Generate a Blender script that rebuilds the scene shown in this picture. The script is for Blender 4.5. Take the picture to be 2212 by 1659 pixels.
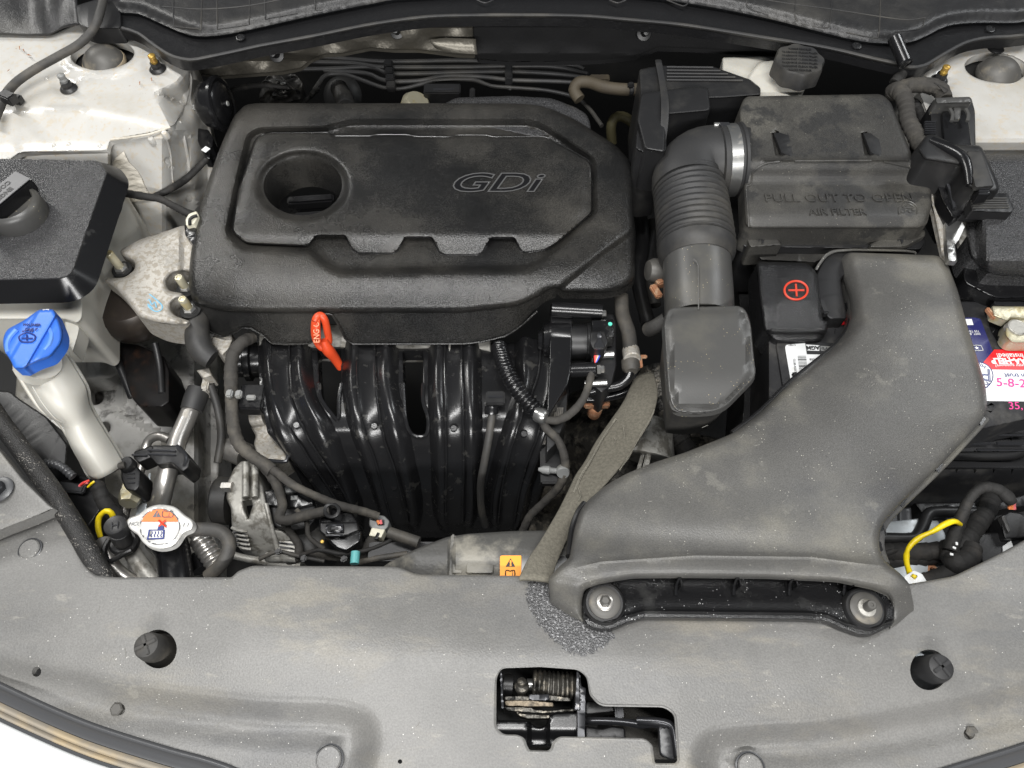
import bpy, bmesh, math, random
import numpy as np
from mathutils import Vector, Matrix, geometry
random.seed(4); rng = np.random.default_rng(4)
SC = bpy.context.scene; COL = SC.collection
for o in list(bpy.data.objects): bpy.data.objects.remove(o)

# ---------------------------------------------------------------- camera
H, TILT, F, CU, CV = 0.62, math.radians(30), 1600.0, 1106.0, 829.5
cd = bpy.data.cameras.new('camera'); cam = bpy.data.objects.new('camera', cd); COL.objects.link(cam)
cam.location = (0, 0, H); cam.rotation_euler = (TILT, 0, 0)
cd.sensor_width = 36; cd.lens = 36*F/2212; cd.clip_start = 0.01; cd.clip_end = 50
SC.camera = cam
# ---------------------------------------------------------------- light
W = bpy.data.worlds.new('World'); SC.world = W; W.use_nodes = True
bg = W.node_tree.nodes['Background']; bg.inputs[0].default_value = (0.86, 0.93, 1.0, 1); bg.inputs[1].default_value = 0.10
def area(name, loc, target, sx, sy, power, col):
    l = bpy.data.lights.new(name, 'AREA'); l.shape = 'RECTANGLE'; l.size = sx; l.size_y = sy
    l.energy = power; l.color = col
    o = bpy.data.objects.new(name, l); COL.objects.link(o); o.location = loc
    d = Vector(target) - Vector(loc); o.rotation_euler = d.to_track_quat('-Z', 'Y').to_euler()
    return o
area('ceiling_or_fill_lamp', (-0.15, 0.15, 1.9), (-.05, .35, 0), 1.8, .12, 47, (1, .99, .975))
area('ceiling_or_fill_lamp', (0.0, -1.5, 1.25), (0, .4, 0), 1.5, .12, 50, (1, .99, .975))  # added low front fill for the engine cover's front wall, no known source
area('ceiling_or_fill_lamp', (-1.75, 1.75, 1.55), (0, .4, 0), .14, 1.0, 22, (1, .985, .95))
area('ceiling_or_fill_lamp', (1.85, 1.45, 1.65), (0, .4, 0), .14, 1.0, 14, (.97, .99, 1))
SC.view_settings.view_transform = 'Standard'; SC.view_settings.look = 'None'
SC.view_settings.exposure = 0.0; SC.view_settings.gamma = 1
SC.render.engine = 'CYCLES'
SC.cycles.max_bounces = 6; SC.cycles.use_denoising = True

# ---------------------------------------------------------------- geometry helpers
ct, st = math.cos(TILT), math.sin(TILT)
def PX(u, v, z):
    """numpy: where the photograph's point (u,v) lies at height z"""
    a = (np.asarray(u, float)-CU)/F; b = -(np.asarray(v, float)-CV)/F
    dy = st+b*ct; dz = -ct+b*st
    s = (np.asarray(z, float)-H)/dz
    return np.stack([a*s, dy*s, np.broadcast_to(np.asarray(z, float), s.shape)+0*s], -1)
def P(u, v, z): return Vector(PX(u, v, z).tolist())
def pxm(u, v, z):   # metres per unit at a point
    return (P(u+1, v, z)-P(u, v, z)).length

def sm(x, a, b):
    t = np.clip((np.asarray(x, float)-a)/(b-a), 0, 1); return t*t*(3-2*t)
def inside(Q, poly):
    Q = np.asarray(Q, float); x, y = Q[:, 0], Q[:, 1]; r = np.zeros(len(Q), bool)
    n = len(poly)
    for i in range(n):
        x1, y1 = poly[i]; x2, y2 = poly[(i+1) % n]
        if y1 == y2: continue
        c = (y1 > y) != (y2 > y)
        r ^= c & (x < (x2-x1)*(y-y1)/(y2-y1)+x1)
    return r
def dist(Q, poly, closed=True):
    Q = np.asarray(Q, float); A = np.asarray(poly, float)
    B = np.roll(A, -1, 0) if closed else A[1:]
    A = A if closed else A[:-1]
    out = np.full(len(Q), 1e9)
    for a, b in zip(A, B):
        d = b-a; L = (d*d).sum()
        if L < 1e-12: continue
        t = np.clip(((Q-a)@d)/L, 0, 1)
        out = np.minimum(out, np.hypot(*(Q-a-t[:, None]*d).T))
    return out
def sdf(Q, poly):
    d = dist(Q, poly); return np.where(inside(Q, poly), d, -d)
def uv(u, v): return np.stack([np.ravel(u), np.ravel(v)], -1)

def rc(pts, r=8, n=5):
    """round the corners of a closed outline; a point may carry its own radius"""
    out = []; m = len(pts)
    for i in range(m):
        p = pts[i]; rr = p[2] if len(p) > 2 else r
        a = Vector(pts[i-1][:2]); b = Vector(p[:2]); c = Vector(pts[(i+1) % m][:2])
        if rr <= 0: out.append((b.x, b.y)); continue
        d1 = (a-b); d2 = (c-b); l1, l2 = d1.length, d2.length
        t = min(rr, l1*.48, l2*.48)
        p0 = b+d1/l1*t; p2 = b+d2/l2*t
        for k in range(n):
            s = k/(n-1); q = p0*(1-s)**2+b*2*s*(1-s)+p2*s*s
            out.append((q.x, q.y))
    return out
def cr(pts, step, closed=False):
    """Catmull-Rom through points (tuples of any length), resampled at about `step`"""
    A = np.array([list(map(float, p)) for p in pts]); n = len(A)
    if n == 2 and not closed:
        m = max(2, int(np.linalg.norm(A[1]-A[0])/step)+1)
        return A[0]+(A[1]-A[0])*np.linspace(0, 1, m)[:, None]
    out = []
    segs = n if closed else n-1
    for i in range(segs):
        p1, p2 = A[i], A[(i+1) % n]
        p0 = A[i-1] if (i > 0 or closed) else 2*p1-p2
        p3 = A[(i+2) % n] if (i+2 < n or closed) else 2*p2-p1
        m = max(2, int(np.linalg.norm((p2-p1)[:3])/step)+1)
        # centripetal-ish: plain uniform with slightly reduced tangents is stable enough
        for k in range(m):
            t = k/m
            out.append(.5*((2*p1)+(-p0+p2)*t+(2*p0-5*p1+4*p2-p3)*t*t+(-p0+3*p1-3*p2+p3)*t**3))
    if not closed: out.append(A[-1])
    return np.array(out)
def crc(pts, step=6): return [tuple(p) for p in cr(pts, step, True)]
def ell(cu, cv, ru, rv, n=32, rot=0):
    o = []
    for k in range(n):
        a = 2*math.pi*k/n; x, y = ru*math.cos(a), rv*math.sin(a)
        o.append((cu+x*math.cos(rot)-y*math.sin(rot), cv+x*math.sin(rot)+y*math.cos(rot)))
    return o
def circ(u, v, z, r, n=28):
    """outline of a true horizontal circle of radius r metres"""
    c = P(u, v, z); o = []
    for k in range(n):
        a = 2*math.pi*k/n
        o.append(proj(c+Vector((r*math.cos(a), r*math.sin(a), 0))))
    return o
def proj(p):
    x, y, z = p[0], p[1], p[2]-H
    cx, cy, cz = x, y*ct+z*st, y*st-z*ct
    return (CU+F*cx/cz, CV-F*cy/cz)
def resample(poly, step):
    out = []; n = len(poly)
    for i in range(n):
        a = np.array(poly[i][:2], float); b = np.array(poly[(i+1) % n][:2], float)
        m = max(1, int(round(np.linalg.norm(b-a)/step)))
        for k in range(m): out.append(a+(b-a)*k/m)
    return np.array(out)

# ---------------------------------------------------------------- scene bookkeeping
ROOTS = []; SINGLES = []
def thing(name, label, cat, group=None, kind=None):
    o = bpy.data.objects.new(name, None); COL.objects.link(o); o.empty_display_size = .01
    o['label'] = label; o['category'] = cat
    if group: o['group'] = group
    if kind: o['kind'] = kind
    ROOTS.append(o); return o
def tag(o, label, cat, group=None, kind=None):
    o['label'] = label; o['category'] = cat
    if group: o['group'] = group
    if kind: o['kind'] = kind
    return o
def link(name, me, mat, parent=None, smooth=40, label=None, top=None, kind=None, group=None):
    o = bpy.data.objects.new(name, me); COL.objects.link(o)
    if mat and not me.materials: me.materials.append(mat)
    if smooth:
        me.polygons.foreach_set('use_smooth', [True]*len(me.polygons))
        me.set_sharp_from_angle(angle=math.radians(smooth))
    if parent: o.parent = parent
    elif name not in ('x',): SINGLES.append(o)
    if label: o['label'] = label
    if top: o['label'], o['category'] = top
    if kind: o['kind'] = kind
    if group: o['group'] = group
    return o
def build(name, V, Fc, mat, **k):
    me = bpy.data.meshes.new(name); me.from_pydata([tuple(map(float, v)) for v in V], [], [tuple(map(int, f)) for f in Fc]); me.update()
    return link(name, me, mat, **k)

def sheet(name, outline, zf, mat, holes=(), feats=(), grid=8, er=0, ez=0.004, skirt=0.0, flare=0.0,
          step=5, hole_skirt=None, rings=(.12, .35, .65, 1.0), soft_holes=True, keep=None, **k):
    """a pressed/moulded panel: outline + height function zf(u,v); er/ez: rounded edge; skirt: wall dropped from the edge"""
    if not callable(zf):
        zc = float(zf); zf = lambda u, v: zc+0*np.asarray(u, float)
    loops = [resample(outline, step)]+[resample(h, min(step, 4)) for h in holes]
    P_ = []; E = []; base = 0; lo = []
    for L in loops:
        n = len(L); P_.append(L); E += [(base+i, base+(i+1) % n) for i in range(n)]; lo.append((base, n)); base += n
    B = np.concatenate(P_)
    def inn(Q):
        r = inside(Q, loops[0])
        for h in loops[1:]: r &= ~inside(Q, h)
        return r
    def bd(Q):
        r = dist(Q, loops[0])
        for h in loops[1:]: r = np.minimum(r, dist(Q, h))
        return r
    extra = []
    if er:
        for li, L in enumerate(loops):
            if li and not soft_holes: continue
            a = np.roll(L, 1, 0); b = np.roll(L, -1, 0); t = b-a; nn = np.stack([-t[:, 1], t[:, 0]], -1)
            nn /= np.linalg.norm(nn, axis=1)[:, None]+1e-9
            area2 = (L[:, 0]*np.roll(L[:, 1], -1)-np.roll(L[:, 0], -1)*L[:, 1]).sum()
            s = (1 if area2 > 0 else -1)*(1 if li == 0 else -1)
            for q in rings:
                Q = L+nn*s*er*q
                ok = inn(Q); Q = Q[ok]
                if len(Q):
                    Q = Q[bd(Q) > er*q*.9]; extra.append(Q)
    if len(feats):
        for f in feats: extra.append(np.asarray(f, float)[:, :2])
    if extra:
        X = np.concatenate(extra)
        key = np.unique(np.round(X/1.3).astype(int), axis=0, return_index=True)[1]; X = X[key]
        X = X[inn(X)]; X = X[bd(X) > .6]
    else: X = np.zeros((0, 2))
    if grid:
        mn, mx = loops[0].min(0), loops[0].max(0)
        gu, gv = np.meshgrid(np.arange(mn[0]+grid*.5, mx[0], grid), np.arange(mn[1]+grid*.5, mx[1], grid))
        G = uv(gu, gv); G[:, 0] += (np.round((G[:, 1]-mn[1])/grid).astype(int) % 2)*grid*.5
        G = G[inn(G)]
        if len(G): G = G[bd(G) > max(grid*.45, er*.9)]
        if len(X) and len(G):
            h = set(map(tuple, np.floor(X/(grid*.5)).astype(int)))
            c = np.floor(G/(grid*.5)).astype(int)
            G = G[[tuple(q) not in h for q in c]]
        X = np.concatenate([X, G]) if len(X) else G
    allp = np.concatenate([B, X]) if len(X) else B
    res = geometry.delaunay_2d_cdt([Vector(p) for p in allp.tolist()], E, [], 0, 1e-4)
    vs = np.array([tuple(v) for v in res[0]]); tri = [t for t in res[2]]
    cen = np.array([vs[list(t)].mean(0) for t in tri]); ok = inn(cen)
    tri = [t for t, o in zip(tri, ok) if o]
    z = np.asarray(zf(vs[:, 0], vs[:, 1]), float)+0*vs[:, 0]
    if er:
        d = bd(vs) if soft_holes or len(loops) == 1 else dist(vs, loops[0])
        q = np.clip(d/er, 0, 1); z = z-ez*(1-np.sqrt(np.clip(1-(1-q)**2, 0, 1)))
    W3 = PX(vs[:, 0], vs[:, 1], z)
    V = W3.tolist(); Fc = []
    for t in tri:
        a, b, c = [Vector(V[i]) for i in t]
        Fc.append(tuple(t) if (b-a).cross(c-a).z > 0 else tuple(reversed(t)))
    # skirts
    orig = res[3]; m = {}
    for i, og in enumerate(orig):
        for q in og: m[q] = i
    for li, (s0, n) in enumerate(lo):
        sk = skirt if li == 0 else (hole_skirt if hole_skirt is not None else skirt)
        if isinstance(sk, (int, float)) and sk == 0: continue
        ids = [m[s0+i] for i in range(n) if s0+i in m]
        n = len(ids); L = np.array([V[i] for i in ids])
        t = np.roll(L, -1, 0)-np.roll(L, 1, 0); nn = np.stack([t[:, 1], -t[:, 0]], -1); nn /= np.linalg.norm(nn, axis=1)[:, None]+1e-9
        ar = (L[:, 0]*np.roll(L[:, 1], -1)-np.roll(L[:, 0], -1)*L[:, 1]).sum()
        out = nn*(1 if ar > 0 else -1)*(1 if li == 0 else -1)
        uvs = vs[ids]
        dp = np.asarray(sk(uvs[:, 0], uvs[:, 1]) if callable(sk) else np.full(n, float(sk)))
        fl_ = np.asarray(flare(uvs[:, 0], uvs[:, 1]) if callable(flare) else np.full(n, float(flare)))
        lev = [0.15, .5, 1.0]; prev = list(ids)
        for q in lev:
            cur = []
            for j in range(n):
                V.append([L[j, 0]+out[j, 0]*fl_[j]*dp[j]*q, L[j, 1]+out[j, 1]*fl_[j]*dp[j]*q, L[j, 2]-dp[j]*q]); cur.append(len(V)-1)
            for j in range(n):
                j2 = (j+1) % n
                if dp[j] < 1e-5 and dp[j2] < 1e-5: continue
                f = (prev[j], prev[j2], cur[j2], cur[j])
                a, b, c = [Vector(V[i]) for i in f[:3]]
                o2 = Vector((out[j, 0], out[j, 1], 0)); nrm = (Vector(V[f[2]])-a).cross(Vector(V[f[3]])-b)
                Fc.append(f if nrm.dot(o2) > 0 else tuple(reversed(f)))
            prev = cur
    return build(name, V, Fc, mat, **k)

def block(name, outline, z, h, mat, er=3, ez=.0025, r=None, **k):
    if r is not None: outline = rc(outline, r)
    k.setdefault('grid', None)
    return sheet(name, outline, z, mat, er=er, ez=ez, skirt=h, **k)

def frames(Q):
    T = np.gradient(Q, axis=0); T /= np.linalg.norm(T, axis=1)[:, None]+1e-12
    up = Vector((0, 0, 1)) if abs(T[0][2]) < .9 else Vector((0, 1, 0))
    N = []; n = up-Vector(T[0])*up.dot(Vector(T[0])); n.normalize()
    for t in T:
        t = Vector(t); n = n-t*n.dot(t); n.normalize(); N.append(n.copy())
    return T, N
def sweep(name, Q, R, mat, seg=12, flat=1.0, cap=True, **k):
    """tube along world points Q with radii R; flat squashes it along its normal"""
    T, N = frames(Q); V = []; Fc = []; n = len(Q)
    for i in range(n):
        t = Vector(T[i]); a = N[i]; b = t.cross(a)
        for j in range(seg):
            w = 2*math.pi*j/seg
            V.append(Vector(Q[i])+(a*math.cos(w)*flat+b*math.sin(w))*R[i])
    for i in range(n-1):
        for j in range(seg):
            j2 = (j+1) % seg
            Fc.append((i*seg+j, (i+1)*seg+j, (i+1)*seg+j2, i*seg+j2)[::-1])
    if cap:
        Fc.append(tuple(range(seg))); Fc.append(tuple((n-1)*seg+j for j in range(seg))[::-1])
    return build(name, V, Fc, mat, **k)
def tube(name, pts, r, mat, seg=12, step=.006, corr=None, flat=1.0, wob=0, **k):
    """pts (u,v,z[,r]); r in metres; corr=(period, amplitude) makes it a bellows"""
    W3 = [list(P(*p[:3]))+[p[3] if len(p) > 3 else r] for p in pts]
    if corr: step = min(step, corr[0]/7)
    C = cr(W3, step); Q, R = C[:, :3], C[:, 3].copy()
    if corr:
        s = np.concatenate([[0], np.cumsum(np.linalg.norm(np.diff(Q, axis=0), axis=1))])
        R += corr[1]*np.abs(np.sin(math.pi*s/corr[0]))**.7-corr[1]*.5
    if mat.name.endswith('harness_tape'):
        s = np.concatenate([[0], np.cumsum(np.linalg.norm(np.diff(Q, axis=0), axis=1))])
        C2 = cr(W3, .0015); Q, R = C2[:, :3], C2[:, 3].copy(); s = np.concatenate([[0], np.cumsum(np.linalg.norm(np.diff(Q, axis=0), axis=1))])
        R *= 1+.10*(((s+.002*np.sin(s*90))/.010) % 1.0-.5)
        wob = 0; R *= 1+.06*np.sin(s*70+len(pts))*np.sin(s*23)
    if wob: R *= 1+wob*np.interp(np.arange(len(R)), np.arange(0, len(R)+2, 2), rng.uniform(-1, 1, len(R)//2+2)[:len(np.arange(0, len(R)+2, 2))])
    return sweep(name, Q, R, mat, seg, flat, **k)
def lathe(name, org, axis, prof, mat, seg=24, sx=1, **k):
    """prof [(radius, height)] turned about axis through org"""
    org = Vector(org); ax = Vector(axis).normalized()
    t = Vector((1, 0, 0)) if abs(ax.x) < .9 else Vector((0, 1, 0))
    a = (t-ax*t.dot(ax)).normalized(); b = ax.cross(a); V = []; Fc = []
    for r, h in prof:
        for j in range(seg):
            w = 2*math.pi*j/seg; V.append(org+ax*h+(a*math.cos(w)*sx+b*math.sin(w))*max(r, 1e-5))
    n = len(prof)
    for i in range(n-1):
        for j in range(seg):
            j2 = (j+1) % seg; Fc.append((i*seg+j, i*seg+j2, (i+1)*seg+j2, (i+1)*seg+j))
    Fc.append(tuple(range(seg))[::-1]); Fc.append(tuple((n-1)*seg+j for j in range(seg)))
    return build(name, V, Fc, mat, **k)
def ribbon(name, rows, mat, bulge=.01, pw=3.0, nt=13, drop=0, step=.008, thick=None, **k):
    """rows (uL,vL,zL,uR,vR,zR[,bulge]): a band between two rails, arched across"""
    W3 = []
    for r in rows:
        W3.append(list(P(*r[:3]))+list(P(*r[3:6]))+[r[6] if len(r) > 6 else bulge])
    C = cr(W3, step); V = []; Fc = []; n = len(C)
    T = np.gradient((C[:, :3]+C[:, 3:6])/2, axis=0)
    for i in range(n):
        a, b, bl = Vector(C[i, :3]), Vector(C[i, 3:6]), C[i, 6]
        nr = (b-a).cross(Vector(T[i])); nr.normalize()
        if nr.dot(Vector((0, -.5, .87))) < 0: nr = -nr
        for j in range(nt):
            t = .5-.5*math.cos(math.pi*j/(nt-1)); q = abs(2*t-1)
            V.append(a+(b-a)*t+nr*bl*((.60*(1-q**5)+.44*math.exp(-((q-.62)/.27)**2)*(1-q**6)) if pw == 'run' else 1-q**pw))
    for i in range(n-1):
        for j in range(nt-1):
            f = (i*nt+j, i*nt+j+1, (i+1)*nt+j+1, (i+1)*nt+j)
            Fc.append(f)
    a, b, c = [V[i] for i in Fc[len(Fc)//2][:3]]
    if (b-a).cross(c-a).dot(Vector((0, -.5, .87))) < 0: Fc = [f[::-1] for f in Fc]
    o = build(name, V, Fc, mat, **k)
    if thick:
        m = o.modifiers.new('thickness', 'SOLIDIFY'); m.thickness = thick; m.offset = -1
    return o
def wbox(name, c, sx, sy, sz, mat, rot=(0, 0, 0), bev=.0015, **k):
    """bevelled box centred at world c"""
    bm = bmesh.new(); bmesh.ops.create_cube(bm, size=1)
    bmesh.ops.scale(bm, vec=(sx, sy, sz), verts=bm.verts)
    bmesh.ops.bevel(bm, geom=bm.edges[:], offset=min(bev, sx*.3, sy*.3, sz*.3), segments=2, affect='EDGES')
    from mathutils import Euler
    bmesh.ops.transform(bm, matrix=Matrix.Translation(Vector(c))@Euler(rot).to_matrix().to_4x4(), verts=bm.verts)
    me = bpy.data.meshes.new(name); bm.to_mesh(me); bm.free()
    return link(name, me, mat, **k)
def bx(name, u, v, z, wu, wv, h, mat, rot=0, rx=0, ry=0, bev=.0015, **k):
    """box whose top-centre is seen at (u,v) at height z; sizes in metres"""
    p = P(u, v, z); return wbox(name, (p.x, p.y, p.z-h/2), wu, wv, h, mat, (rx, ry, rot), bev, **k)

def text(body, u, v, z, size, mat, parent, rot=0, ext=.0006, shear=0, tilt=(0, 0), bold=0, name='lettering', bev=0, space=1, sx=1):
    cu = bpy.data.curves.new(name, 'FONT'); cu.body = body; cu.size = size; cu.align_x = 'CENTER'; cu.align_y = 'CENTER'
    cu.extrude = ext; cu.shear = shear; cu.offset = bold; cu.bevel_depth = bev; cu.space_character = space; cu.resolution_u = 3
    t = bpy.data.objects.new('tmp', cu); COL.objects.link(t)
    dg = bpy.context.evaluated_depsgraph_get(); me = bpy.data.meshes.new_from_object(t.evaluated_get(dg))
    bpy.data.objects.remove(t)
    from mathutils import Euler
    me.transform(Matrix.Translation(P(u, v, z))@Euler((tilt[0], tilt[1], 0)).to_matrix().to_4x4()@Matrix.Rotation(rot, 4, 'Z')@Matrix.Diagonal((sx, 1, 1, 1)))
    me.materials.clear()
    return link(name, me, mat, parent=parent, smooth=None, kind='stuff' if len(body) > 300 else None)
def decal(name, outline, zf, mat, parent, lift=.0006, **k):
    zz = (lambda u, v: zf(u, v)+lift) if callable(zf) else zf+lift
    k.setdefault('grid', None if not callable(zf) else 8)
    return sheet(name, outline, zz, mat, parent=parent, **k)
def line(name, pts, r, mat, zf=None, **k):
    """thin raised bead along points"""
    if zf is not None: pts = [(p[0], p[1], float(zf(np.array([p[0]]), np.array([p[1]]))[0])) for p in pts]
    return tube(name, pts, r, mat, seg=6, step=.004, **k)
def clone(root, loc, rot=None, label=None):
    r = root.copy(); COL.objects.link(r); r.location = loc
    if rot is not None: r.rotation_euler = rot
    if label: r['label'] = label
    for c in root.children:
        d = c.copy(); COL.objects.link(d); d.parent = r
        for g in c.children:
            e = g.copy(); COL.objects.link(e); e.parent = d
    return r
def demote(root, parent, main):
    ROOTS.remove(root); kids = list(root.children); m = next(k for k in kids if k.name.split('.')[0] == main)
    m.parent = parent; m.name = root.name; m['label'] = root['label']
    for k in kids:
        if k is not m: k.parent = m
    bpy.data.objects.remove(root)
def finalize():
    for r in ROOTS:
        if r.get('_placed'): del r['_placed']; continue
        kids = list(r.children)
        if not kids: continue
        mn = np.full(3, 1e9); mx = -mn
        st_ = list(kids)
        while st_:
            o = st_.pop(); st_ += list(o.children)
            if o.type == 'MESH' and len(o.data.vertices):
                c = np.array([v[:] for v in o.bound_box]); mn = np.minimum(mn, c.min(0)); mx = np.maximum(mx, c.max(0))
        b = Vector(((mn[0]+mx[0])/2, (mn[1]+mx[1])/2, mn[2]))
        r.location = b
        for c in kids: c.location = c.location-b
    for o in SINGLES:
        if o.parent or o.get('_placed') or o.type != 'MESH': continue
        c = np.array([v[:] for v in o.bound_box]); mn, mx = c.min(0), c.max(0)
        b = Vector(((mn[0]+mx[0])/2, (mn[1]+mx[1])/2, mn[2]))
        o.data.transform(Matrix.Translation(-b)); o.location = b
        for ch in o.children: ch.location = ch.location-b
# ---------------------------------------------------------------- materials
def M(name, col, rough=.5, metal=0, bump=None, bump2=None, var=None, dirt=(), spk=None, spec=.5, coat=0, stretch=None, emit=None, trans=0, sss=0, fine=None):
    """col base; var=(scale, amount); dirt list of (colour, scale, lo, hi, amount[, roughness]); spk=(colour, scale, threshold); bump=(scale, strength, distance)"""
    m = bpy.data.materials.new(name); m.use_nodes = True; nt = m.node_tree; N = nt.nodes; Lk = nt.links
    b = N['Principled BSDF']; tc = N.new('ShaderNodeNewGeometry')
    src = tc.outputs['Position']
    if stretch:
        mp = N.new('ShaderNodeMapping'); mp.inputs['Scale'].default_value = stretch; Lk.new(src, mp.inputs['Vector']); src2 = mp.outputs[0]
    else: src2 = src
    def noise(sc, det=3, rg=.55, s=src):
        n = N.new('ShaderNodeTexNoise'); n.inputs['Scale'].default_value = sc; n.inputs['Detail'].default_value = det; n.inputs['Roughness'].default_value = rg
        Lk.new(s, n.inputs['Vector']); return n.outputs['Fac']
    def rmp(x, lo, hi, amt=1):
        r = N.new('ShaderNodeMapRange'); r.interpolation_type = 'SMOOTHSTEP'
        r.inputs['From Min'].default_value = lo; r.inputs['From Max'].default_value = hi; r.inputs['To Max'].default_value = amt
        Lk.new(x, r.inputs['Value']); return r.outputs[0]
    def mix(f, a, c):
        x = N.new('ShaderNodeMix'); x.data_type = 'RGBA'
        if isinstance(f, float): x.inputs[0].default_value = f
        else: Lk.new(f, x.inputs[0])
        for s, i in ((a, 6), (c, 7)):
            if isinstance(s, tuple): x.inputs[i].default_value = (*s[:3], 1)
            else: Lk.new(s, x.inputs[i])
        return x.outputs[2]
    def mixf(f, a, c):
        x = N.new('ShaderNodeMix'); x.data_type = 'FLOAT'; Lk.new(f, x.inputs[0])
        for s, i in ((a, 2), (c, 3)):
            if isinstance(s, (int, float)): x.inputs[i].default_value = s
            else: Lk.new(s, x.inputs[i])
        return x.outputs[0]
    if isinstance(col, (int, float)): col = (col, col, col)
    if max(col) < .35 and metal < .5:
        col = tuple(q*.68 for q in col); dirt = [((*[q*.78 for q in d[0]],), *d[1:]) for d in dirt]
    c = tuple(col); r = rough
    if var:
        lo = tuple(max(0, q*(1-var[1])) for q in col); hi = tuple(min(1, q*(1+var[1])) for q in col)
        c = mix(rmp(noise(var[0], 4, .6), .3, .7), lo, hi)
    for d in dirt:
        f = rmp(noise(d[1], 5, .62, src2), d[2], d[3], d[4]); c = mix(f, c, tuple(d[0]))
        if len(d) > 5: r = mixf(f, r, d[5])
    if spk:
        v = N.new('ShaderNodeTexVoronoi'); v.inputs['Scale'].default_value = spk[1]; Lk.new(src, v.inputs['Vector'])
        f1 = rmp(v.outputs['Distance'], spk[2]*1.1, spk[2]*.6)
        f2 = rmp(noise(spk[1]*.13, 2), .52, .6)
        mm = N.new('ShaderNodeMath'); mm.operation = 'MULTIPLY'; Lk.new(f1, mm.inputs[0]); Lk.new(f2, mm.inputs[1])
        c = mix(mm.outputs[0], c, tuple(spk[0]))
    if fine:
        nf = noise(fine[0], 2, .6); g = rmp(nf, .36, .64)
        lo = 1-fine[1]; mm = N.new('ShaderNodeMapRange'); mm.inputs['To Min'].default_value = lo; mm.inputs['To Max'].default_value = 1+fine[1]; Lk.new(g, mm.inputs['Value'])
        vm = N.new('ShaderNodeVectorMath'); vm.operation = 'SCALE'
        if isinstance(c, tuple): vm.inputs[0].default_value = c
        else: Lk.new(c, vm.inputs[0])
        Lk.new(mm.outputs[0], vm.inputs['Scale']); c = vm.outputs[0]
        if fine[1] > .3: r = mixf(rmp(noise(fine[0]*.8, 1, .5), .42, .58), (r if not isinstance(r, (int, float)) else r)if not isinstance(r, (int, float)) else r*.62, r)
    if isinstance(c, tuple): b.inputs['Base Color'].default_value = (*c, 1)
    else: Lk.new(c, b.inputs['Base Color'])
    if isinstance(r, (int, float)): b.inputs['Roughness'].default_value = r
    else: Lk.new(r, b.inputs['Roughness'])
    b.inputs['Metallic'].default_value = metal; b.inputs['Specular IOR Level'].default_value = spec
    b.inputs['Coat Weight'].default_value = coat; b.inputs['Coat Roughness'].default_value = .08
    if trans: b.inputs['Transmission Weight'].default_value = trans
    if sss:
        b.inputs['Subsurface Weight'].default_value = sss; b.inputs['Subsurface Radius'].default_value = (.01, .008, .006)
    last = None
    for bp in (bump, bump2):
        if not bp: continue
        n = noise(bp[0], 2 if len(bp) < 4 else bp[3], .5, src2 if (len(bp) > 4 and bp[4]) else src)
        bn = N.new('ShaderNodeBump'); bn.inputs['Strength'].default_value = bp[1]; bn.inputs['Distance'].default_value = bp[2]
        Lk.new(n, bn.inputs['Height'])
        if last: Lk.new(last, bn.inputs['Normal'])
        last = bn.outputs[0]
    if last: Lk.new(last, b.inputs['Normal'])
    return m
DUST = (.34, .315, .27)
mt = {}
mt['cover'] = M('grained_black_plastic', .0155, .26, fine=(900, .40), bump=(900, .9, .0005), dirt=[(DUST, 5, .40, .75, .17, .52)], var=(9, .25))
mt['front'] = M('dusty_grey_plastic', (.232, .228, .218), .42, fine=(650, .09), bump=(700, .6, .0004), var=(5, .20), dirt=[((.37, .34, .275), 9, .50, .66, .5), ((.125, .128, .135), 4.5, .47, .68, .7), ((.40, .38, .33), 28, .62, .70, .35)], spk=((.75, .73, .68), 260, .10), stretch=(1, 2.6, 1))
mt['duct'] = M('dusty_duct_plastic', (.130, .127, .120), .40, fine=(750, .11), bump=(900, .7, .0004), var=(4, .25), dirt=[((.25, .235, .19), 8, .46, .68, .55), ((.062, .063, .068), 7, .48, .70, .65), ((.26, .25, .22), 30, .62, .70, .35)], spk=((.6, .58, .5), 300, .11))
mt['airbox'] = M('dusty_airbox_plastic', (.056, .054, .050), .42, fine=(900, .22), bump=(900, .7, .0004), var=(6, .2), dirt=[((.15, .142, .122), 10, .44, .70, .55), ((.030, .030, .030), 17, .53, .60, .8)], spk=((.5, .47, .38), 250, .08))
mt['res'] = M('satin_dark_plastic', (.090, .089, .086), .38, bump=(800, .35, .0002), dirt=[((.16, .15, .12), 12, .5, .75, .4)], spk=((.6, .5, .3), 330, .12))
mt['rubber'] = M('matt_rubber', (.03, .03, .031), .55, bump=(500, .3, .0003), dirt=[((.13, .12, .10), 14, .4, .75, .5)])
mt['hosegrey'] = M('dusty_hose_rubber', (.055, .053, .05), .62, bump=(420, .5, .0004), dirt=[((.17, .15, .12), 22, .4, .7, .6)])
mt['gloss'] = M('gloss_black_plastic', (.011, .011, .012), .24, bump=(1500, .12, .0002), dirt=[((.10, .10, .095), 26, .58, .74, .55, .7)])
mt['emb'] = M('emblem_glint_outline', (.13, .13, .13), .12)  # lighter grey than the emblem fill, painted in for edge glints
mt['runner'] = M('glossy_runner_plastic', (.014, .014, .015), .24, bump=(700, .3, .0003), dirt=[((.085, .082, .074), 75, .58, .70, .5, .6)])
mt['black'] = M('black_plastic', (.018, .018, .019), .42, bump=(900, .25, .0003), dirt=[((.10, .095, .085), 18, .5, .8, .35)])
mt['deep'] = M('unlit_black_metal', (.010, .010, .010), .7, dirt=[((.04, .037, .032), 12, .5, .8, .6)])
mt['grease'] = M('greasy_dark_metal', (.045, .043, .04), .5, metal=.3, bump=(90, .6, .002), dirt=[((.14, .125, .10), 24, .45, .7, .7), ((.01, .01, .01), 11, .5, .7, .8)])
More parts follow.
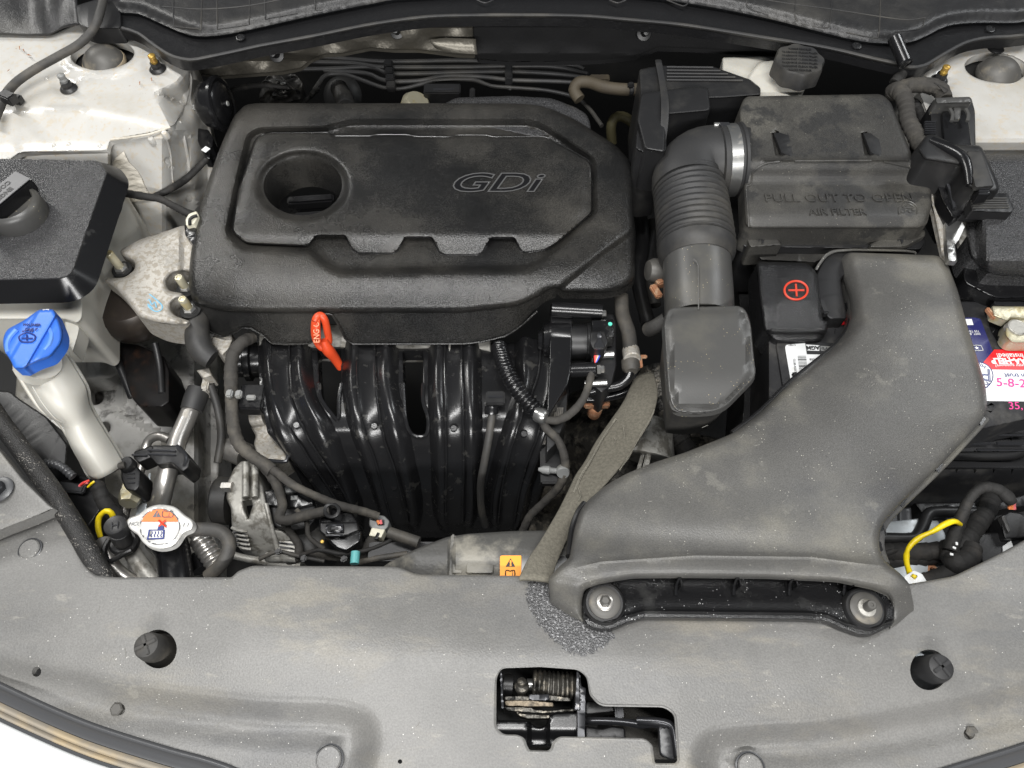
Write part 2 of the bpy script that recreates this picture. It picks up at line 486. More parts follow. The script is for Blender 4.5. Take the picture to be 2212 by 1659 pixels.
mt['white'] = M('white_body_paint', (.50, .49, .462), .32, coat=.3, bump=(14, .05, .003), dirt=[((.50, .42, .30), 150, .52, .64, .5), ((.36, .33, .27), 9, .48, .74, .55), ((.28, .19, .12), 260, .66, .73, .6)])
mt['whiteclean'] = M('white_bumper_paint', (.66, .675, .675), .2, coat=.5)
mt['whitedim'] = M('dusty_white_body_paint', (.52, .51, .485), .42, bump=(20, .2, .003), dirt=[((.20, .185, .15), 13, .42, .64, .85), ((.07, .066, .06), 38, .54, .66, .8)])
mt['sealer'] = M('brushed_seam_sealer', (.62, .58, .50), .55, bump=(60, 1, .004, 3, True), stretch=(1, 5, 1), dirt=[((.33, .29, .22), 40, .5, .7, .6)])
mt['tank'] = M('milky_tank_plastic', (.53, .515, .465), .38, sss=.25, dirt=[((.40, .37, .30), 18, .5, .8, .45)])
mt['lid'] = M('grained_lid_plastic', (.06, .06, .062), .30, fine=(700, .45), bump=(800, 1, .0009))
mt['alu'] = M('cast_aluminium', (.40, .38, .345), .5, metal=.35, bump=(260, .8, .0012, 4), dirt=[((.30, .27, .22), 210, .50, .56, .8, .7)])
mt['aludark'] = M('dull_cast_aluminium', (.38, .37, .34), .5, metal=.4, bump=(180, .7, .0012, 4), dirt=[((.12, .11, .09), 60, .48, .62, .8)])
mt['pipe'] = M('aluminium_pipe', (.55, .53, .50), .32, metal=.85, bump=(300, .2, .0005), dirt=[((.30, .27, .22), 60, .52, .7, .6, .6)])
mt['steel'] = M('zinc_plated_steel', (.42, .42, .41), .3, metal=.9, dirt=[((.33, .30, .25), 120, .55, .7, .5, .6)])
mt['sheetzinc'] = M('galvanised_sheet', (.62, .67, .70), .42, metal=.35, dirt=[((.28, .28, .27), 30, .5, .7, .7)])
mt['rust'] = M('rusty_steel', (.36, .17, .09), .8, metal=.2, bump=(500, .6, .0005), dirt=[((.55, .40, .26), 160, .5, .65, .7)])
mt['brass'] = M('yellow_passivated_steel', (.55, .36, .08), .4, metal=.7, dirt=[((.30, .16, .05), 200, .5, .65, .8)])
mt['foil'] = M('crumpled_foil', (.13, .12, .10), .42, metal=.6, bump=(30, .5, .008, 4), bump2=(11, .6, .02))
mt['felt'] = M('black_felt', (.014, .014, .015), .95, bump=(400, .6, .001))
mt['foam'] = M('fibre_strip', (.20, .185, .148), .95, bump=(900, .7, .0007, 3), var=(400, .2), dirt=[((.20, .185, .15), 45, .55, .75, .5)])
mt['fray'] = M('frayed_fibre_edge', (.30, .28, .23), .9, bump=(600, 1, .002))
mt['tape'] = M('cloth_harness_tape', (.052, .048, .043), .8, bump=(150, .8, .0013, 3), dirt=[((.15, .135, .11), 30, .45, .7, .6)])
mt['tapedark'] = M('dark_harness_tape', (.022, .021, .020), .75, bump=(170, .8, .0012, 3), dirt=[((.08, .07, .06), 40, .5, .75, .5)])
mt['cowl'] = M('leathery_cowl_plastic', (.014, .014, .015), .33, bump=(700, .6, .0004), bump2=(70, .35, .003))
mt['cowltop'] = M('dusty_cowl_plastic', (.026, .026, .027), .42, bump=(600, .7, .0005), bump2=(60, .4, .003), dirt=[((.10, .095, .085), 8, .45, .75, .6)])
mt['blue'] = M('blue_cap_plastic', (.035, .15, .62), .42, bump=(500, .15, .0003), dirt=[((.22, .33, .65), 25, .5, .75, .35)])
mt['bluelight'] = M('faded_blue_rib', (.10, .24, .66), .5)
mt['orange'] = M('orange_red_handle', (.62, .065, .018), .4, bump=(300, .15, .0004))
mt['orangelab'] = M('orange_label', (.90, .33, .02), .45, dirt=[((.5, .2, .03), 60, .6, .75, .5)])
mt['orangecap'] = M('red_orange_print', (.80, .19, .05), .4)
mt['whitelab'] = M('white_label', (.78, .79, .79), .4, dirt=[((.55, .53, .48), 50, .55, .75, .5)])
mt['navy'] = M('navy_label', (.030, .034, .17), .4, dirt=[((.10, .10, .25), 50, .6, .75, .5)])
mt['red'] = M('red_label', (.72, .012, .02), .4)
mt['redprint'] = M('red_print', (.62, .05, .02), .45)
mt['pink'] = M('pink_marker', (.80, .05, .28), .5)
mt['inkblack'] = M('black_print', (.02, .02, .022), .5)
mt['inkgrey'] = M('grey_print', (.17, .17, .18), .5)
mt['inkblue'] = M('blue_marker', (.16, .42, .60), .6)
mt['inknavy'] = M('navy_print', (.03, .05, .25), .5)
mt['capmetal'] = M('enamelled_cap', (.72, .71, .68), .28, metal=.25, dirt=[((.5, .47, .42), 80, .62, .72, .6)])
mt['yellow'] = M('yellow_wire_tape', (.80, .60, .01), .4, bump=(220, .6, .001))
mt['cream'] = M('cream_nylon', (.68, .65, .52), .45)
mt['greyconn'] = M('pale_grey_nylon', (.30, .305, .30), .45, dirt=[((.25, .24, .2), 80, .5, .7, .6)])
mt['tan'] = M('dusty_tan_seal', (.36, .29, .19), .85, bump=(90, .4, .002), dirt=[((.24, .22, .19), 16, .45, .62, .8)])
mt['trim'] = M('satin_grey_trim', (.085, .087, .092), .35, bump=(200, .1, .0006))
mt['tanhose'] = M('tan_aged_hose', (.085, .068, .044), .7, bump=(500, .4, .0005), dirt=[((.05, .04, .03), 30, .5, .7, .5)])
mt['olive'] = M('olive_aged_hose', (.07, .06, .022), .7)
mt['brown'] = M('rusty_brown_enamel', (.045, .036, .030), .35, metal=.2, dirt=[((.09, .07, .05), 30, .5, .7, .5)])
mt['capgrey'] = M('dusty_dome_steel', (.13, .125, .115), .5, metal=.2, bump=(60, .2, .002), dirt=[((.33, .29, .22), 40, .52, .7, .6)])
mt['battery'] = M('battery_case', (.03, .03, .032), .45, bump=(500, .3, .0004), dirt=[((.12, .115, .105), 30, .48, .7, .5)])
mt['pbmetal'] = M('corroded_terminal', (.46, .43, .32), .38, metal=.5, bump=(160, .5, .001), dirt=[((.45, .36, .14), 50, .5, .65, .6)])
mt['braid'] = M('braided_sleeve', (.03, .029, .028), .45, bump=(900, 1, .0012), spk=((.32, .30, .27), 620, .30))
mt['mesh'] = M('grille_mesh', (.09, .085, .075), .6, bump=(1200, 1, .001))
mt['hookmetal'] = M('satin_black_steel', (.045, .046, .05), .28, metal=.5, dirt=[((.25, .23, .2), 60, .6, .75, .5)])
mt['rotor'] = M('dark_grimy_steel', (.10, .095, .085), .45, metal=.7, bump=(200, .8, .002), dirt=[((.30, .27, .22), 90, .5, .65, .7), ((.015, .015, .015), 50, .5, .6, .9)])
mt['teal'] = M('teal_paint', (.10, .60, .45), .5)
mt['redwire'] = M('red_wire', (.75, .06, .05), .4)
mt['bluewire'] = M('blue_wire', (.08, .11, .55), .4)
mt['orangewire'] = M('orange_wire', (.85, .28, .10), .45)
mt['pinkwire'] = M('pink_wire', (.85, .20, .22), .45)
mt['fanplastic'] = M('dusty_shroud_plastic', (.10, .098, .092), .5, bump=(300, .5, .0008), dirt=[((.33, .31, .26), 20, .45, .62, .8), ((.04, .04, .04), 13, .55, .7, .7)])
def offs(poly, ds, step=4):
    L = resample(poly, step); a = np.roll(L, 1, 0); b = np.roll(L, -1, 0); t = b-a
    nn = np.stack([-t[:, 1], t[:, 0]], -1); nn /= np.linalg.norm(nn, axis=1)[:, None]+1e-9
    if (L[:, 0]*np.roll(L[:, 1], -1)-np.roll(L[:, 0], -1)*L[:, 1]).sum() < 0: nn = -nn
    return [L+nn*d for d in ds]
def outline_text(body, u, v, z, size, mat, parent, shear=0, bold=0, sx=1, r=.00065):
    cu = bpy.data.curves.new('t', 'FONT'); cu.body = body; cu.size = size; cu.align_x = 'CENTER'; cu.align_y = 'CENTER'
    cu.shear = shear; cu.offset = bold; cu.fill_mode = 'NONE'; cu.bevel_depth = r; cu.bevel_resolution = 1; cu.resolution_u = 4
    t = bpy.data.objects.new('tmp', cu); COL.objects.link(t)
    me = bpy.data.meshes.new_from_object(t.evaluated_get(bpy.context.evaluated_depsgraph_get())); bpy.data.objects.remove(t)
    me.transform(Matrix.Translation(P(u, v, z))@Matrix.Diagonal((sx, 1, 1, 1))); me.materials.clear()
    return link('emblem_glint_outline', me, mat, parent=parent)
def Z(u, v, z=0.0): return 0*np.asarray(u, float)+z

# ================================================================ setting
def wplane(name, pts, mat, kind='structure'):
    return build(name, pts, [tuple(range(len(pts)))], mat, kind=kind, smooth=None)
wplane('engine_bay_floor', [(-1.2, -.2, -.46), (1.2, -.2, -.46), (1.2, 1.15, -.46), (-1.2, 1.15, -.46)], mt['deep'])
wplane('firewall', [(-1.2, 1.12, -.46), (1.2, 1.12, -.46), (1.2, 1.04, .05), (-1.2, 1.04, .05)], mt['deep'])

# ---- left strut tower and the body sheet in front of it
TOPP = [(-80, 40), (405, 40), (404, 145), (380, 176), (330, 200), (348, 236), (368, 276), (330, 330), (100, 400), (-80, 400)]
BRK = [(-200, 262), (40, 243), (190, 243), (300, 262), (420, 300), (420, 600), (-200, 600)]
def tower_z(u, v):
    Q = uv(u, v); d = np.clip(-sdf(Q, TOPP), 0, None).reshape(np.shape(u))
    z = .03-.045*sm(d, -8, 60)-.016*sm(sdf(Q, BRK), -14, 80).reshape(np.shape(u))
    for (a, b, r) in ((145, 185, 34), (336, 146, 30)):      # stud seats
        q = np.hypot(u-a, (v-b)*1.3); z = z-.003*(1-sm(q, r*.55, r))
    q = np.hypot((u-222)/86, (v-119)/44); z = z+.003*(1-sm(q, .95, 1.15))
    z = z+.0022*np.exp(-((v-236)/7.)**2)*sm(u, 90, 110)*(1-sm(u, 170, 190))
    z = z+.002*np.exp(-((u-(352+.30*(v-215)))/9.)**2)*sm(v, 176, 186)*(1-sm(v, 214, 226))
    l = (v-250)-(u-372)*1.1
    return z
tw = sheet('inner_fender', rc([(-60, 60), (60, 72), (110, 76), (135, 66), (165, 52), (260, 58), (330, 98), (375, 126), (402, 136), (412, 160), (408, 200), (396, 240), (376, 272, 5), (325, 287), (258, 299), (237, 303), (233, 326, 3), (45, 329), (-60, 400)], 10),
    tower_z, mt['white'], holes=[ell(222, 119, 68, 31, 40, math.radians(-4))], feats=offs(TOPP, (-60, -40, -20, -8, 0, 8))+offs(BRK, (-14, 0, 14, 40)), grid=7, er=4, ez=.002, skirt=.006, hole_skirt=.01, kind='structure')
def apron_z(u, v):
    u = np.asarray(u, float); v = np.asarray(v, float)
    tz = tower_z(u, np.clip(v, 0, 304)*(u > 237)+np.clip(v, 0, 326)*(u <= 237))
    z = tz-.004-.00055*np.clip(v-np.where(u > 237, 300, 330), 0, 400)-.06*sm(v, 520, 640)
    z = z-.03*sm(u, 412, 450)
    z = z-.006*(1-sm(np.hypot(u-404, v-430), 10, 30))
    return z
def az(u, v, d=.002): return float(apron_z(np.array([float(u)]), np.array([float(v)]))[0])+d
ap = sheet('apron_panel', rc([(-60, 310), (228, 306), (240, 292), (325, 272), (378, 236), (392, 180), (402, 140), (430, 150), (446, 235), (466, 330), (452, 440), (446, 620), (180, 620), (-60, 430)], 6),
    apron_z, mt['white'], holes=[ell(362, 347, 6, 6, 14), ell(409, 430, 6.5, 6, 14), ell(404, 351, 2.5, 6, 10)], grid=9, er=3, ez=.0015, skirt=.02, hole_skirt=.012, kind='structure')
for a, b in ((330, 305), (359, 293)):
    p = P(a, b, float(apron_z(np.array([a]), np.array([b]))[0]))
    lathe('weld_stud', p, (0, -.2, 1), [(.0045, -.002), (.0045, .003), (.003, .006), (0, .0065)], mt['white'], 12, parent=ap)
tube('seam_bead', [(a, b, az(a, b, .004)) for a, b in ((239, 302), (262, 299), (300, 294), (330, 288), (368, 274))], .0014, mt['sealer'], parent=ap, seg=8)
ribbon('brushed_sealer', [(a, b, az(a, b), c, d, az(c, d)) for a, b, c, d in ((256, 335, 268, 328), (243, 352, 278, 350), (252, 380, 300, 375), (262, 412, 316, 410), (262, 440, 330, 430))], mt['sealer'], bulge=.0015, thick=.002, parent=ap)
ribbon('brushed_sealer', [(a, b, az(a, b), c, d, az(c, d)) for a, b, c, d in ((232, 512, 240, 540), (262, 505, 268, 534), (296, 508, 298, 520))], mt['sealer'], bulge=.002, thick=.002, parent=ap)
# left wing beside the tower (leaf litter on it)
for i in range(7):
    a, b = [(42, 100), (58, 118), (50, 106), (61, 117), (302, 176), (327, 168), (20, 150)][i]
    rr = rng.uniform(.4, .8); an = rng.uniform(0, 3)
    tube('leaf_litter', [(a, b, .0325), (a+5*math.cos(an)*rr, b+5*math.sin(an)*rr, .034), (a+10*math.cos(an)*rr, b+9*math.sin(an)*rr, .0325)], .0006, mt['rust'], seg=5, flat=.5, parent=tw)

# ---- right strut tower
def rtower_z(u, v):
    z = Z(u, v, .03)
    q = np.hypot(u-2037, (v-172)*1.3); z = z-.003*(1-sm(q, 18, 34))
    return z-.03*sm(v, 296, 345)
rt = sheet('inner_fender', rc([(1974, 150), (2034, 122), (2088, 96), (2140, 84), (2270, 78), (2270, 345), (2120, 345), (2040, 330), (2004, 250), (1985, 200)], 8), rtower_z, mt['white'],
    holes=[ell(2152, 147, 68, 31, 40, math.radians(4))], grid=9, er=4, ez=.002, skirt=.09, hole_skirt=.01, kind='structure')
def strut_cap(u, v, side):
    t = thing('strut_mount', 'grey domed strut mount in the round opening of the %s white strut tower' % side, 'strut mount')
    p = P(u, v, .025)
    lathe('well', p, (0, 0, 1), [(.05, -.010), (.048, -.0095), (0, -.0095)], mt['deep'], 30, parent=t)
    lathe('rubber_ring', p, (0, 0, 1), [(.0205, -.008), (.0256, -.004), (.0264, 0), (.0250, .003), (.0205, .004), (0, .004)], mt['tan'] if side == 'left' else mt['capgrey'], 30, parent=t)
    lathe('dome', p, (0, 0, 1), [(.0250, .001), (.0240, .005), (.0222, .008), (.0185, .012), (.0140, .0155), (.009, .0178), (.0045, .0186), (0, .0188)], mt['capgrey'], 30, parent=t)
strut_cap(225, 134, 'left'); strut_cap(2157, 160, 'right')
def strut_nut(u, v, z, stud, label, lean=(0, 0)):
    t = thing('flange_nut', label, 'nut', 'nuts on the strut tower studs')
    p = P(u, v, z); ax = (lean[0], lean[1], 1)
    lathe('washer', p, ax, [(.0098, 0), (.0102, .001), (.008, .0035), (.0062, .0042)], mt['black'], 20, parent=t)
    lathe('hex_nut', p, ax, [(.0066, .0035), (.0068, .0085), (.0060, .0098), (.003, .0098)], mt['black'], 6, parent=t, smooth=20)
    lathe('stud', p, ax, [(.0042, .009), (.0042, .012), (.0046, .0125), (.0036, .0155), (.0044, .0165), (.0044, .0195), (.003, .0205), (0, .0207)], mt[stud], 14, parent=t)
strut_nut(149, 192, .0275, 'greyconn', 'black nut on grey stud, nearest the reservoir on the left strut tower')
strut_nut(341, 150, .0275, 'brass', 'black nut on yellow stud at the inner edge of the left strut tower')
strut_nut(232, 80, .030, 'rust', 'black nut on rusty stud behind the left strut dome')
strut_nut(2028, 174, .0275, 'brass', 'black nut on yellow stud at the inner edge of the right strut tower')
strut_nut(2150, 106, .030, 'rust', 'black nut on rusty stud behind the right strut dome')

# ---- frame rail and low body sheet, left
def rail_z(u, v):
    return -.22-.06*sm(v, 900, 1250)+.012*np.cos((u-300)/60.)*np.cos((v-830)/70.)+.03*sm(u, 330, 420)*(1-sm(v, 760, 900))-.06*sm(u, 415, 462)+.012*np.exp(-((u-262-.15*(v-830))/9.)**2)*(1-sm(v, 860, 900))+.012*np.exp(-((u-285-.15*(v-830))/8.)**2)*(1-sm(v, 850, 890))+.014*sm(v-.5*(u-300), 905, 925)*(1-sm(u, 352, 362))-.010*np.exp(-((v-1010-.6*(u-400))/12.)**2)*sm(u, 380, 400)
sheet('frame_rail', rc([(120, 640), (300, 640), (470, 700), (474, 1000), (458, 1300), (200, 1300), (90, 960)], 10), rail_z, mt['whitedim'],
    holes=[ell(206, 858, 17, 17, 20), ell(230, 924, 9, 12, 14)], grid=9, er=8, ez=.006, skirt=.05, kind='structure')
sheet('inner_wheel_panel', rc([(40, 760), (160, 700), (262, 745), (262, 800), (245, 815), (180, 822), (190, 960), (150, 990), (30, 900)], 8), lambda u, v: -.17-.0004*(v-760)+.02*np.exp(-((u-215)/30.)**2), mt['whitedim'], grid=10, er=8, ez=.006, skirt=.03, kind='structure')
tube('body_seam', [(288, 932, -.235), (300, 922, -.235), (330, 916, -.23), (352, 917, -.23)], .0018, mt['sealer'], parent=bpy.data.objects['frame_rail'], seg=6)
tube('body_seam', [(290, 932, -.235), (288, 950, -.235), (280, 972, -.235)], .0014, mt['sealer'], parent=bpy.data.objects['frame_rail'], seg=6)

# ================================================================ cowl
CL = [(-60, 74), (110, 72), (168, 52), (192, 61), (262, 65), (300, 77), (337, 105), (375, 127), (410, 134), (500, 117), (553, 105), (678, 82), (803, 57), (923, 41), (1015, 38), (1106, 37), (1256, 39), (1356, 47), (1481, 59), (1659, 87), (1784, 107), (1884, 130), (1934, 141), (1966, 150), (1996, 146), (2034, 124), (2084, 97), (2134, 86), (2180, 84), (2230, 78)]
CI = [(240, 10), (257, 26), (300, 30), (350, 52), (412, 76), (475, 76), (553, 61), (678, 33), (803, 8), (878, -3), (1106, -12), (1356, -8), (1506, 10), (1659, 40), (1809, 78), (1884, 92), (1959, 92), (1996, 80), (2046, 56), (2109, 49), (2196, 49), (2240, 40)]
co = thing('cowl_cover', 'black plastic cowl trim curving across the bay below the windscreen', 'cowl trim')
def low_z(u, v): return Z(u, v, .050)
mid = [tuple(p) for p in cr(CL[3:], 20)]; top = [tuple(p) for p in cr(CI, 20)]
CLn = np.array(mid); 
def flange_z(u, v):
    d = dist(uv(u, v), mid, False).reshape(np.shape(u)); return .056-.004*sm(d, 0, 40)
sheet('flange', mid+[(2300, 30)]+top[::-1]+[(192, 20)], flange_z, mt['cowl'], grid=10, er=3, ez=.0015, skirt=.012, parent=co)
ribbon('rubber_seal', [(p[0], p[1]-9, .0585, p[0], p[1]+1, .054) for p in mid[::2]], mt['rubber'], bulge=.0025, pw=2, nt=7, step=.02, thick=.004, parent=co)
def scut_z(u, v):
    d = dist(uv(u, v), top, False).reshape(np.shape(u)); g = .058+.009*sm(d, 0, 28)
    return g
sheet('top_panel', top+[(2300, 40), (2300, -60), (200, -60), (225, 0)], scut_z, mt['cowltop'], grid=9, feats=[np.array([(a, b-d) for a, b in top]) for d in (1.5, 5, 9, 13, 17, 21, 26, 32)], parent=co)
for L in ([(375, -20), (375, 52), (380, 58), (428, 62), (434, 58), (437, -20)], [(469, -20), (470, 56), (477, 61), (533, 53), (538, 46), (540, -20)], [(572, -20), (574, 36), (580, 39), (643, 28)], [(680, -10), (682, 17), (688, 22), (750, 13)],
          [(350, 14), (440, 20), (540, 12), (640, -8)], [(1440, 0), (1476, 13), (1486, 4), (1488, -14)], [(1614, -10), (1616, 16), (1660, 34)], [(1721, -20), (1721, 44), (1780, 60), (1792, 52), (1796, 14), (1796, -20)], [(1828, 70), (1885, 81), (1898, 74), (1902, 0)], [(1934, 69), (1985, 62), (1995, 50), (1998, 38)], [(1600, -8), (1660, 1), (1725, 11), (1796, 20), (1900, 36), (1960, 43), (2000, 38)]):
    LL_ = cr(L, 8); tube('pressed_line', [(a, b, float(scut_z(np.array([a]), np.array([b]))[0])) for a, b in LL_], .0009, mt['rubber'], seg=6, parent=co)
for p in ((520, 82), (1850, 100), (2138, 64), (190, 42)):
    lathe('push_clip', P(p[0], p[1], .056), (0, -.1, 1), [(.0055, 0), (.0055, .0012), (.0042, .0016), (.004, .001), (.0018, .001), (0, .001)], mt['cowl'], 18, parent=co)
for a, b in ((1040, 1056), (1326, 1342)):
    tube('drip_notch', [(a-10, 0, .060), ((a+b)/2, 7, .060), (b+10, 0, .060)], .0012, mt['cowltop'], parent=co, seg=6)
# wing liner, top left, and hinge corner
wl = thing('hinge_cover', 'dark pleated plastic liner in the top left corner beside the cowl', 'liner')
ribbon('liner_sheet', [(-60, 72, .035, -60, -70, .06), (0, 73, .035, -10, -70, .06, .006), (70, 74, .035, 60, -70, .06, -.004), (105, 73, .036, 118, -70, .06, .010), (135, 58, .04, 150, -70, .06), (172, 50, .046, 165, -70, .06, .004)], mt['cowltop'], bulge=.004, pw=2, thick=.003, parent=wl)
block('hinge_foot', rc([(164, 12), (235, -10), (262, 30), (262, 62), (190, 62), (168, 52)], 8), .060, .02, mt['black'], parent=wl)

# firewall insulation
ins = thing('firewall_insulation', 'crumpled foil and black felt insulation sheet under the cowl', 'insulation')
def ins_z(u, v):
    return .028-.0006*np.clip(v-60, 0, 120)+.0016*np.sin(u/17.)*np.sin(v/11.)-.012*sm(v, 118, 130)
F1 = [(395, 132), (500, 112), (553, 100), (678, 76), (803, 50), (923, 35), (1020, 33), (1026, 120), (990, 119), (940, 112), (905, 108), (850, 108), (800, 104), (740, 116), (700, 118), (672, 130), (650, 148), (610, 156), (553, 160), (470, 166), (430, 158)]
sheet('foil_layer', rc(F1, 5), lambda u, v: ins_z(u, v)+.001, mt['foil'], grid=6, er=3, ez=.002, skirt=.004, parent=ins)
F2 = [(1018, 34), (1106, 31), (1256, 33), (1356, 41), (1481, 53), (1659, 80), (1784, 100), (1830, 112), (1800, 120), (1740, 118), (1640, 112), (1480, 104), (1420, 102), (1400, 112), (1370, 122), (1300, 130), (1240, 132), (1106, 134), (1033, 128), (1026, 112)]
sheet('felt_layer', rc(F2, 6), lambda u, v: ins_z(u, v)-.002, mt['felt'], grid=8, er=4, ez=.003, skirt=.006, parent=ins)
ribbon('ribbed_foil_fold', [(928, 86, .0255, 940, 104, .017), (960, 82, .0255, 965, 112, .015), (1000, 83, .0255, 1003, 116, .013), (1028, 84, .0255, 1031, 118, .013)], mt['foil'], bulge=.004, pw=2, thick=.002, parent=ins)
for i, (a, b) in enumerate(((598, 118), (858, 68), (1391, 72))):
    t = thing('insulation_stud', ['black push stud in the foil insulation nearest the horn', 'black push stud in the foil insulation below the middle of the cowl', 'black push stud in the felt insulation to the right'][i], 'stud', 'push studs in the firewall insulation')
    z = .022; p = P(a, b, z); ax = (0, -.55, .45)
    lathe('flange', p, ax, [(.009, 0), (.0095, .001), (.009, .002), (.004, .003)], mt['black'], 20, parent=t)
    lathe('pin', p, ax, [(.0048, .001), (.0046, .018), (.0038, .0205), (.001, .021)], mt['black'], 14, parent=t)

# ================================================================ front cover over the radiator support
FP = rc([(-400, 1120), (122, 1102, 3), (150, 1150), (172, 1200), (188, 1227), (207, 1243, 8), (250, 1247), (500, 1247, 4), (515, 1233, 6), (545, 1222, 8), (860, 1224), (900, 1241), (1150, 1244), (1960, 1262, 4), (2059, 1245), (2109, 1221), (2170, 1191), (2300, 1118), (2580, 930),
         (2620, 1460, 0), (2300, 1585), (2212, 1614), (2084, 1654), (1900, 1700), (1500, 1780), (1106, 1800), (700, 1760), (475, 1655), (350, 1619), (175, 1562), (0, 1484), (-80, 1440, 0), (-400, 1230, 0)], 14)
CEN = crc([(-450, 1180), (-200, 1330), (0, 1408), (150, 1438), (300, 1474), (553, 1506), (720, 1514), (800, 1540), (822, 1600), (815, 1700), (900, 1900), (1400, 1900), (1487, 1700), (1490, 1640), (1518, 1584), (1600, 1562), (1800, 1548), (2000, 1512), (2212, 1466), (2400, 1400), (2700, 1290), (2700, 900), (-450, 900)], 20)
def front_z(u, v):
    Q = uv(u, v); d = sdf(Q, CEN).reshape(np.shape(u))
    z = -.020*sm(-d, -5, 62)
    z = z+.006*sm(-d, 66, 120)
    z = z-.013*np.clip((1420-v)/190., 0, 1.6)**1.3
    z = z+.0015*np.exp(-((v-1400-.1*(u-1100))/60.)**2)
    return z
LATCH = rc([(1070, 1462, 18), (1082, 1441, 16), (1166, 1438, 0), (1251, 1444, 16), (1270, 1462, 10), (1276, 1500), (1296, 1523, 14), (1436, 1525, 14), (1459, 1542, 12), (1466, 1645, 6), (1459, 1652, 5), (1412, 1652, 8), (1407, 1612, 5), (1393, 1598, 9), (1208, 1594, 9), (1196, 1604, 5), (1192, 1619, 6), (1184, 1625, 4), (1143, 1624, 5), (1136, 1612, 6), (1131, 1596, 7), (1116, 1590, 5), (1086, 1590, 14), (1069, 1572, 12)], 6)
fr = thing('radiator_support_cover', 'wide dusty grey plastic cover across the front of the bay', 'cover')
fholes = [ell(342, 1402, 40, 42, 34), ell(2007, 1447, 41, 44, 34), ell(79, 1451, 10, 11, 18, .3), ell(258, 1532, 13, 12.5, 18), ell(864, 1645, 5, 5, 12), ell(2094, 1585, 12.5, 13, 18), LATCH]
sheet('panel', FP, front_z, mt['front'], holes=fholes, feats=offs(CEN, (-100, -80, -60, -45, -34, -26, -18, -10, -3, 6)), grid=13, er=6, ez=.003, step=6, soft_holes=False, skirt=.02, hole_skirt=.006, parent=fr)
def rim(name, loop, z, r, mat, parent):   # raised bead round an opening
    L = [tuple(p) for p in resample(loop, 4)]; L = L+[L[0], L[1]]
    Q = np.array([list(P(a, b, z)) for a, b in L]); return sweep(name, Q, np.full(len(Q), r), mat, 6, cap=False, parent=parent)
rim('opening_rim', LATCH, -.0005, .0011, mt['front'], fr)
# upper-left wing of the cover, lapped over the main panel
def fl_z(u, v): return .006+Z(u, v)-.004*sm(v, 1040, 1110)
fl = sheet('corner_panel', rc([(-400, 600), (0, 972, 3), (50, 1036), (108, 1092, 5), (118, 1098, 3), (60, 1123), (0, 1146), (-80, 1180), (-400, 1300)], 8), fl_z, mt['front'], grid=14, er=4, ez=.003, skirt=.014, parent=fr)
for i, (a, b, r, lab) in enumerate(((66, 1187, .0095, 0), (711, 1641, .0105, 0), (1620, 1658, .0105, 0))):
    z0 = float(front_z(np.array([a]), np.array([b]))[0])
    t = thing('push_clip', ['round grey push clip in the cover below the braided sleeve', 'round grey push clip at the bottom edge left of the latch', 'round grey push clip at the bottom edge right of the latch'][i], 'clip', 'push clips in the front cover')
    lathe('rim', P(a, b, z0), (0, 0, 1), [(r*1.08, -.001), (r*1.08, .0012), (r*.98, .0016), (r*.94, .0006)], mt['trim'], 26, parent=t)
    lathe('head', P(a, b, z0), (0, 0, 1), [(r*.92, 0), (r*.92, .002), (r*.82, .003), (0, .0032)], mt['front'], 26, parent=t)
for i, (a, b) in enumerate(((256, 1533), (2095, 1583))):
    t = thing('recessed_bolt', ['small grey bolt in a round hole below the left rubber bumper', 'small grey bolt in a round hole below the right rubber bumper'][i], 'bolt', 'bolts seen through holes in the front cover')
    lathe('head', P(a, b, -.022), (0, 0, 1), [(.0075, -.004), (.0075, 0), (.0055, .001), (.0052, .004), (.004, .005), (0, .005)], mt['capgrey'], 6, parent=t, smooth=20)
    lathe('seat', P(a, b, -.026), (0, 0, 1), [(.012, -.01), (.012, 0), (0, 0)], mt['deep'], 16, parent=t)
t = thing('corner_bolt', 'hex bolt and washer at the far left edge of the front cover', 'bolt')
lathe('washer', P(0, 1058, .007), (0, 0, 1), [(.012, 0), (.012, .0015), (.0105, .0022), (.006, .0022)], mt['trim'], 24, parent=t)
lathe('head', P(0, 1058, .007), (0, 0, 1), [(.0065, .002), (.0065, .007), (.005, .0082), (0, .0082)], mt['hookmetal'], 6, parent=t, smooth=20)
# rubber bonnet bumpers
for i, (a, b, s) in enumerate(((352, 1410, -1), (1990, 1455, 1))):
    t = thing('rubber_bumper', ['grey rubber bonnet bumper in the left round hole of the front cover', 'dark rubber bonnet bumper in the right round hole of the front cover'][i], 'bumper stop', 'rubber stops for the bonnet')
    p = P(a, b, -.022); mm = mt['hosegrey'] if i == 0 else mt['rubber']
    lathe('base', p, (0, 0, 1), [(.022, -.02), (.022, 0), (0, 0)], mt['grease'] if i == 0 else mt['sheetzinc'], 26, parent=t)
    lathe('body', p, (0, 0, 1), [(.0135, 0), (.0122, .012), (.0112, .022), (.0104, .030), (.0092, .033), (.0075, .0338), (0, .034)], mm, 28, parent=t)
    for k in range(2):
        q = p+Vector((0, 0, .0342)); wbox('cross_rib', q, .0165, .0030, .0016, mm, (0, 0, .5+k*math.pi/2), .0006, parent=t)

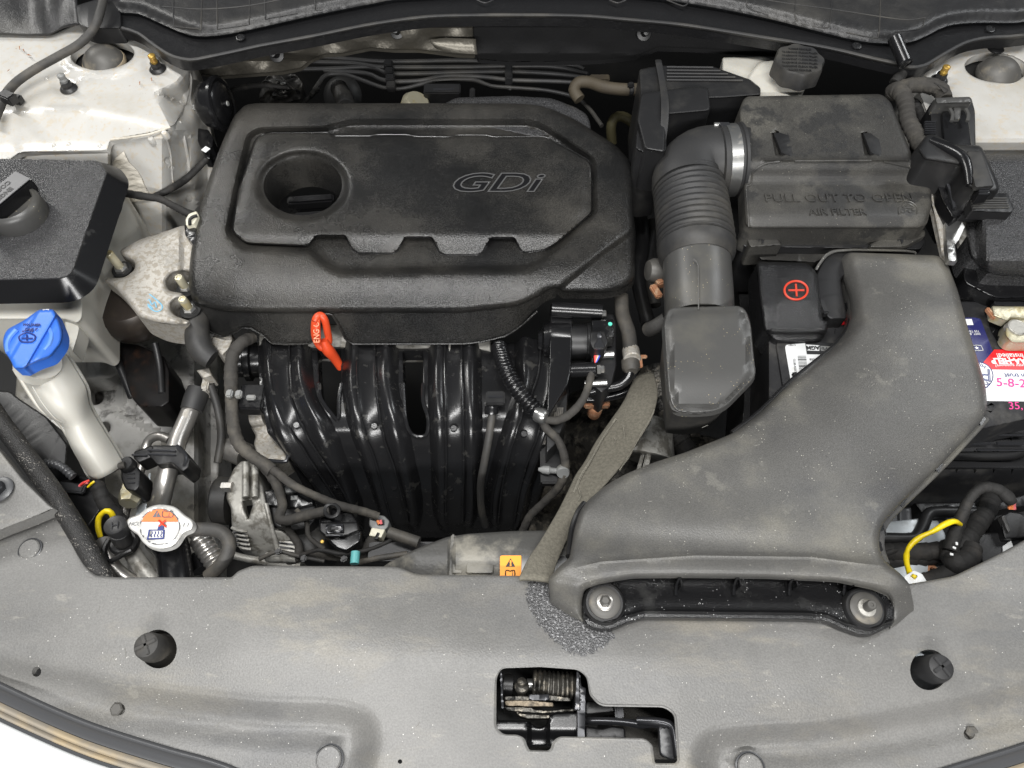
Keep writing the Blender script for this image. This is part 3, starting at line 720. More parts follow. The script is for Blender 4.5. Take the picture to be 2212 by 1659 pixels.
# bumper, seal and trim along the lower edge
def band(name, off, w, z, dz, mat, parent=None, bulge=.003, **k):
    E = [(-400, 1230), (-80, 1440), (0, 1484), (175, 1562), (350, 1619), (475, 1655), (700, 1740), (1106, 1800)]
    R = [(1500, 1790), (1800, 1735), (1950, 1695), (2084, 1654), (2212, 1614), (2300, 1580), (2620, 1450)]
    out = []
    for pts in (E, R):
        rows = []
        for a, b in pts: rows.append((a, b+off, z, a, b+off+w, z-dz, bulge))
        out.append(rows)
    return out
tr = thing('bumper_trim', 'satin grey trim strip following the curved lower edge of the front cover', 'trim strip')
for rows in band('', 2, 30, -.012, .006, None, bulge=-.002): ribbon('strip', rows, mt['trim'], bulge=0, pw=2, thick=.004, parent=tr)
ts = thing('bumper_seal', 'dusty tan double foam seal beside the white bumper', 'seal')
for rows in band('', 33, 18, -.018, .001, None, bulge=.003): ribbon('seal_bead', rows, mt['tan'], bulge=.003, pw=2, thick=.003, parent=ts)
for rows in band('', 51, 15, -.020, .001, None, bulge=.003): ribbon('seal_bead', rows, mt['tan'], bulge=.003, pw=2, thick=.003, parent=ts)
for rows in band('', 67, 8, -.022, .003, None, bulge=.001): ribbon('seal_base', rows, mt['trim'], bulge=0, pw=2, thick=.003, parent=ts)
bp = thing('bumper', 'glossy white painted bumper in the bottom left corner', 'bumper')
rows = [(a, b+76, -.026, a-60, b+330, -.12, .02) for a, b in [(-400, 1230), (-80, 1440), (0, 1484), (175, 1562), (350, 1619), (475, 1655), (700, 1740), (1106, 1800), (1500, 1790), (1800, 1735), (1950, 1695), (2084, 1654), (2212, 1614), (2300, 1580), (2620, 1450)]]
ribbon('painted_skin', rows, mt['whiteclean'], bulge=.02, pw=2.5, thick=.003, parent=bp)

# wet splash beside the duct
W0 = crc([(1140, 1262), (1150, 1250), (1178, 1247), (1192, 1290), (1222, 1320), (1275, 1345), (1322, 1358), (1322, 1380), (1302, 1398), (1272, 1411), (1245, 1414), (1215, 1398), (1188, 1372), (1162, 1345), (1146, 1318), (1138, 1290)], 5)
W_ = [(a+rng.uniform(-5, 5), b+rng.uniform(-5, 5)) for a, b in resample(W0, 2.5)]
for k in range(0):
    a = 2*math.pi*k/90; r = 1+rng.uniform(-.09, .09)
    cu_, cv_ = 1228+30*math.cos(a+2.6), 1325
    base = np.interp(a % (2*math.pi), [0, .8, 1.4, 2.2, 3.14, 4.0, 4.7, 5.5, 6.28], [95, 82, 88, 90, 86, 84, 70, 70, 95])
    W_.append((1228+base*r*math.cos(a), 1332+base*r*.88*math.sin(a)))
mt['wet'] = M('wet_plastic_painted_glints', (.11, .11, .112), .2, bump=(600, 1, .0014, 3), dirt=[((.50, .50, .51), 560, .53, .64, .7)])  # pale colour noise paints glints onto the damp grained patch
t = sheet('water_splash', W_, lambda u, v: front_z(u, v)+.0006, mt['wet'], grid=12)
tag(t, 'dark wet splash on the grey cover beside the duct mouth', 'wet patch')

mt['scuff'] = M('pale_scuff', (.34, .33, .30), .7)
for k in range(46):
    a, b = rng.uniform(40, 2180), rng.uniform(1275, 1640); 
    if min(np.hypot(a-342, b-1402), np.hypot(a-2007, b-1447)) < 70 or (1050 < a < 1490 and 1420 < b) or (1130 < a < 2000 and b < 1400): continue
    if b > np.interp(a, [0, 175, 475, 1106, 1950, 2212], [1450, 1530, 1620, 1650, 1650, 1580]): continue
    L_ = rng.uniform(5, 22); an = rng.normal(-.9, .5); zz = [float(front_z(np.array([a+q*L_*math.cos(an)]), np.array([b+q*L_*math.sin(an)]))[0])+.0001 for q in (0, .5, 1)]
    tube('scuff', [(a, b, zz[0]), (a+.5*L_*math.cos(an)+1, b+.5*L_*math.sin(an), zz[1]), (a+L_*math.cos(an), b+L_*math.sin(an), zz[2])], .00022, mt['scuff'], seg=4, parent=fr)
# ================================================================ engine cover
OUT = rc([(553, 223, 30), (530, 226, 10), (505, 250, 14), (478, 312), (455, 375), (428, 460), (412, 545), (406, 610, 20), (414, 652, 24), (470, 672, 20), (553, 677), (1000, 676), (1120, 662, 20), (1165, 640, 8), (1182, 628, 10), (1200, 622, 6), (1218, 632, 6), (1320, 633, 30), (1372, 612, 30), (1371, 520), (1367, 430), (1364, 350, 16), (1331, 314), (1240, 256, 20), (1170, 226, 30), (1100, 223)], 12)
REC = rc([(536, 292, 16), (560, 279, 10), (700, 276, 6), (760, 261, 20), (1150, 262, 20), (1185, 278, 10), (1284, 344, 14), (1288, 462, 14), (1200, 545, 10), (1150, 583, 24), (730, 590, 20), (700, 572, 10), (668, 546, 8), (520, 536, 20), (489, 504, 14), (510, 400)], 10)
PAN = rc([(553, 297, 18), (578, 287, 6), (708, 286, 6), (722, 294, 4), (800, 294), (812, 291), (880, 291), (895, 295), (970, 296), (985, 292), (1050, 292), (1066, 296), (1143, 295), (1180, 295, 14), (1270, 345, 6), (1279, 362, 8), (1279, 460, 10), (1202, 526), (1178, 540, 12), (1138, 546, 8),
          (1126, 543, 2), (1110, 514, 4), (1062, 514, 4), (1042, 546, 3), (1030, 551, 4), (960, 551, 4), (948, 544, 3), (932, 513, 4), (876, 513, 4), (860, 540, 3), (850, 548, 4), (774, 547, 4), (760, 538, 3), (745, 509, 4), (684, 509, 4), (668, 528, 4), (656, 531, 3), (530, 526, 14), (501, 500, 14), (514, 412)], 8)
HOLE = ell(654, 401, 85, 64, 48, math.radians(-2))
LOBE = [(1420, 455), (1371, 497), (1290, 556), (1194, 634), (1194, 700), (1420, 700)]
def cover_z(u, v):
    sh = np.shape(u); Q = uv(u, v)
    z = .002-.021*np.clip((v-560)/116., 0, 1.1)**1.8
    z = z-.004*sm(np.abs(u-900), 380, 480)
    dR = sdf(Q, REC).reshape(sh); dP = sdf(Q, PAN).reshape(sh)
    z = z-.0145*sm(dR, -7, 13)
    pz = .0130-.0100*np.clip((v-505)/42., 0, 1)**1.2-.0025*sm(-dP, -26, 0)*sm(-v, -500, -470)
    z = z+pz*sm(dP, -1.2, 3.0)
    q = np.hypot((u-654)/85., (v-401)/64.)
    z = z-.0095*(1-sm(q, .96, 1.26))
    dl = sdf(Q, LOBE).reshape(sh)
    z = z-.007*sm(dl, -3, 8)-.0025*np.exp(-(dl/5.)**2)
    return z
def cover_wall(u, v):
    u = np.asarray(u, float)
    bot = np.interp(u, [400, 412, 425, 465, 500, 515, 535, 556, 572, 600, 655, 666, 672, 680, 700, 716, 726, 738, 752, 1040, 1090, 1131, 1156, 1173, 1200],
                    [.035, .04, .045, .046, .034, .026, .026, .036, .051, .053, .052, .046, .025, .002, .0008, .002, .018, .046, .053, .053, .048, .034, .024, .016, .010])
    fr_ = sm(v, 600, 660)
    r = bot*fr_+.02*(1-fr_)
    return np.where(u > 1200, .009, r*(1-.32*fr_))
def cover_flare(u, v): return .14+.30*sm(v, 645, 672)*(1-sm(u, 1150, 1190))
hq = [[(654+85*q*math.cos(a), 401+64*q*math.sin(a)) for a in np.linspace(0, 6.283, 90)] for q in (1.02, 1.05, 1.09, 1.13, 1.17, 1.21, 1.25)]
ec = thing('engine_cover', 'large black grained engine cover with a raised centre panel and a round oil cap well', 'engine cover')
sheet('cover_shell', OUT, cover_z, mt['cover'], holes=[HOLE], feats=offs(PAN, (-1.2, 0, 1.3, 2.6, 6), 3)+offs(REC, (-5, -1, 3, 7, 9), 4)+hq+offs(LOBE, (-6, -3, 0, 3, 6, 9), 4), grid=8, er=17, ez=.009, rings=(.06, .15, .3, .5, .75, 1), step=4, soft_holes=False, skirt=cover_wall, flare=cover_flare, hole_skirt=.044, parent=ec)
# glossy parting line beads round the raised panel
for name, seg in (('panel_edge_bead', PAN),):
    L = resample(seg, 4); keep = [tuple(p) for p in L]
    L2 = keep+[keep[0]]
    zz = cover_z(np.array([p[0] for p in L2]), np.array([p[1] for p in L2]))
    Q = np.array([list(P(a, b, float(z)-.0002)) for (a, b), z in zip(L2, zz)])
    sweep('panel_edge_bead', Q, np.full(len(Q), .00065), mt['gloss'], 6, cap=False, parent=ec)
# bottom lip bead
lp = [(425, 690), (465, 717)]
Le = resample(OUT, 4); d_ = cover_wall(Le[:, 0], Le[:, 1]); ze = cover_z(Le[:, 0], Le[:, 1])-.006
ok = (Le[:, 1] > 640) & (Le[:, 0] > 408) & (Le[:, 0] < 1175)
pts = PX(Le[:, 0], Le[:, 1], ze); pts[:, 2] -= d_; pts[:, 1] -= .44*d_
Q = pts[ok]; Q = Q[np.argsort(Q[:, 0])]
sweep('lower_lip', Q, np.full(len(Q), .0011), mt['cover'], 6, parent=ec)
lt = thing('x', 'x', 'x'); ROOTS.remove(lt); bpy.data.objects.remove(lt)
zc = float(cover_z(np.array([900.]), np.array([400.]))[0])
text('GDi', 1062, 396, zc+.0002, .0400, mt['gloss'], ec, ext=.0006, shear=.35, bold=.0004, name='emblem', sx=1.5)
outline_text('GDi', 1062, 396, zc+.0008, .0400, mt['emb'], ec, shear=.35, bold=.0007, sx=1.5)
# oil cap down the well
oc = thing('oil_filler_cap', 'black oil filler cap with a grip bar in the round well of the engine cover', 'oil cap')
p = P(674, 444, -.056)
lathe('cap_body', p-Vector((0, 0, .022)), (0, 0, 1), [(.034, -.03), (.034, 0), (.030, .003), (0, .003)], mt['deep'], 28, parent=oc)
wbox('grip_bar', p+Vector((0, .002, .002)), .056, .013, .018, mt['gloss'], (0, 0, .10), .0022, parent=oc)
wbox('grip_step', p+Vector((.004, -.010, -.006)), .050, .010, .006, mt['black'], (0, 0, .10), .002, parent=oc)
# pale valve cover lobe behind
hc = thing('rear_cover_lobe', 'grey plastic lobe showing behind the upper right edge of the engine cover', 'engine cover')
block('shell', rc([(955, 226), (985, 211), (1106, 207), (1190, 212), (1242, 231), (1268, 247), (1276, 268), (1277, 290), (1150, 300), (960, 260)], 10), -.012, .05, mt['lid'], er=10, ez=.005, parent=hc)
# valve cover / head casting below the cover edge
hd = thing('cylinder_head', 'dull cast aluminium cylinder head edge below the engine cover', 'cylinder head')
block('casting', [(560, 745), (640, 748), (760, 752), (900, 752), (1010, 748), (1060, 760), (1060, 700), (560, 700)], -.075, .03, mt['aludark'], parent=hd)
for a in (584, 636, 971, 1023): bx('casting_rib', a, 752, -.068, .0018, .016, .012, mt['aludark'], parent=hd)

# ================================================================ intake manifold
MZ_v = [700, 745, 790, 850, 900, 930, 965, 1000, 1060, 1100, 1125, 1150]
MZ_z = [-.085, -.072, -.066, -.065, -.069, -.076, -.092, -.112, -.152, -.186, -.212, -.245]
def mz(v): return float(np.interp(v, MZ_v, MZ_z))
im = thing('intake_manifold', 'glossy black plastic intake manifold with four curved ribbed runners', 'intake manifold')
RUNX=1
def runner(L, R, bulge, name='runner'):
    vs_ = [745, 790, 829, 870, 905, 940, 979, 1017, 1054, 1085, 1112, 1130, 1142]
    vs_ = [v for v in vs_ if v <= max(L[-1][1], R[-1][1])+1]
    rows = []
    for i, v in enumerate(vs_):
        ul = np.interp(v, [p[1] for p in L], [p[0] for p in L]); ur = np.interp(v, [p[1] for p in R], [p[0] for p in R])
        sh = sm(v, 1095, 1142)*12
        rows.append((ul+sh, v, mz(v)-.008, ur-sh, v, mz(v)-.008, bulge*(1-.7*float(sm(v, 1110, 1142)))))
    return ribbon(name, rows, mt['runner'], bulge=bulge, pw='run', nt=33, step=.008, parent=im)
runner([(560, 745), (563, 800), (570, 850), (585, 930), (622, 985), (655, 1020), (700, 1080), (740, 1142)], [(672, 745), (680, 829), (693, 870), (728, 925), (748, 985), (770, 1040), (790, 1100), (800, 1142)], .0135)
runner([(742, 745), (738, 829), (742, 880), (752, 925), (775, 985), (795, 1040), (815, 1100), (830, 1142)], [(862, 745), (862, 829), (872, 880), (888, 940), (900, 1000), (912, 1060), (920, 1142)], .0135)
runner([(925, 745), (922, 829), (925, 900), (930, 1000), (934, 1142)], [(1040, 745), (1042, 829), (1044, 950), (1043, 1054), (1034, 1142)], .0135)
runner([(1110, 745), (1112, 829), (1098, 880), (1078, 940), (1060, 1000), (1048, 1060), (1046, 1145)], [(1225, 745), (1222, 829), (1216, 880), (1196, 940), (1172, 1000), (1150, 1060), (1136, 1145)], .0135)
def web_z(u, v): return np.interp(v, MZ_v, MZ_z)-.0075
sheet('runner_web', [(556, 740), (560, 850), (578, 935), (620, 985), (660, 1060), (735, 1142), (845, 1150), (1050, 1150), (1138, 1148), (1170, 1060), (1205, 960), (1230, 850), (1230, 740)], web_z, mt['runner'],
      holes=[rc([(686, 755), (690, 829), (694, 862), (722, 900, 3), (731, 902, 3), (731, 862), (737, 829), (736, 755)], 6), rc([(870, 758), (872, 829), (876, 905), (892, 938, 4), (919, 939, 4), (924, 905), (914, 867), (914, 758)], 6)],
      grid=8, er=2, ez=.001, skirt=.02, hole_skirt=.02, step=5, parent=im)
for L in ([(690, 829), (694, 862), (722, 901), (731, 903), (732, 862), (738, 829)], [(871, 829), (876, 905), (891, 939), (920, 940), (925, 905), (914, 867), (914, 829)]):
    tube('gap_lip', [(a, b, mz(b)-.006) for a, b in L], .0022, mt['runner'], seg=8, parent=im)
for L in ([(590, 760), (592, 829), (603, 880), (625, 915), (653, 945), (703, 1020), (745, 1085), (775, 1136)],
          [(630, 760), (630, 829), (638, 878), (668, 932), (702, 978), (730, 1020), (760, 1072), (785, 1130)],
          [(775, 760), (776, 829), (782, 892), (796, 935), (814, 979), (841, 1079), (857, 1140)],
          [(812, 760), (814, 829), (824, 905), (838, 950), (854, 992), (876, 1079), (893, 1142)],
          [(962, 760), (963, 829), (966, 979), (964, 1080), (969, 1144)], [(998, 760), (999, 829), (1003, 979), (1000, 1080), (1004, 1145)],
          [(1168, 760), (1160, 829), (1131, 892), (1106, 950), (1090, 1010), (1080, 1070), (1074, 1143)], [(1202, 800), (1183, 850), (1161, 930), (1138, 985), (1119, 1055), (1106, 1144)]):
    Lr = cr(L, 10); Q = []
    for a, b in Lr:
        T_ = P(a, b+6, mz(b+6))-P(a, b-6, mz(b-6)); n_ = Vector((T_.x*0, T_.z, -T_.y)).normalized()
        if n_.z < 0: n_ = -n_
        Q.append(list(P(a, b, mz(b)-.008)+n_*(.0124-.008*float(sm(b, 1100, 1142)))))
    Q = np.array(Q); sweep('rib', Q, np.full(len(Q), .0012), mt['runner'], 8, parent=im)
for a, b in ((640, 918), (808, 920), (980, 925), (1132, 937), (727, 1048), (851, 1052), (973, 1054), (1088, 1056)):
    z = mz(b)+.0032; p = P(a, b, z); lathe('ejector_mark', p, (0, -.6 if b > 1000 else -.15, .8), [(.0036, -.003), (.0038, .0002), (.0034, .0006), (.0031, .0002), (0, .0002)], mt['runner'], 16, parent=im)
# left end of the manifold
lathe('end_cap', P(548, 778, -.10), (-1, -.1, .1), [(.020, -.03), (.020, .0), (.024, .002), (.024, .008), (.019, .01), (.019, .018), (.013, .02), (0, .02)], mt['gloss'], 24, parent=im)
bx('bracket', 585, 985, -.14, .02, .03, .01, mt['black'], parent=im, rot=.4)

# ---- dipstick
dp = thing('oil_dipstick', 'orange-red engine oil dipstick handle with a finger loop, below the engine cover', 'dipstick')
loop = cr([(681, 692, -.018), (691, 681, -.016), (701, 690, -.020), (707, 715, -.034), (710, 738, -.048), (700, 752, -.050), (688, 744, -.045), (680, 722, -.034)], 3, True)
Q = np.array([list(P(*p)) for p in loop]+[list(P(*loop[0]))]); sweep('loop', Q, np.full(len(Q), .0040), mt['orange'], 10, cap=False, parent=dp)
ribbon('name_face', [(676, 684, -.014, 692, 682, -.014), (675, 715, -.026, 692, 713, -.026), (677, 738, -.037, 694, 742, -.037)], mt['orange'], bulge=.002, pw=2, thick=.006, parent=dp)
tube('stem', [(699, 735, -.040, .004), (708, 755, -.052, .0065), (722, 772, -.066, .0055), (736, 794, -.082, .0045)], .005, mt['orange'], parent=dp)
text('ENG OIL', 684, 712, -.0225, .0088, M('faded_orange_print', (.85, .35, .20), .4), dp, rot=math.pi/2, ext=.0004, tilt=(.62, 0), sx=.82)

# ---- harness along the left of the manifold
hs = thing('engine_harness', 'grey cloth-taped wiring harness hanging down the left side of the intake manifold', 'wiring harness')
tube('trunk', [(545, 728, -.06), (520, 742, -.05), (504, 765, -.055), (499, 800, -.06), (500, 850, -.065), (502, 905, -.07), (513, 953, -.08), (539, 981, -.085), (567, 1000, -.09), (588, 1017, -.092)], .0068, mt['tape'], parent=hs)
tube('branch_lower', [(568, 1006, -.094), (592, 1036, -.10), (605, 1067, -.10), (610, 1095, -.10), (603, 1119, -.10), (622, 1124, -.10), (664, 1113, -.10), (712, 1103, -.10)], .0052, mt['tape'], parent=hs)
tube('branch_long', [(572, 1002, -.090), (600, 1022, -.090), (632, 1047, -.09), (681, 1071, -.095), (733, 1092, -.10), (785, 1105, -.11), (818, 1116, -.115)], .0044, mt['tape'], parent=hs)
tube('branch_tail', [(608, 1122, -.12, .004), (632, 1157, -.13, .004), (645, 1178, -.135, .0042), (643, 1202, -.14, .0045), (620, 1218, -.15, .003)], .004, mt['tape'], parent=hs)
tube('branch_tail', [(660, 1190, -.15), (720, 1203, -.145), (780, 1200, -.14), (832, 1180, -.14)], .0042, mt['tape'], parent=hs)
tie = thing('cable_tie', 'pale grey cable tie round the taped harness left of the runners', 'cable tie', 'pale cable ties')
for q, (a, b) in enumerate(((494, 848), (514, 849))): bx('tie_head', a+0*q, b, -.052, .007, .009, .006, mt['greyconn'], parent=tie)
bx('clip_body', 542, 856, -.07, .026, .030, .016, mt['gloss'], parent=tie); bx('clip_pin', 541, 857, -.066, .010, .006, .004, mt['greyconn'], parent=tie)
tie = thing('cable_tie', 'black ridged tie on the harness above the alternator connectors', 'cable tie')
lathe('band', P(593, 1033, -.105), (.25, -1, .5), [(.0066, -.003), (.0072, -.002), (.0072, .002), (.0066, .003)], mt['tapedark'], 18, parent=tie)

# ---- connectors at the lower left of the manifold
cn = thing('harness_connector', 'large black square connector with a ring collar, in front of the manifold', 'connector')
block('body', rc([(688, 1130), (695, 1112), (709, 1102), (736, 1095), (760, 1105), (771, 1126), (774, 1143), (781, 1147), (779, 1171), (747, 1192), (726, 1185), (712, 1171), (705, 1161), (693, 1150)], 6), -.108, .035, mt['gloss'], er=5, parent=cn)
block('shoulder', rc([(690, 1128), (772, 1128), (776, 1146), (750, 1158), (705, 1160), (690, 1148)], 4), -.102, .010, mt['black'], er=4, ez=.003, parent=cn)
block('latch_frame', rc([(704, 1133), (741, 1131), (742, 1150), (703, 1152)], 2), -.098, .006, mt['hookmetal'], er=1.5, ez=.001, parent=cn)
block('latch_tab', rc([(708, 1137), (737, 1136), (738, 1147), (708, 1148)], 1), -.0965, .003, mt['gloss'], er=1, ez=.0005, parent=cn)
block('latch_slot', rc([(716, 1139), (730, 1138), (730, 1143), (716, 1144)], 1), -.0955, .002, mt['inkblack'], er=0, parent=cn)
block('foot', rc([(704, 1155), (742, 1154), (742, 1157), (704, 1158)], 1), -.098, .004, mt['hookmetal'], er=.8, ez=.0004, parent=cn)
Q = np.array([list(P(a, b, -.096)) for a, b in ell(717, 1103, 15, 14, 24)+[ell(717, 1103, 15, 14, 24)[0]]]); sweep('ring_collar', Q, np.full(len(Q), .0022), mt['black'], 8, cap=False, parent=cn)
cn = thing('harness_connector', 'white and grey plug hanging at the end of the long harness branch', 'connector')
block('grey_shell', rc([(798, 1118), (812, 1112), (830, 1114), (842, 1126), (838, 1140), (826, 1150), (806, 1146), (797, 1134)], 4), -.120, .016, mt['greyconn'], er=3, parent=cn)
block('cream_body', rc([(803, 1140), (832, 1144), (824, 1162), (797, 1157)], 2), -.114, .012, mt['cream'], er=2, ez=.001, parent=cn)
block('slot', [(815, 1150), (820, 1151), (815, 1164), (808, 1163)], -.1125, .004, mt['inkblack'], er=0, parent=cn)
tube('wire', [(815, 1124, -.114), (819, 1132, -.116)], .0014, mt['orangewire'], parent=cn, seg=6); tube('wire', [(822, 1123, -.114), (824, 1132, -.116)], .0014, mt['pinkwire'], parent=cn, seg=6)
block('throat', rc([(812, 1122), (830, 1122), (830, 1134), (814, 1134)], 2), -.1185, .003, mt['inkblack'], er=0, parent=cn)
tube('boot', [(812, 1160, -.125, .0065), (795, 1180, -.13, .006), (780, 1200, -.14, .004)], .006, mt['tape'], parent=cn)
# grey clip and black cup by the alternator
cn = thing('sensor_plug', 'black cup with a pale grey insert beside the alternator', 'plug')
block('cup', rc([(582, 1085), (680, 1085), (684, 1120), (670, 1140), (630, 1148), (592, 1138)], 12), -.125, .05, mt['black'], er=6, parent=cn)
block('clip_box', rc([(570, 1060), (600, 1054), (672, 1064), (678, 1090), (640, 1098), (575, 1092)], 4), -.118, .012, mt['gloss'], er=3, parent=cn)
block('insert', rc([(613, 1046), (634, 1043), (641, 1056), (638, 1064), (616, 1066)], 4), -.113, .010, mt['greyconn'], er=3, parent=cn)
block('insert_tab', rc([(628, 1071), (643, 1070), (643, 1079), (628, 1080)], 1), -.1165, .004, mt['greyconn'], er=1, ez=.0006, parent=cn)
lathe('round_boot', P(668, 1165, -.15), (0, 0, 1), [(.022, -.05), (.022, -.01), (.018, .004), (.012, .008), (0, .009)], mt['rubber'], 24, parent=cn)

# ---- corrugated conduit and loom, right of the manifold
cl = thing('corrugated_conduit', 'black corrugated conduit crossing the right hand runner', 'conduit')
tube('bellows', [(1078, 748, -.058), (1090, 790, -.045), (1112, 832, -.042), (1140, 868, -.044), (1166, 894, -.048)], .0080, mt['gloss'], parent=cl, corr=(.0046, .0020), seg=14)
lo = thing('taped_loom', 'thin grey taped loom looping from the conduit to the throttle connector and down', 'wiring loom')
tube('upper_loop', [(1170, 903, -.048), (1200, 908, -.05), (1230, 895, -.05), (1258, 865, -.048), (1272, 830, -.045), (1282, 790, -.040)], .0042, mt['tape'], parent=lo, wob=.05)
tube('lower_loop', [(1166, 898, -.047), (1180, 925, -.055), (1205, 950, -.06), (1219, 985, -.07), (1220, 1015, -.08), (1208, 1050, -.095), (1175, 1085, -.115), (1145, 1115, -.13), (1128, 1150, -.15)], .0044, mt['tape'], parent=lo, wob=.05)
lathe('foil_wrap', P(1169, 898, -.043), (1, -.6, .2), [(.007, -.006), (.0082, -.002), (.0078, .004), (.006, .006)], mt['steel'], 10, parent=lo)
tie = thing('cable_tie', 'pale grey cable tie and dart clip on the loom right of the manifold', 'cable tie', 'pale cable ties')
lathe('band', P(1216, 1018, -.080), (0, -1, .6), [(.0062, -.004), (.0068, -.003), (.0068, .003), (.0062, .004)], mt['greyconn'], 18, parent=tie)
lathe('dart', P(1190, 1016, -.082), (-1, .1, 0), [(.003, -.012), (.003, 0), (.0046, .002), (.004, .008), (.0015, .013), (0, .013)], mt['greyconn'], 12, parent=tie)
bx('bracket', 1190, 1000, -.09, .022, .045, .01, mt['black'], parent=tie)
vr = thing('vacuum_pipe', 'thin grey rubber pipe standing in a black collar between two runners', 'pipe')
tube('pipe', [(1064, 890, -.050), (1056, 945, -.06), (1046, 1000, -.085), (1038, 1050, -.12), (1040, 1100, -.16), (1048, 1135, -.2)], .0040, mt['hosegrey'], parent=vr)
lathe('collar', P(1062, 886, -.050), (0, .8, .5), [(.0070, -.004), (.0078, 0), (.0070, .004), (.005, .005), (0, .005)], mt['gloss'], 20, parent=vr)
bx('ladder_clip', 1070, 858, -.056, .020, .016, .006, mt['black'], parent=vr); bx('ladder_slot', 1070, 856, -.0545, .016, .003, .003, mt['hookmetal'], parent=vr)

# ================================================================ throttle body, right
tb = thing('throttle_body', 'black plastic throttle actuator with silver bolts and a green dot, right of the engine cover', 'throttle body')
block('strap', rc([(1189, 656), (1238, 670), (1234, 800), (1228, 830), (1185, 900), (1180, 895), (1186, 780)], 4), -.040, .03, mt['gloss'], er=4, parent=tb)
sweep('cross_tube', cr([list(P(1192, 668, -.034)), list(P(1300, 674, -.034))], .01), np.full(len(cr([list(P(1192, 668, -.034)), list(P(1300, 674, -.034))], .01)), .0085), mt['gloss'], 18, parent=tb)
lathe('motor', P(1190, 735, -.060), (-1, 0, 0), [(.022, -.02), (.022, .0), (.020, .003), (.018, .008), (.012, .010), (.010, .014), (0, .014)], mt['gloss'], 28, parent=tb)
lathe('housing', P(1245, 740, -.06), (1, 0, 0), [(.020, -.01), (.020, .010), (.022, .011), (.022, .015), (.020, .016), (.020, .03), (0, .03)], mt['black'], 28, parent=tb)
block('gear_case', rc([(1280, 680), (1325, 678), (1332, 700), (1332, 790), (1322, 830), (1300, 850), (1275, 830)], 6), -.052, .05, mt['black'], er=4, parent=tb)
block('square_lid', rc([(1278, 692), (1326, 690), (1328, 728), (1278, 730)], 3), -.027, .018, mt['gloss'], er=3, parent=tb)
lathe('green_dot', P(1318, 700, -.0265), (0, 0, 1), [(.0022, -.001), (.0022, .0006), (0, .0008)], mt['teal'], 12, parent=tb)
lathe('green_dot', P(1320, 769, -.0505), (0, 0, 1), [(.0022, -.001), (.0022, .0006), (0, .0008)], mt['teal'], 12, parent=tb)
for a, b in ((1296, 678), (1292, 798)):
    lathe('bolt', P(a+2, b, -.036), (1, 0, .1), [(.0052, -.002), (.0052, .0015), (.0042, .002), (.0042, .005), (.003, .006), (0, .006)], mt['steel'], 6, parent=tb, smooth=20)
tube('lower_boss', [(1232, 800, -.05), (1290, 798, -.042)], .0080, mt['gloss'], parent=tb)
lathe('small_bolt', P(1320, 765, -.047), (1, 0, .1), [(.0042, -.01), (.0042, .003), (0, .004)], mt['steel'], 10, parent=tb); lathe('small_bolt', P(1305, 827, -.047), (1, 0, .1), [(.0035, -.02), (.0035, .003), (0, .004)], mt['steel'], 10, parent=tb)
block('connector', rc([(1276, 716), (1306, 715), (1314, 740), (1306, 756), (1282, 756), (1274, 740)], 3), -.020, .016, mt['black'], er=3, parent=tb)
block('connector_latch', rc([(1290, 718), (1299, 718), (1300, 735), (1306, 746), (1306, 752), (1283, 752), (1283, 745), (1290, 735)], 2), -.0180, .004, mt['hookmetal'], er=1.5, ez=.001, parent=tb)
for a, m_ in ((1284, 'redwire'), (1287, 'pinkwire'), (1290, 'orangewire'), (1293, 'cream'), (1297, 'bluewire')):
    tube('wire', [(a+1, 756, -.034), (a*.7+1287*.3, 770, -.034), (1286, 784, -.037)], .0011, mt[m_], seg=6, parent=tb)
# flange plates at the manifold end
block('flange_plates', rc([(1190, 830), (1228, 832), (1224, 905), (1200, 960), (1180, 980), (1180, 900)], 4), -.062, .05, mt['black'], er=3, parent=tb)
for i in range(6): tube('plate_edge', [(1196+i*4, 880, -.058), (1190+i*4, 915, -.066), (1172+i*4, 960, -.085)], .0008, mt['pipe'], seg=5, parent=tb)

# ---- coolant hose with clamps, right of throttle
hz = thing('coolant_hose', 'grey coolant hose with a rusty spring clamp right of the throttle actuator', 'hose')
tube('hose', [(1342, 640, -.05), (1345, 680, -.05), (1358, 720, -.048), (1362, 760, -.046), (1365, 775, -.046)], .0080, mt['hosegrey'], parent=hz, step=.005)
lathe('spring_clamp', P(1364, 766, -.046), (0, -1, .3), [(.0082, -.008), (.0092, -.007), (.0092, .007), (.0082, .008)], mt['alu'], 22, parent=hz)
bx('clamp_ear', 1384, 769, -.046, .014, .004, .003, mt['rust'], parent=hz); bx('clamp_ear', 1384, 782, -.046, .004, .012, .003, mt['rust'], parent=hz)
lathe('hose_end', P(1363, 790, -.05), (0, -1, .1), [(.0100, -.006), (.0100, .003), (.006, .008), (0, .008)], mt['hosegrey'], 22, parent=hz)
cp = thing('coolant_pipe', 'glossy black bent metal coolant pipe below the clamped hose', 'pipe')
tube('pipe', [(1362, 792, -.052), (1358, 815, -.056), (1338, 832, -.06), (1305, 838, -.062), (1275, 846, -.065)], .0052, mt['gloss'], parent=cp)
tube('pipe', [(1372, 800, -.066), (1366, 835, -.075), (1345, 850, -.08), (1295, 862, -.082), (1262, 862, -.084)], .0044, mt['gloss'], parent=cp)
bx('rusty_bracket', 1290, 866, -.088, .028, .010, .010, mt['rust'], parent=cp)
lathe('bleed_screw', P(1287, 882, -.10), (0, -.2, 1), [(.0075, -.02), (.0075, 0), (.005, .003), (0, .003)], mt['rust'], 18, parent=cp)

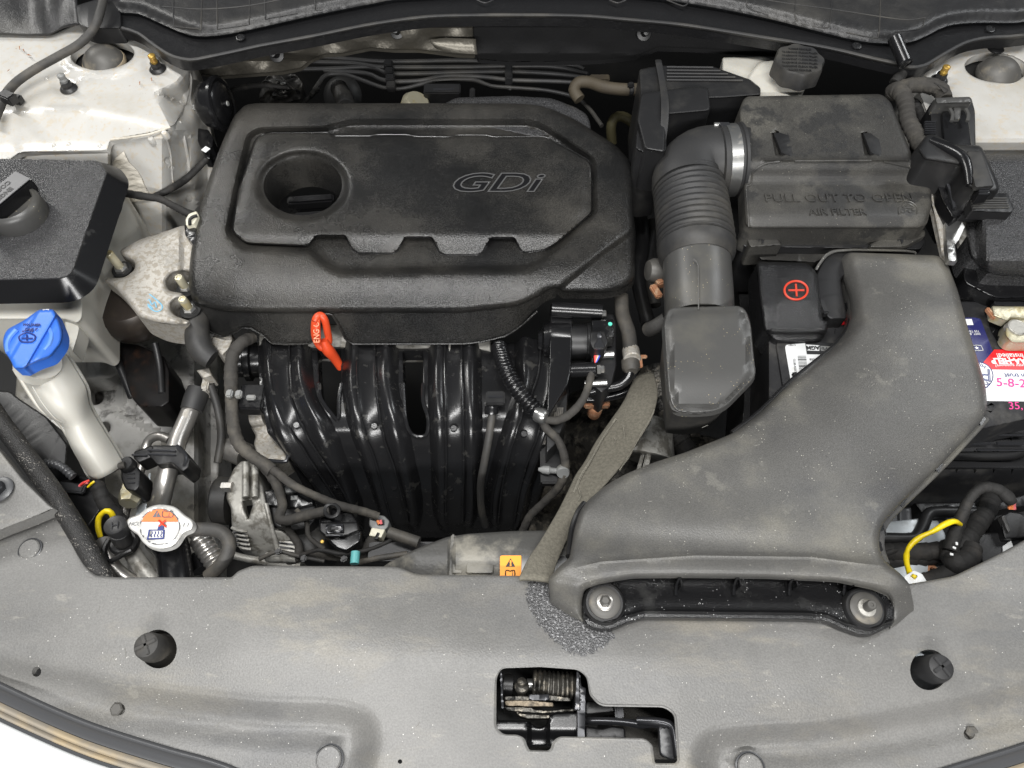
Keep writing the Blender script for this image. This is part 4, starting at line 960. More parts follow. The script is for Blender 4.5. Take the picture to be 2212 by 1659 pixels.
# transmission case and dark junk below
tm = thing('gearbox', 'grimy cast aluminium gearbox casing low between the fibre strip and the duct', 'gearbox')
def tmz(u, v): return -.20-.03*np.sin(u/45.)+.02*np.cos(v/37.)-.02*sm(v, 1000, 1200)
sheet('casing', rc([(1230, 850), (1300, 820), (1430, 850), (1480, 930), (1600, 960), (1500, 1100), (1250, 1220), (1120, 1220), (1170, 1050)], 10), tmz, mt['rotor'], grid=8, er=8, ez=.008, skirt=.08, parent=tm)
tube('case_lug', [(1388, 910, -.15, .034), (1378, 990, -.16, .042)], .03, mt['aludark'], parent=tm, seg=18)
tube('case_lug', [(1420, 800, -.17, .03), (1450, 960, -.19, .036)], .03, mt['rotor'], parent=tm, seg=18)
tube('case_boss', [(1450, 930, -.16, .014), (1490, 985, -.17, .014)], .014, mt['tapedark'], parent=tm)
bx('case_rib', 1398, 995, -.13, .006, .06, .02, mt['aludark'], parent=tm, rot=-.3); bx('case_rib', 1388, 985, -.135, .004, .05, .02, mt['aludark'], parent=tm, rot=-.35)

# ---- fibre strip draped across
fs = thing('fibre_strip', 'long olive-grey fibrous strip draped from the gearbox down to the front cover', 'insulation strip')
ribbon('strip', [(1372, 810, -.070, 1412, 804, -.060), (1347, 866, -.060, 1421, 848, -.042), (1320, 906, -.055, 1408, 900, -.035), (1288, 952, -.050, 1380, 948, -.030), (1262, 998, -.045, 1350, 994, -.026), (1243, 1026, -.042, 1318, 1034, -.024), (1226, 1062, -.036, 1288, 1068, -.024), (1206, 1102, -.028, 1258, 1104, -.024), (1184, 1140, -.020, 1236, 1144, -.024), (1162, 1176, -.012, 1218, 1182, -.018), (1140, 1208, -.004, 1204, 1214, -.010), (1120, 1250, .003, 1190, 1256, .001)],
       mt['foam'], bulge=.0018, pw=4, nt=9, step=.006, thick=.0035, parent=fs)
tube('frayed_edge', [(1413, 885, -.034), (1405, 905, -.034), (1384, 940, -.030), (1362, 980, -.026), (1338, 1016, -.024)], .0009, mt['fray'], parent=fs, seg=5, wob=.5)
tube('stitch_line', [(1330, 905, -.049), (1300, 950, -.044), (1275, 996, -.038), (1256, 1026, -.035), (1240, 1064, -.030)], .0010, mt['fray'], parent=fs, seg=5, wob=.6)
tube('loose_fibre', [(1346, 918, -.036), (1349, 935, -.0345), (1348, 950, -.035), (1344, 956, -.035)], .0006, mt['fray'], parent=fs, seg=4)
tube('loose_fibre', [(1326, 945, -.037), (1330, 950, -.0365), (1328, 957, -.037)], .0006, mt['fray'], parent=fs, seg=4)
tube('loose_fibre', [(1250, 1055, -.026), (1254, 1070, -.0245), (1250, 1082, -.024)], .0006, mt['fray'], parent=fs, seg=4)

# ---- fan shroud with warning label
sh = thing('fan_shroud', 'dusty grey plastic radiator fan shroud in front of the manifold', 'fan shroud')
def shz(u, v): return -.045+.010*sm(u, 965, 985)-.02*sm(-u, -900, -820)+.01*np.cos((v-1200)/40.)
sheet('shroud_body', rc([(800, 1245), (840, 1215), (900, 1185), (965, 1160), (1010, 1153), (1106, 1147), (1175, 1146), (1260, 1150), (1260, 1270), (800, 1275)], 8), shz, mt['fanplastic'], grid=9, er=6, ez=.004, skirt=.05, parent=sh)
bx('shroud_rib', 977, 1200, -.030, .004, .040, .03, mt['fanplastic'], parent=sh)
block('pad', rc([(1005, 1208), (1060, 1206), (1070, 1216), (1066, 1240), (1006, 1240)], 6), -.026, .015, mt['fanplastic'], er=4, parent=sh)
block('pad', rc([(975, 1216), (1000, 1214), (1000, 1240), (975, 1240)], 4), -.028, .015, mt['fanplastic'], er=4, parent=sh)
wl = thing('warning_label', 'orange and white warning label with a triangle, on the fan shroud beside the fibre strip', 'label')
zl = -.022
sheet('white_part', rc([(1082, 1200, 4), (1252, 1202), (1252, 1254), (1082, 1254)], 3), zl, mt['whitelab'], grid=None, skirt=.002, parent=wl)
sheet('orange_part', rc([(1080, 1200, 5), (1126, 1200, 2), (1126, 1254), (1080, 1254)], 3), zl+.0006, mt['orangelab'], grid=None, skirt=.001, parent=wl)
sheet('triangle', [(1103, 1206), (1113, 1224), (1092, 1224)], zl+.0010, mt['inkblack'], grid=None, parent=wl)
text('!', 1103, 1217, zl+.0012, .0065, mt['orangelab'], wl, bold=.0004, ext=.0001)
for s in (-1, 1):
    tube('book_outline', [(1102, 1234, zl+.001), (1102+s*9, 1232, zl+.001), (1102+s*9, 1246, zl+.001), (1102, 1248, zl+.001)], .0005, mt['inkblack'], seg=5, step=.002, parent=wl)
text('i', 1107, 1239, zl+.0012, .0065, mt['inkblack'], wl, ext=.0001)
for k in range(7):
    a = -2.6+k*.35; tube('burst_ray', [(1225, 1232, zl+.001), (1225+16*math.cos(a), 1232+14*math.sin(a), zl+.001)], .0005, mt['inkblack'], seg=4, parent=wl)
# ================================================================ air filter box
ab = thing('air_filter_box', 'dusty black air filter box with a hinged lid at the upper right', 'air filter box')
AB = rc([(1608, 208, 14), (1905, 203, 12), (1925, 222, 8), (1952, 290), (1978, 355), (2011, 395, 4), (2013, 440), (2002, 486, 10), (1985, 494), (1622, 494, 8), (1610, 488, 6), (1606, 400), (1603, 320), (1596, 240)], 10)
def ab_z(u, v):
    z = .045+Z(u, v)-.018*sm(v, 345, 398)-.006*sm(v, 462, 494)
    z = z+.003*np.exp(-((v-346)/3.)**2)*sm(u, 1640, 1655)*(1-sm(u, 1960, 1975))
    for a, b in ((1669, 1706), (1862, 1896)):
        w = sm(u-.18*(v-290), a-3, a+1)*(1-sm(u-.18*(v-290), b-22, b-18))*sm(v, 286, 289)*(1-sm(v, 333, 337))
        z = z-.007*w
    return z
ff = [np.array([(x, y) for x in np.arange(1590, 2000, 4) for y in (340, 343, 346, 349, 352, 398, 402)])]+[np.array([(a+.18*(y-290), y) for a in (1666, 1668, 1670, 1684, 1686, 1859, 1861, 1863, 1874, 1876) for y in np.arange(284, 340, 2.5)])]
sheet('lid', AB, ab_z, mt['airbox'], feats=ff, grid=9, er=9, ez=.006, rings=(.1, .3, .6, 1), skirt=lambda u, v: .02+.016*sm(v, 470, 490), flare=.05, step=5, parent=ab)
for a in (1671, 1864):
    block('pocket_shade_plate', rc([(a, 287), (a+32, 286), (a+40, 318), (a+42, 341), (a+30, 336), (a+16, 330)], 2), .0452, .003, mt['black'], er=1.5, ez=.0008, parent=ab)  # black plate over the lid stands in for the shade of a recess
for L in ([(1610, 402), (1622, 398), (1627, 372), (1650, 355), (1684, 349)], [(1716, 348), (1882, 347)], [(1908, 349), (1940, 356), (1975, 366), (2008, 396)], [(1618, 490), (1612, 404)]):
    tube('flap_edge', [(a_, b_, float(ab_z(np.array([a_]), np.array([b_]))[0])+.0002) for a_, b_ in cr(L, 8)], .0012, mt['airbox'], seg=6, parent=ab)
for a in (1692, 1885):
    for k in range(3): bx('hinge_knuckle', a-6+k*6, 325, .041, .0028, .006, .005, mt['black'], parent=ab, bev=.0005)
block('lower_case', rc([(1600, 497), (1990, 500), (2000, 520), (1990, 540), (1606, 534), (1600, 520)], 8), -.010, .08, mt['black'], er=4, parent=ab)
block('pull_corner', rc([(1878, 528), (1932, 497), (1998, 497), (1999, 510), (1955, 534), (1880, 535)], 5), -.002, .03, mt['airbox'], er=4, parent=ab)
block('pull_corner', rc([(1608, 502), (1672, 500), (1690, 530), (1620, 535)], 5), -.002, .03, mt['airbox'], er=4, parent=ab)
for a in (1645, 1946):
    text('\u2191', a, 522, -.0010, .011, mt['hookmetal'], ab, ext=.0002, name='arrow_mark')
zt = float(ab_z(np.array([1800.]), np.array([430.]))[0])
text('PULL OUT TO OPEN', 1812, 429, zt+.0004, .0165, mt['airbox'], ab, ext=.0012, name='lettering', sx=1.02, space=1.05)
text('AIR FILTER', 1809, 459, zt, .0130, mt['airbox'], ab, ext=.0012, name='lettering')
for pts in ([(1943, 462), (1943, 447), (1963, 435), (1981, 447), (1981, 462)], [(1951, 448), (1963, 440), (1974, 448), (1951, 448)]):
    tube('filter_symbol', [(a, b, zt+.0006) for a, b in pts], .0006, mt['res'], seg=5, step=.002, parent=ab)
for k in range(4): lathe('filter_symbol', P(1949+k*8, 457-(k % 2)*4, zt+.0003), (0, 0, 1), [(.0014, 0), (.0014, .0005), (0, .0005)], mt['res'], 10, parent=ab)

# ---- intake hose: elbow, bellows, pipe
ih = thing('intake_hose', 'fat black ribbed rubber intake hose curving down from the air filter box', 'intake hose')
def zpath(pts): return pts
tube('elbow', [(1600, 350, .022, .0375), (1572, 345, .022, .0375), (1540, 344, .021, .037), (1512, 350, .019, .0375), (1492, 368, .016, .038), (1484, 392, .013, .039), (1485, 405, .012, .039)], .038, mt['rubber'], parent=ih, seg=32)
tube('bellows', [(1484, 392, .012, .0385), (1490, 420, .010, .039), (1496, 460, .008, .0395), (1501, 500, .006, .040), (1504, 535, .004, .0405)], .038, mt['rubber'], parent=ih, seg=36, corr=(.0078, .0030))
tube('collar', [(1503, 530, .004, .0415), (1505, 552, .003, .0405), (1506, 566, .002, .036)], .0415, mt['rubber'], parent=ih, seg=32)
tube('pipe', [(1505, 555, .002, .0355), (1507, 600, .0, .0355), (1509, 640, -.002, .0355), (1511, 690, -.006, .035)], .0355, mt['res'], parent=ih, seg=32)
tube('pipe_seam', [(1498, 560, .0385), (1508, 572, .0380), (1509, 620, .0362), (1509, 668, .034)], .0007, mt['res'], seg=5, parent=ih)
cl = thing('hose_clamp', 'shiny steel band clamp where the intake hose meets the air filter box', 'hose clamp')
lathe('band', P(1573, 347, .022), (1, .04, .05), [(.0385, -.0065), (.0400, -.006), (.0400, .006), (.0385, .0065)], mt['steel'], 48, parent=cl)
lathe('rubber_lip', P(1573, 347, .022), (1, .04, .05), [(.0375, -.013), (.0395, -.012), (.0395, -.007), (.039, -.007), (.039, .009), (.041, .010), (.041, .013), (.038, .014)], mt['rubber'], 48, parent=cl)
bx('screw_housing', 1566, 268, .058, .013, .009, .007, mt['hookmetal'], parent=cl); lathe('screw', P(1554, 270, .054), (-1, 0, 0), [(.003, -.01), (.003, .006), (0, .006)], mt['steel'], 10, parent=cl)

# ---- resonator below the hose
rs = thing('resonator_box', 'dark grey moulded resonator box at the lower end of the intake hose', 'resonator')
RB = rc([(1443, 664, 16), (1608, 660, 30), (1622, 700), (1629, 780), (1634, 812, 26), (1560, 888, 36), (1500, 892), (1456, 890, 26), (1444, 850), (1434, 700)], 12)
def rb_z(u, v):
    d = sdf(uv(u, v), RB).reshape(np.shape(u)); return .030+.004*sm(d, 9, 15)-.006*sm(v, 800, 890)-.0015*np.exp(-((d-8)/2.5)**2)
sheet('top_shell', RB, rb_z, mt['res'], feats=offs(RB, (-8, -10, -12, -14, -16, -6), 4), grid=9, er=4, ez=.002, skirt=.006, flare=.2, step=4, parent=rs)
block('lower_shell', rc([(1430, 720, 16), (1612, 700, 30), (1628, 812, 30), (1560, 890, 30), (1500, 896), (1446, 890, 20)], 10), .022, .055, mt['rubber'], er=4, flare=-.12, parent=rs)

# ---- canister box behind (ribbed)
cb = thing('canister_box', 'black ribbed box with a vertical rubber strap behind the intake hose', 'canister')
block('body', rc([(1380, 150, 8), (1425, 141, 6), (1538, 143), (1621, 172, 4), (1643, 190, 4), (1643, 206, 4), (1560, 212), (1440, 214), (1440, 330), (1400, 335), (1372, 322), (1383, 200)], 8), .036, .10, mt['black'], er=5, ez=.003, parent=cb)
for i in range(5): tube('top_rib', [(1440, 145+i*7, .0372), (1540+i*16, 146+i*7, .0372)], .0012, mt['rubber'], seg=6, parent=cb)
block('front_pod', rc([(1385, 200, 10), (1500, 187, 4), (1530, 188, 8), (1535, 240, 8), (1440, 248), (1436, 330), (1392, 322), (1376, 260)], 6), .046, .06, mt['black'], er=6, ez=.004, parent=cb)
ribbon('strap', [(1415, 130, .039, 1429, 130, .039), (1424, 180, .042, 1438, 178, .042), (1428, 225, .050, 1445, 223, .050), (1426, 280, .044, 1442, 282, .044), (1418, 325, .030, 1432, 330, .030)], mt['rubber'], bulge=.001, thick=.002, parent=cb)
# ---- aged hoses at the firewall
t = thing('tan_hose', 'tan aged rubber hose running to the ribbed canister box', 'hose')
tube('hose', [(1252, 215, -.03), (1240, 195, -.025), (1250, 178, -.02), (1275, 178, -.018), (1305, 188, -.016), (1345, 193, -.014), (1385, 193, -.014)], .0078, mt['tanhose'], parent=t)
lathe('clip_band', P(1363, 193, -.014), (1, 0, 0), [(.0080, -.003), (.009, -.002), (.009, .002), (.0080, .003)], mt['black'], 20, parent=t); bx('clip_head', 1363, 180, -.003, .008, .008, .006, mt['black'], parent=t)
t = thing('olive_hose', 'dull olive hose bending down behind the right edge of the engine cover', 'hose')
tube('hose', [(1322, 310, -.11), (1320, 275, -.09), (1328, 255, -.08), (1345, 252, -.08), (1365, 265, -.085), (1385, 300, -.1)], .0070, mt['olive'], parent=t)
# ---- bundle of dark lines across the firewall
zb = -.055
LN = [[(660, 120), (760, 128), (840, 133), (1000, 131), (1106, 136), (1230, 140), (1262, 150)],
      [(560, 132), (670, 134), (760, 136), (800, 142), (840, 145), (1000, 145), (1106, 143), (1200, 145), (1270, 160)],
      [(640, 150), (720, 148), (800, 145), (840, 158), (900, 159), (1000, 156), (1106, 155), (1200, 160), (1280, 170)],
      [(700, 152), (790, 158), (820, 170), (850, 176), (910, 174), (960, 164), (1040, 166), (1106, 173), (1200, 176), (1260, 180)],
      [(672, 205), (690, 178), (705, 162), (740, 160), (780, 172), (830, 190), (870, 192), (910, 182), (950, 173), (1020, 172), (1060, 186), (1106, 190), (1180, 196), (1240, 210), (1270, 232), (1300, 272)]]
pb = thing('line_bundle', 'bundle of five thin dark lines running across the firewall behind the engine cover', 'lines')
for i, L in enumerate(LN): tube('line', [(a, b, zb-.002*i) for a, b in L], .0030, mt['rubber'], parent=pb, step=.01)
for i in range(4): bx('bundle_clip', 838+i*2, 134+i*15, zb+.005, .012, .012, .012, mt['black'], parent=pb)
bx('end_clip', 1099, 150, zb+.006, .010, .035, .014, mt['black'], parent=pb); bx('tag', 1296, 166, -.035, .026, .012, .004, mt['tanhose'], parent=pb)
for a, b in ((845, 192), (1102, 193)): lathe('bright_rivet', P(a, b, zb-.002), (0, 0, 1), [(.0018, 0), (.0012, .001), (0, .001)], mt['steel'], 10, parent=pb)
# heater pipes and bits in the shade behind the cover
t = thing('heater_pipe', 'dark rubber heater pipe stub in the shadow behind the engine cover', 'pipe')
lathe('grommet', P(735, 205, -.12), (-.2, -.6, .7), [(.030, -.01), (.027, .0), (.020, .006), (.014, .008), (0, .008)], mt['rubber'], 26, parent=t)
tube('stub', [(732, 190, -.09), (742, 210, -.08), (748, 232, -.07)], .012, mt['rubber'], parent=t, corr=(.006, .0016))
t = thing('wiring_bracket', 'grimy metal bracket with a small pale label at the upper left of the engine cover', 'bracket')
sheet('plate', rc([(560, 205), (575, 165), (600, 155), (640, 160), (655, 180), (652, 215), (600, 228), (560, 225)], 5), lambda u, v: -.07+.006*np.sin(u/9.)*np.cos(v/8.), mt['grease'], grid=5, er=3, ez=.002, skirt=.02, parent=t)
sheet('label', rc([(603, 176), (619, 175), (607, 206), (587, 205)], 2), -.060, mt['greyconn'], grid=None, skirt=.001, parent=t)
for k in range(3): sheet('print', [(600-k*4, 190+k*5), (603-k*4, 190+k*5), (602-k*4, 193+k*5), (599-k*4, 193+k*5)], -.0595, mt['inkgrey'], grid=None, parent=t)
for k in range(5): tube('wire', [(560+k*12, 190-k*6, -.06), (575+k*14, 175+(k % 3)*14, -.055), (600+k*12, 200-(k % 2)*30, -.065)], .0016, mt['tapedark'], seg=7, parent=t)
t = thing('bulkhead_cable', 'dark cable looping behind the horn towards the engine', 'cable')
tube('cable', [(500, 235, -.03), (492, 215, -.03), (498, 200, -.03), (520, 190, -.035), (570, 184, -.05), (620, 190, -.06)], .0035, mt['tapedark'], parent=t)
tube('cable', [(655, 222, -.08), (675, 205, -.07), (690, 190, -.06)], .0028, mt['tapedark'], parent=t)
t = thing('sensor_block', 'black sensor block behind the top edge of the engine cover', 'sensor')
bx('block', 955, 190, -.05, .05, .02, .03, mt['black'], parent=t); bx('plate', 958, 191, -.048, .028, .003, .004, mt['hookmetal'], parent=t)
lathe('foil_hose_end', P(900, 222, -.06), (.4, 0, 1), [(.02, -.02), (.02, 0), (.015, .006), (0, .006)], mt['pbmetal'], 18, parent=t)
bx('post', 1020, 200, -.04, .007, .022, .02, mt['black'], parent=t)

# ---- brake fluid reservoir
br = thing('brake_fluid_reservoir', 'milky white brake fluid reservoir at the back right', 'reservoir')
block('rear_lobe', rc([(1560, 124, 6), (1650, 122), (1700, 140), (1700, 210), (1560, 200)], 8), .020, .05, mt['tank'], er=6, ez=.004, parent=br)
block('front_lobe', rc([(1618, 160, 14), (1640, 132, 10), (1700, 130), (1742, 176), (1738, 195, 6), (1728, 212), (1600, 212)], 8), .030, .05, mt['tank'], er=8, ez=.006, parent=br)
bc = thing('brake_reservoir_cap', 'black wavy edged cap on the white brake fluid reservoir', 'cap')
pc = P(1728, 128, .062)
V = []; nseg = 72
prof = [(.80, -.022), (1.0, -.021), (1.0, -.002), (.95, .0005), (.0, .0015)]
me_V = []; me_F = []
for r, h in prof:
    for j in range(nseg):
        a = 2*math.pi*j/nseg; rr = .0282*r*(1+(.045*math.cos(8*a) if r > .5 else 0)); me_V.append((pc.x+rr*math.cos(a), pc.y+rr*math.sin(a), pc.z+h))
for i in range(len(prof)-1):
    for j in range(nseg): me_F.append((i*nseg+j, i*nseg+(j+1) % nseg, (i+1)*nseg+(j+1) % nseg, (i+1)*nseg+j))
build('cap_shell', me_V, me_F, mt['rubber'], parent=bc)
for i in range(7): text('WARNING CLEAN FILLER', 1728, 106+i*7.5, .0636, .0042, mt['cowltop'], bc, ext=.0003, rot=-.08, sx=.85 if i not in (0, 6) else .55)

# ---- washer pipe in the cowl and taped harness trunks at the right
t = thing('rubber_grommet_tube', 'short black rubber tube poking out of the cowl at the right', 'tube')
a_, b_ = P(1932, 82, .078), P(1956, 138, .066)
V_ = cr([list(a_), list(b_)], .004); sweep('tube', V_, np.full(len(V_), .0076), mt['gloss'], 22, parent=t)
lathe('mouth', b_, tuple(b_-a_), [(.0076, -.002), (.0084, 0), (.0076, .001), (.0062, .0005), (.006, -.003), (0, -.004)], mt['gloss'], 22, parent=t)
t = thing('taped_harness', 'thick grey-brown cloth-taped harness leaving the cowl beside the air filter box', 'wiring harness')
tube('neck', [(1953, 142, .052), (1948, 160, .045), (1932, 180, .04)], .0068, mt['tapedark'], parent=t, wob=.05)
tube('trunk', [(1926, 208, .025, .008), (1932, 196, .034, .0095), (1945, 198, .040, .0098), (1957, 225, .040, .0092), (1962, 260, .040, .0092), (1982, 300, .040, .009), (1994, 322, .04, .0088)], .015, mt['tape'], parent=t, wob=.05)
tube('side_trunk', [(1940, 192, .034, .0085), (1965, 185, .044, .0088), (2000, 184, .050, .0088), (2030, 194, .052, .0085), (2042, 215, .052, .0080)], .013, mt['tape'], parent=t, wob=.06)
tube('loop', [(1975, 225, .02), (1985, 240, .02), (1998, 270, .02), (2010, 290, .02)], .0065, mt['tapedark'], parent=t)
ribbon('tape_flap', [(2018, 178, .064, 2040, 200, .062), (2030, 184, .064, 2050, 196, .060)], mt['tapedark'], bulge=.001, thick=.001, parent=t)

# ---- ECU connectors
ecu = thing('control_unit_connector', 'black lever-lock connector standing upright beside the right strut tower', 'connector')
block('hood', rc([(2008, 225), (2024, 210), (2098, 210), (2106, 240), (2108, 325), (2060, 330), (2030, 330), (2012, 300)], 6), .050, .05, mt['black'], er=4, parent=ecu)
block('top_bar', rc([(2020, 211), (2096, 209), (2100, 222), (2022, 224)], 4), .066, .016, mt['res'], er=3, parent=ecu)
block('shroud_inner', rc([(2034, 240, 10), (2090, 238, 10), (2100, 320), (2040, 325)], 4), .056, .006, mt['gloss'], er=4, parent=ecu)
for a, b in ((2052, 236), (2086, 236)): tube('claw', [(a, b, .064), (a+6, b+12, .064), (a+3, b+26, .062)], .002, mt['res'], seg=6, parent=ecu)
block('tab', rc([(2060, 232), (2076, 232), (2074, 258), (2062, 258)], 2), .060, .006, mt['res'], er=2, ez=.001, parent=ecu)
for k in range(6): bx('comb_tooth', 2010, 262+k*5, .052, .012, .0015, .004, mt['hookmetal'], parent=ecu, bev=.0003)
ecu = thing('control_unit_connector', 'black angled harness connector with a ribbed grip, nearer the fuse box', 'connector')
def ez_(u, v): return .066-.006*sm(v, 330, 470)+.004*np.cos((u-1.0*v*.4-1900)/18.)*0
sheet('angled_body', rc([(1982, 322, 6), (2000, 292, 6), (2018, 290), (2060, 312), (2118, 314, 8), (2128, 330), (2150, 380), (2160, 408), (2152, 416), (2106, 414), (2086, 400), (2080, 358, 12), (2040, 352), (1996, 345)], 7), ez_, mt['black'], grid=8, er=8, ez=.006, skirt=.04, flare=.1, parent=ecu)
tube('shoulder', [(2010, 305, .064, .005), (2050, 322, .067, .006), (2078, 340, .067, .006), (2090, 365, .066, .005), (2094, 400, .062, .004)], .006, mt['gloss'], parent=ecu, seg=10)
block('lid_plate', rc([(2088, 326), (2120, 326), (2148, 402), (2106, 406), (2094, 352)], 5), .068, .004, mt['rubber'], er=3, ez=.0015, parent=ecu)
block('latch', rc([(2112, 404), (2136, 403), (2140, 420), (2114, 422)], 2), .064, .012, mt['gloss'], er=2, ez=.001, parent=ecu)
for k in range(3): bx('latch_rib', 2126, 407+k*5, .0655, .010, .0012, .002, mt['hookmetal'], parent=ecu, bev=.0003)
block('grip_plate', rc([(2092, 418), (2176, 417), (2190, 450), (2186, 460), (2098, 456)], 3), .046, .012, mt['black'], er=2, ez=.0015, parent=ecu)
for k in range(5): bx('grip_rib', 2136+k*1.5, 427+k*5, .0475, .038, .0012, .002, mt['res'], parent=ecu, bev=.0003)
block('clip_frame', rc([(2010, 370), (2030, 362), (2085, 400), (2095, 450), (2060, 474), (2040, 440)], 4), .030, .04, mt['gloss'], er=3, parent=ecu)
tube('side_rib', [(2035, 375, .034), (2052, 410, .034), (2062, 450, .032)], .0022, mt['hookmetal'], seg=6, parent=ecu); tube('side_rib', [(2065, 395, .036), (2080, 430, .034)], .002, mt['hookmetal'], seg=6, parent=ecu)
# aluminium control unit
t = thing('engine_control_unit', 'corroded finned aluminium control unit edge between the air filter box and fuse box', 'control unit')
ribbon('fin', [(1975, 340, .015, 1985, 345, .015), (2010, 430, .012, 2022, 425, .012), (2028, 510, .008, 2046, 520, .008), (2034, 552, .004, 2056, 565, .004)], mt['alu'], bulge=.002, thick=.01, parent=t)
ribbon('fin', [(2012, 405, .022, 2020, 400, .022), (2026, 430, .018, 2042, 440, .018), (2042, 480, .014, 2058, 495, .014), (2040, 520, .010, 2058, 535, .010)], mt['alu'], bulge=.002, thick=.01, parent=t)
block('bracket', rc([(2040, 462), (2056, 446), (2080, 460), (2079, 480), (2062, 520), (2068, 566, 2), (2048, 564), (2044, 520)], 3), .016, .006, mt['steel'], er=2, ez=.001, parent=t)
block('white_tab', rc([(2078, 480), (2084, 490), (2070, 520), (2060, 515)], 2), .018, .006, mt['whitelab'], er=1, ez=.0005, parent=t)
block('grey_plate', rc([(2064, 480), (2110, 478), (2096, 500), (2074, 530)], 2), .004, .006, mt['aludark'], er=1, ez=.0005, parent=t)
sheet('label_edge', rc([(1965, 338), (1980, 345), (2008, 395), (1996, 392)], 2), .030, mt['whitedim'], grid=None, skirt=.003, parent=t)

# ---- fuse box
fb = thing('fuse_box', 'black fuse box lid at the right edge of the photograph', 'fuse box')
FBz = lambda u, v: .030+Z(u, v)-.022*sm(v, 555, 600)-.022*sm(-(u-.10*(v-450)), -2125, -2098)+.004*sm(v, 330, 350)
sheet('lid', rc([(2098, 335, 6), (2300, 335), (2300, 600), (2140, 595, 26), (2096, 560, 20), (2086, 500)], 14), FBz, mt['lid'], grid=8, er=14, ez=.010, skirt=.03, flare=.1, parent=fb)
block('base', rc([(2082, 500), (2300, 500), (2300, 640), (2150, 646, 20), (2080, 610, 16)], 12), -.012, .06, mt['gloss'], er=5, parent=fb)
# ================================================================ intake air duct
DO = rc([(1806, 556, 10), (1835, 545, 8), (2029, 552, 16), (2047, 570, 8), (2069, 627), (2089, 702), (2116, 790), (2130, 835, 20), (2133, 885, 20), (2118, 914, 20), (2034, 1002), (1941, 1092, 14), (1909, 1127, 14), (1899, 1152), (1899, 1182), (1910, 1212), (1946, 1240, 10), (1965, 1262, 4), (1976, 1320, 3), (1950, 1342), (1921, 1360, 3), (1924, 1343, 2), (1925, 1300, 6), (1918, 1286, 6), (1884, 1272, 10), (1809, 1256), (1659, 1249), (1480, 1247), (1368, 1248, 14), (1293, 1260), (1262, 1272, 10), (1257, 1300, 6), (1262, 1346, 2), (1218, 1324), (1188, 1304, 3), (1185, 1249, 3), (1205, 1226), (1231, 1204, 6), (1235, 1179), (1241, 1142), (1253, 1104, 10), (1268, 1082), (1306, 1050), (1351, 1024), (1406, 1001), (1481, 977), (1581, 937), (1640, 893, 20), (1709, 825), (1799, 752), (1829, 715, 10), (1838, 680, 10), (1835, 645), (1820, 605)], 14)
LIPC = [(1185, 1249), (1262, 1240), (1380, 1218), (1500, 1212), (1659, 1214), (1800, 1222), (1900, 1240), (1976, 1262)]
def duct_z(u, v):
    Q = uv(u, v); sh = np.shape(u)
    z = .022+Z(u, v)+.012*sm(v, 1040, 1240)-.010*sm(-v, -700, -560)
    # channel between crown and mouth, crown along the middle
    z = z-.006*np.exp(-((v-1175-.04*(u-1500))/32.)**2)
    mid = np.interp(v, [550, 700, 800, 900, 1000, 1100, 1300], [1950, 1960, 1960, 1900, 1760, 1600, 1580]); w = np.interp(v, [550, 700, 800, 900, 1000, 1100, 1300], [150, 150, 200, 280, 330, 350, 380])
    z = z-.010*np.clip(np.abs(u-mid)/w, 0, 1.2)**2*(1-sm(v, 1120, 1200))
    z = z-.020*sm(-(u-np.interp(v, [540, 620, 690, 740, 800], [1850, 1870, 1880, 1850, 1780])), 0, 55)*(1-sm(v, 700, 800))
    z = z-.026*sm(v, 1250, 1335)-.010*sm(-u, -1260, -1188)*sm(v, 1200, 1300)-.010*sm(u, 1915, 1976)*sm(v, 1240, 1330)
    z = z+.0016*np.exp(-((v-np.interp(u, [1180, 1300, 1500, 1750, 1900], [1240, 1213, 1200, 1203, 1222]))/3.0)**2)*sm(u, 1230, 1300)*(1-sm(u, 1850, 1920))
    return z
dt = thing('air_intake_duct', 'big dusty grey plastic air intake duct sweeping from the battery to the front cover', 'air duct')
crest = np.array([(u, np.interp(u, [1180, 1300, 1500, 1750, 1900], [1240, 1213, 1200, 1203, 1222])+d) for u in np.arange(1230, 1910, 4) for d in (-5, -2, 0, 2, 5)])
sheet('duct_shell', DO, duct_z, mt['duct'], feats=[crest], grid=10, er=17, ez=.012, rings=(.05, .12, .25, .45, .7, 1), step=5, skirt=lambda u, v: .028*(1-sm(v, 1215, 1240))+.002, flare=.05, parent=dt)
# seam flange with clip slots along both edges
RL = [(2126, 902), (2034, 1000), (1941, 1090), (1909, 1125), (1899, 1155), (1899, 1185), (1910, 1216)]
def dzr(p, dz): return (p[0]+4, p[1]+3, float(duct_z(np.array([p[0]]), np.array([p[1]]))[0])-dz)
tube('seam_flange', [dzr(p, .022) for p in RL], .0032, mt['duct'], seg=8, parent=dt)
LL = [(1182+52, 1200), (1241, 1142), (1255, 1104), (1268, 1085)]
tube('seam_flange', [(p[0]-5, p[1]+2, float(duct_z(np.array([p[0]]), np.array([p[1]]))[0])-.02) for p in LL], .0030, mt['black'], seg=8, parent=dt)
LU = [(1709, 828), (1640, 895), (1581, 940)]
tube('seam_flange', [(p[0], p[1]-4, float(duct_z(np.array([p[0]]), np.array([p[1]]))[0])-.018) for p in [(1835, 655), (1840, 685), (1830, 718), (1799, 755)]+LU], .0028, mt['black'], seg=8, parent=dt)
for p in ((2116, 905), (2024, 1006), (1946, 1082), (1902, 1140), (1897, 1180), (1242, 1150), (1837, 660), (1725, 812)):
    s = -1 if p[0] < 1850 else 1
    bx('clip_slot', p[0]+s*4, p[1]+2, float(duct_z(np.array([p[0]]), np.array([p[1]]))[0])-.018, .006, .012, .004, mt['gloss'], rot=-.75 if s > 0 and p[1] < 1120 else .1, parent=dt)
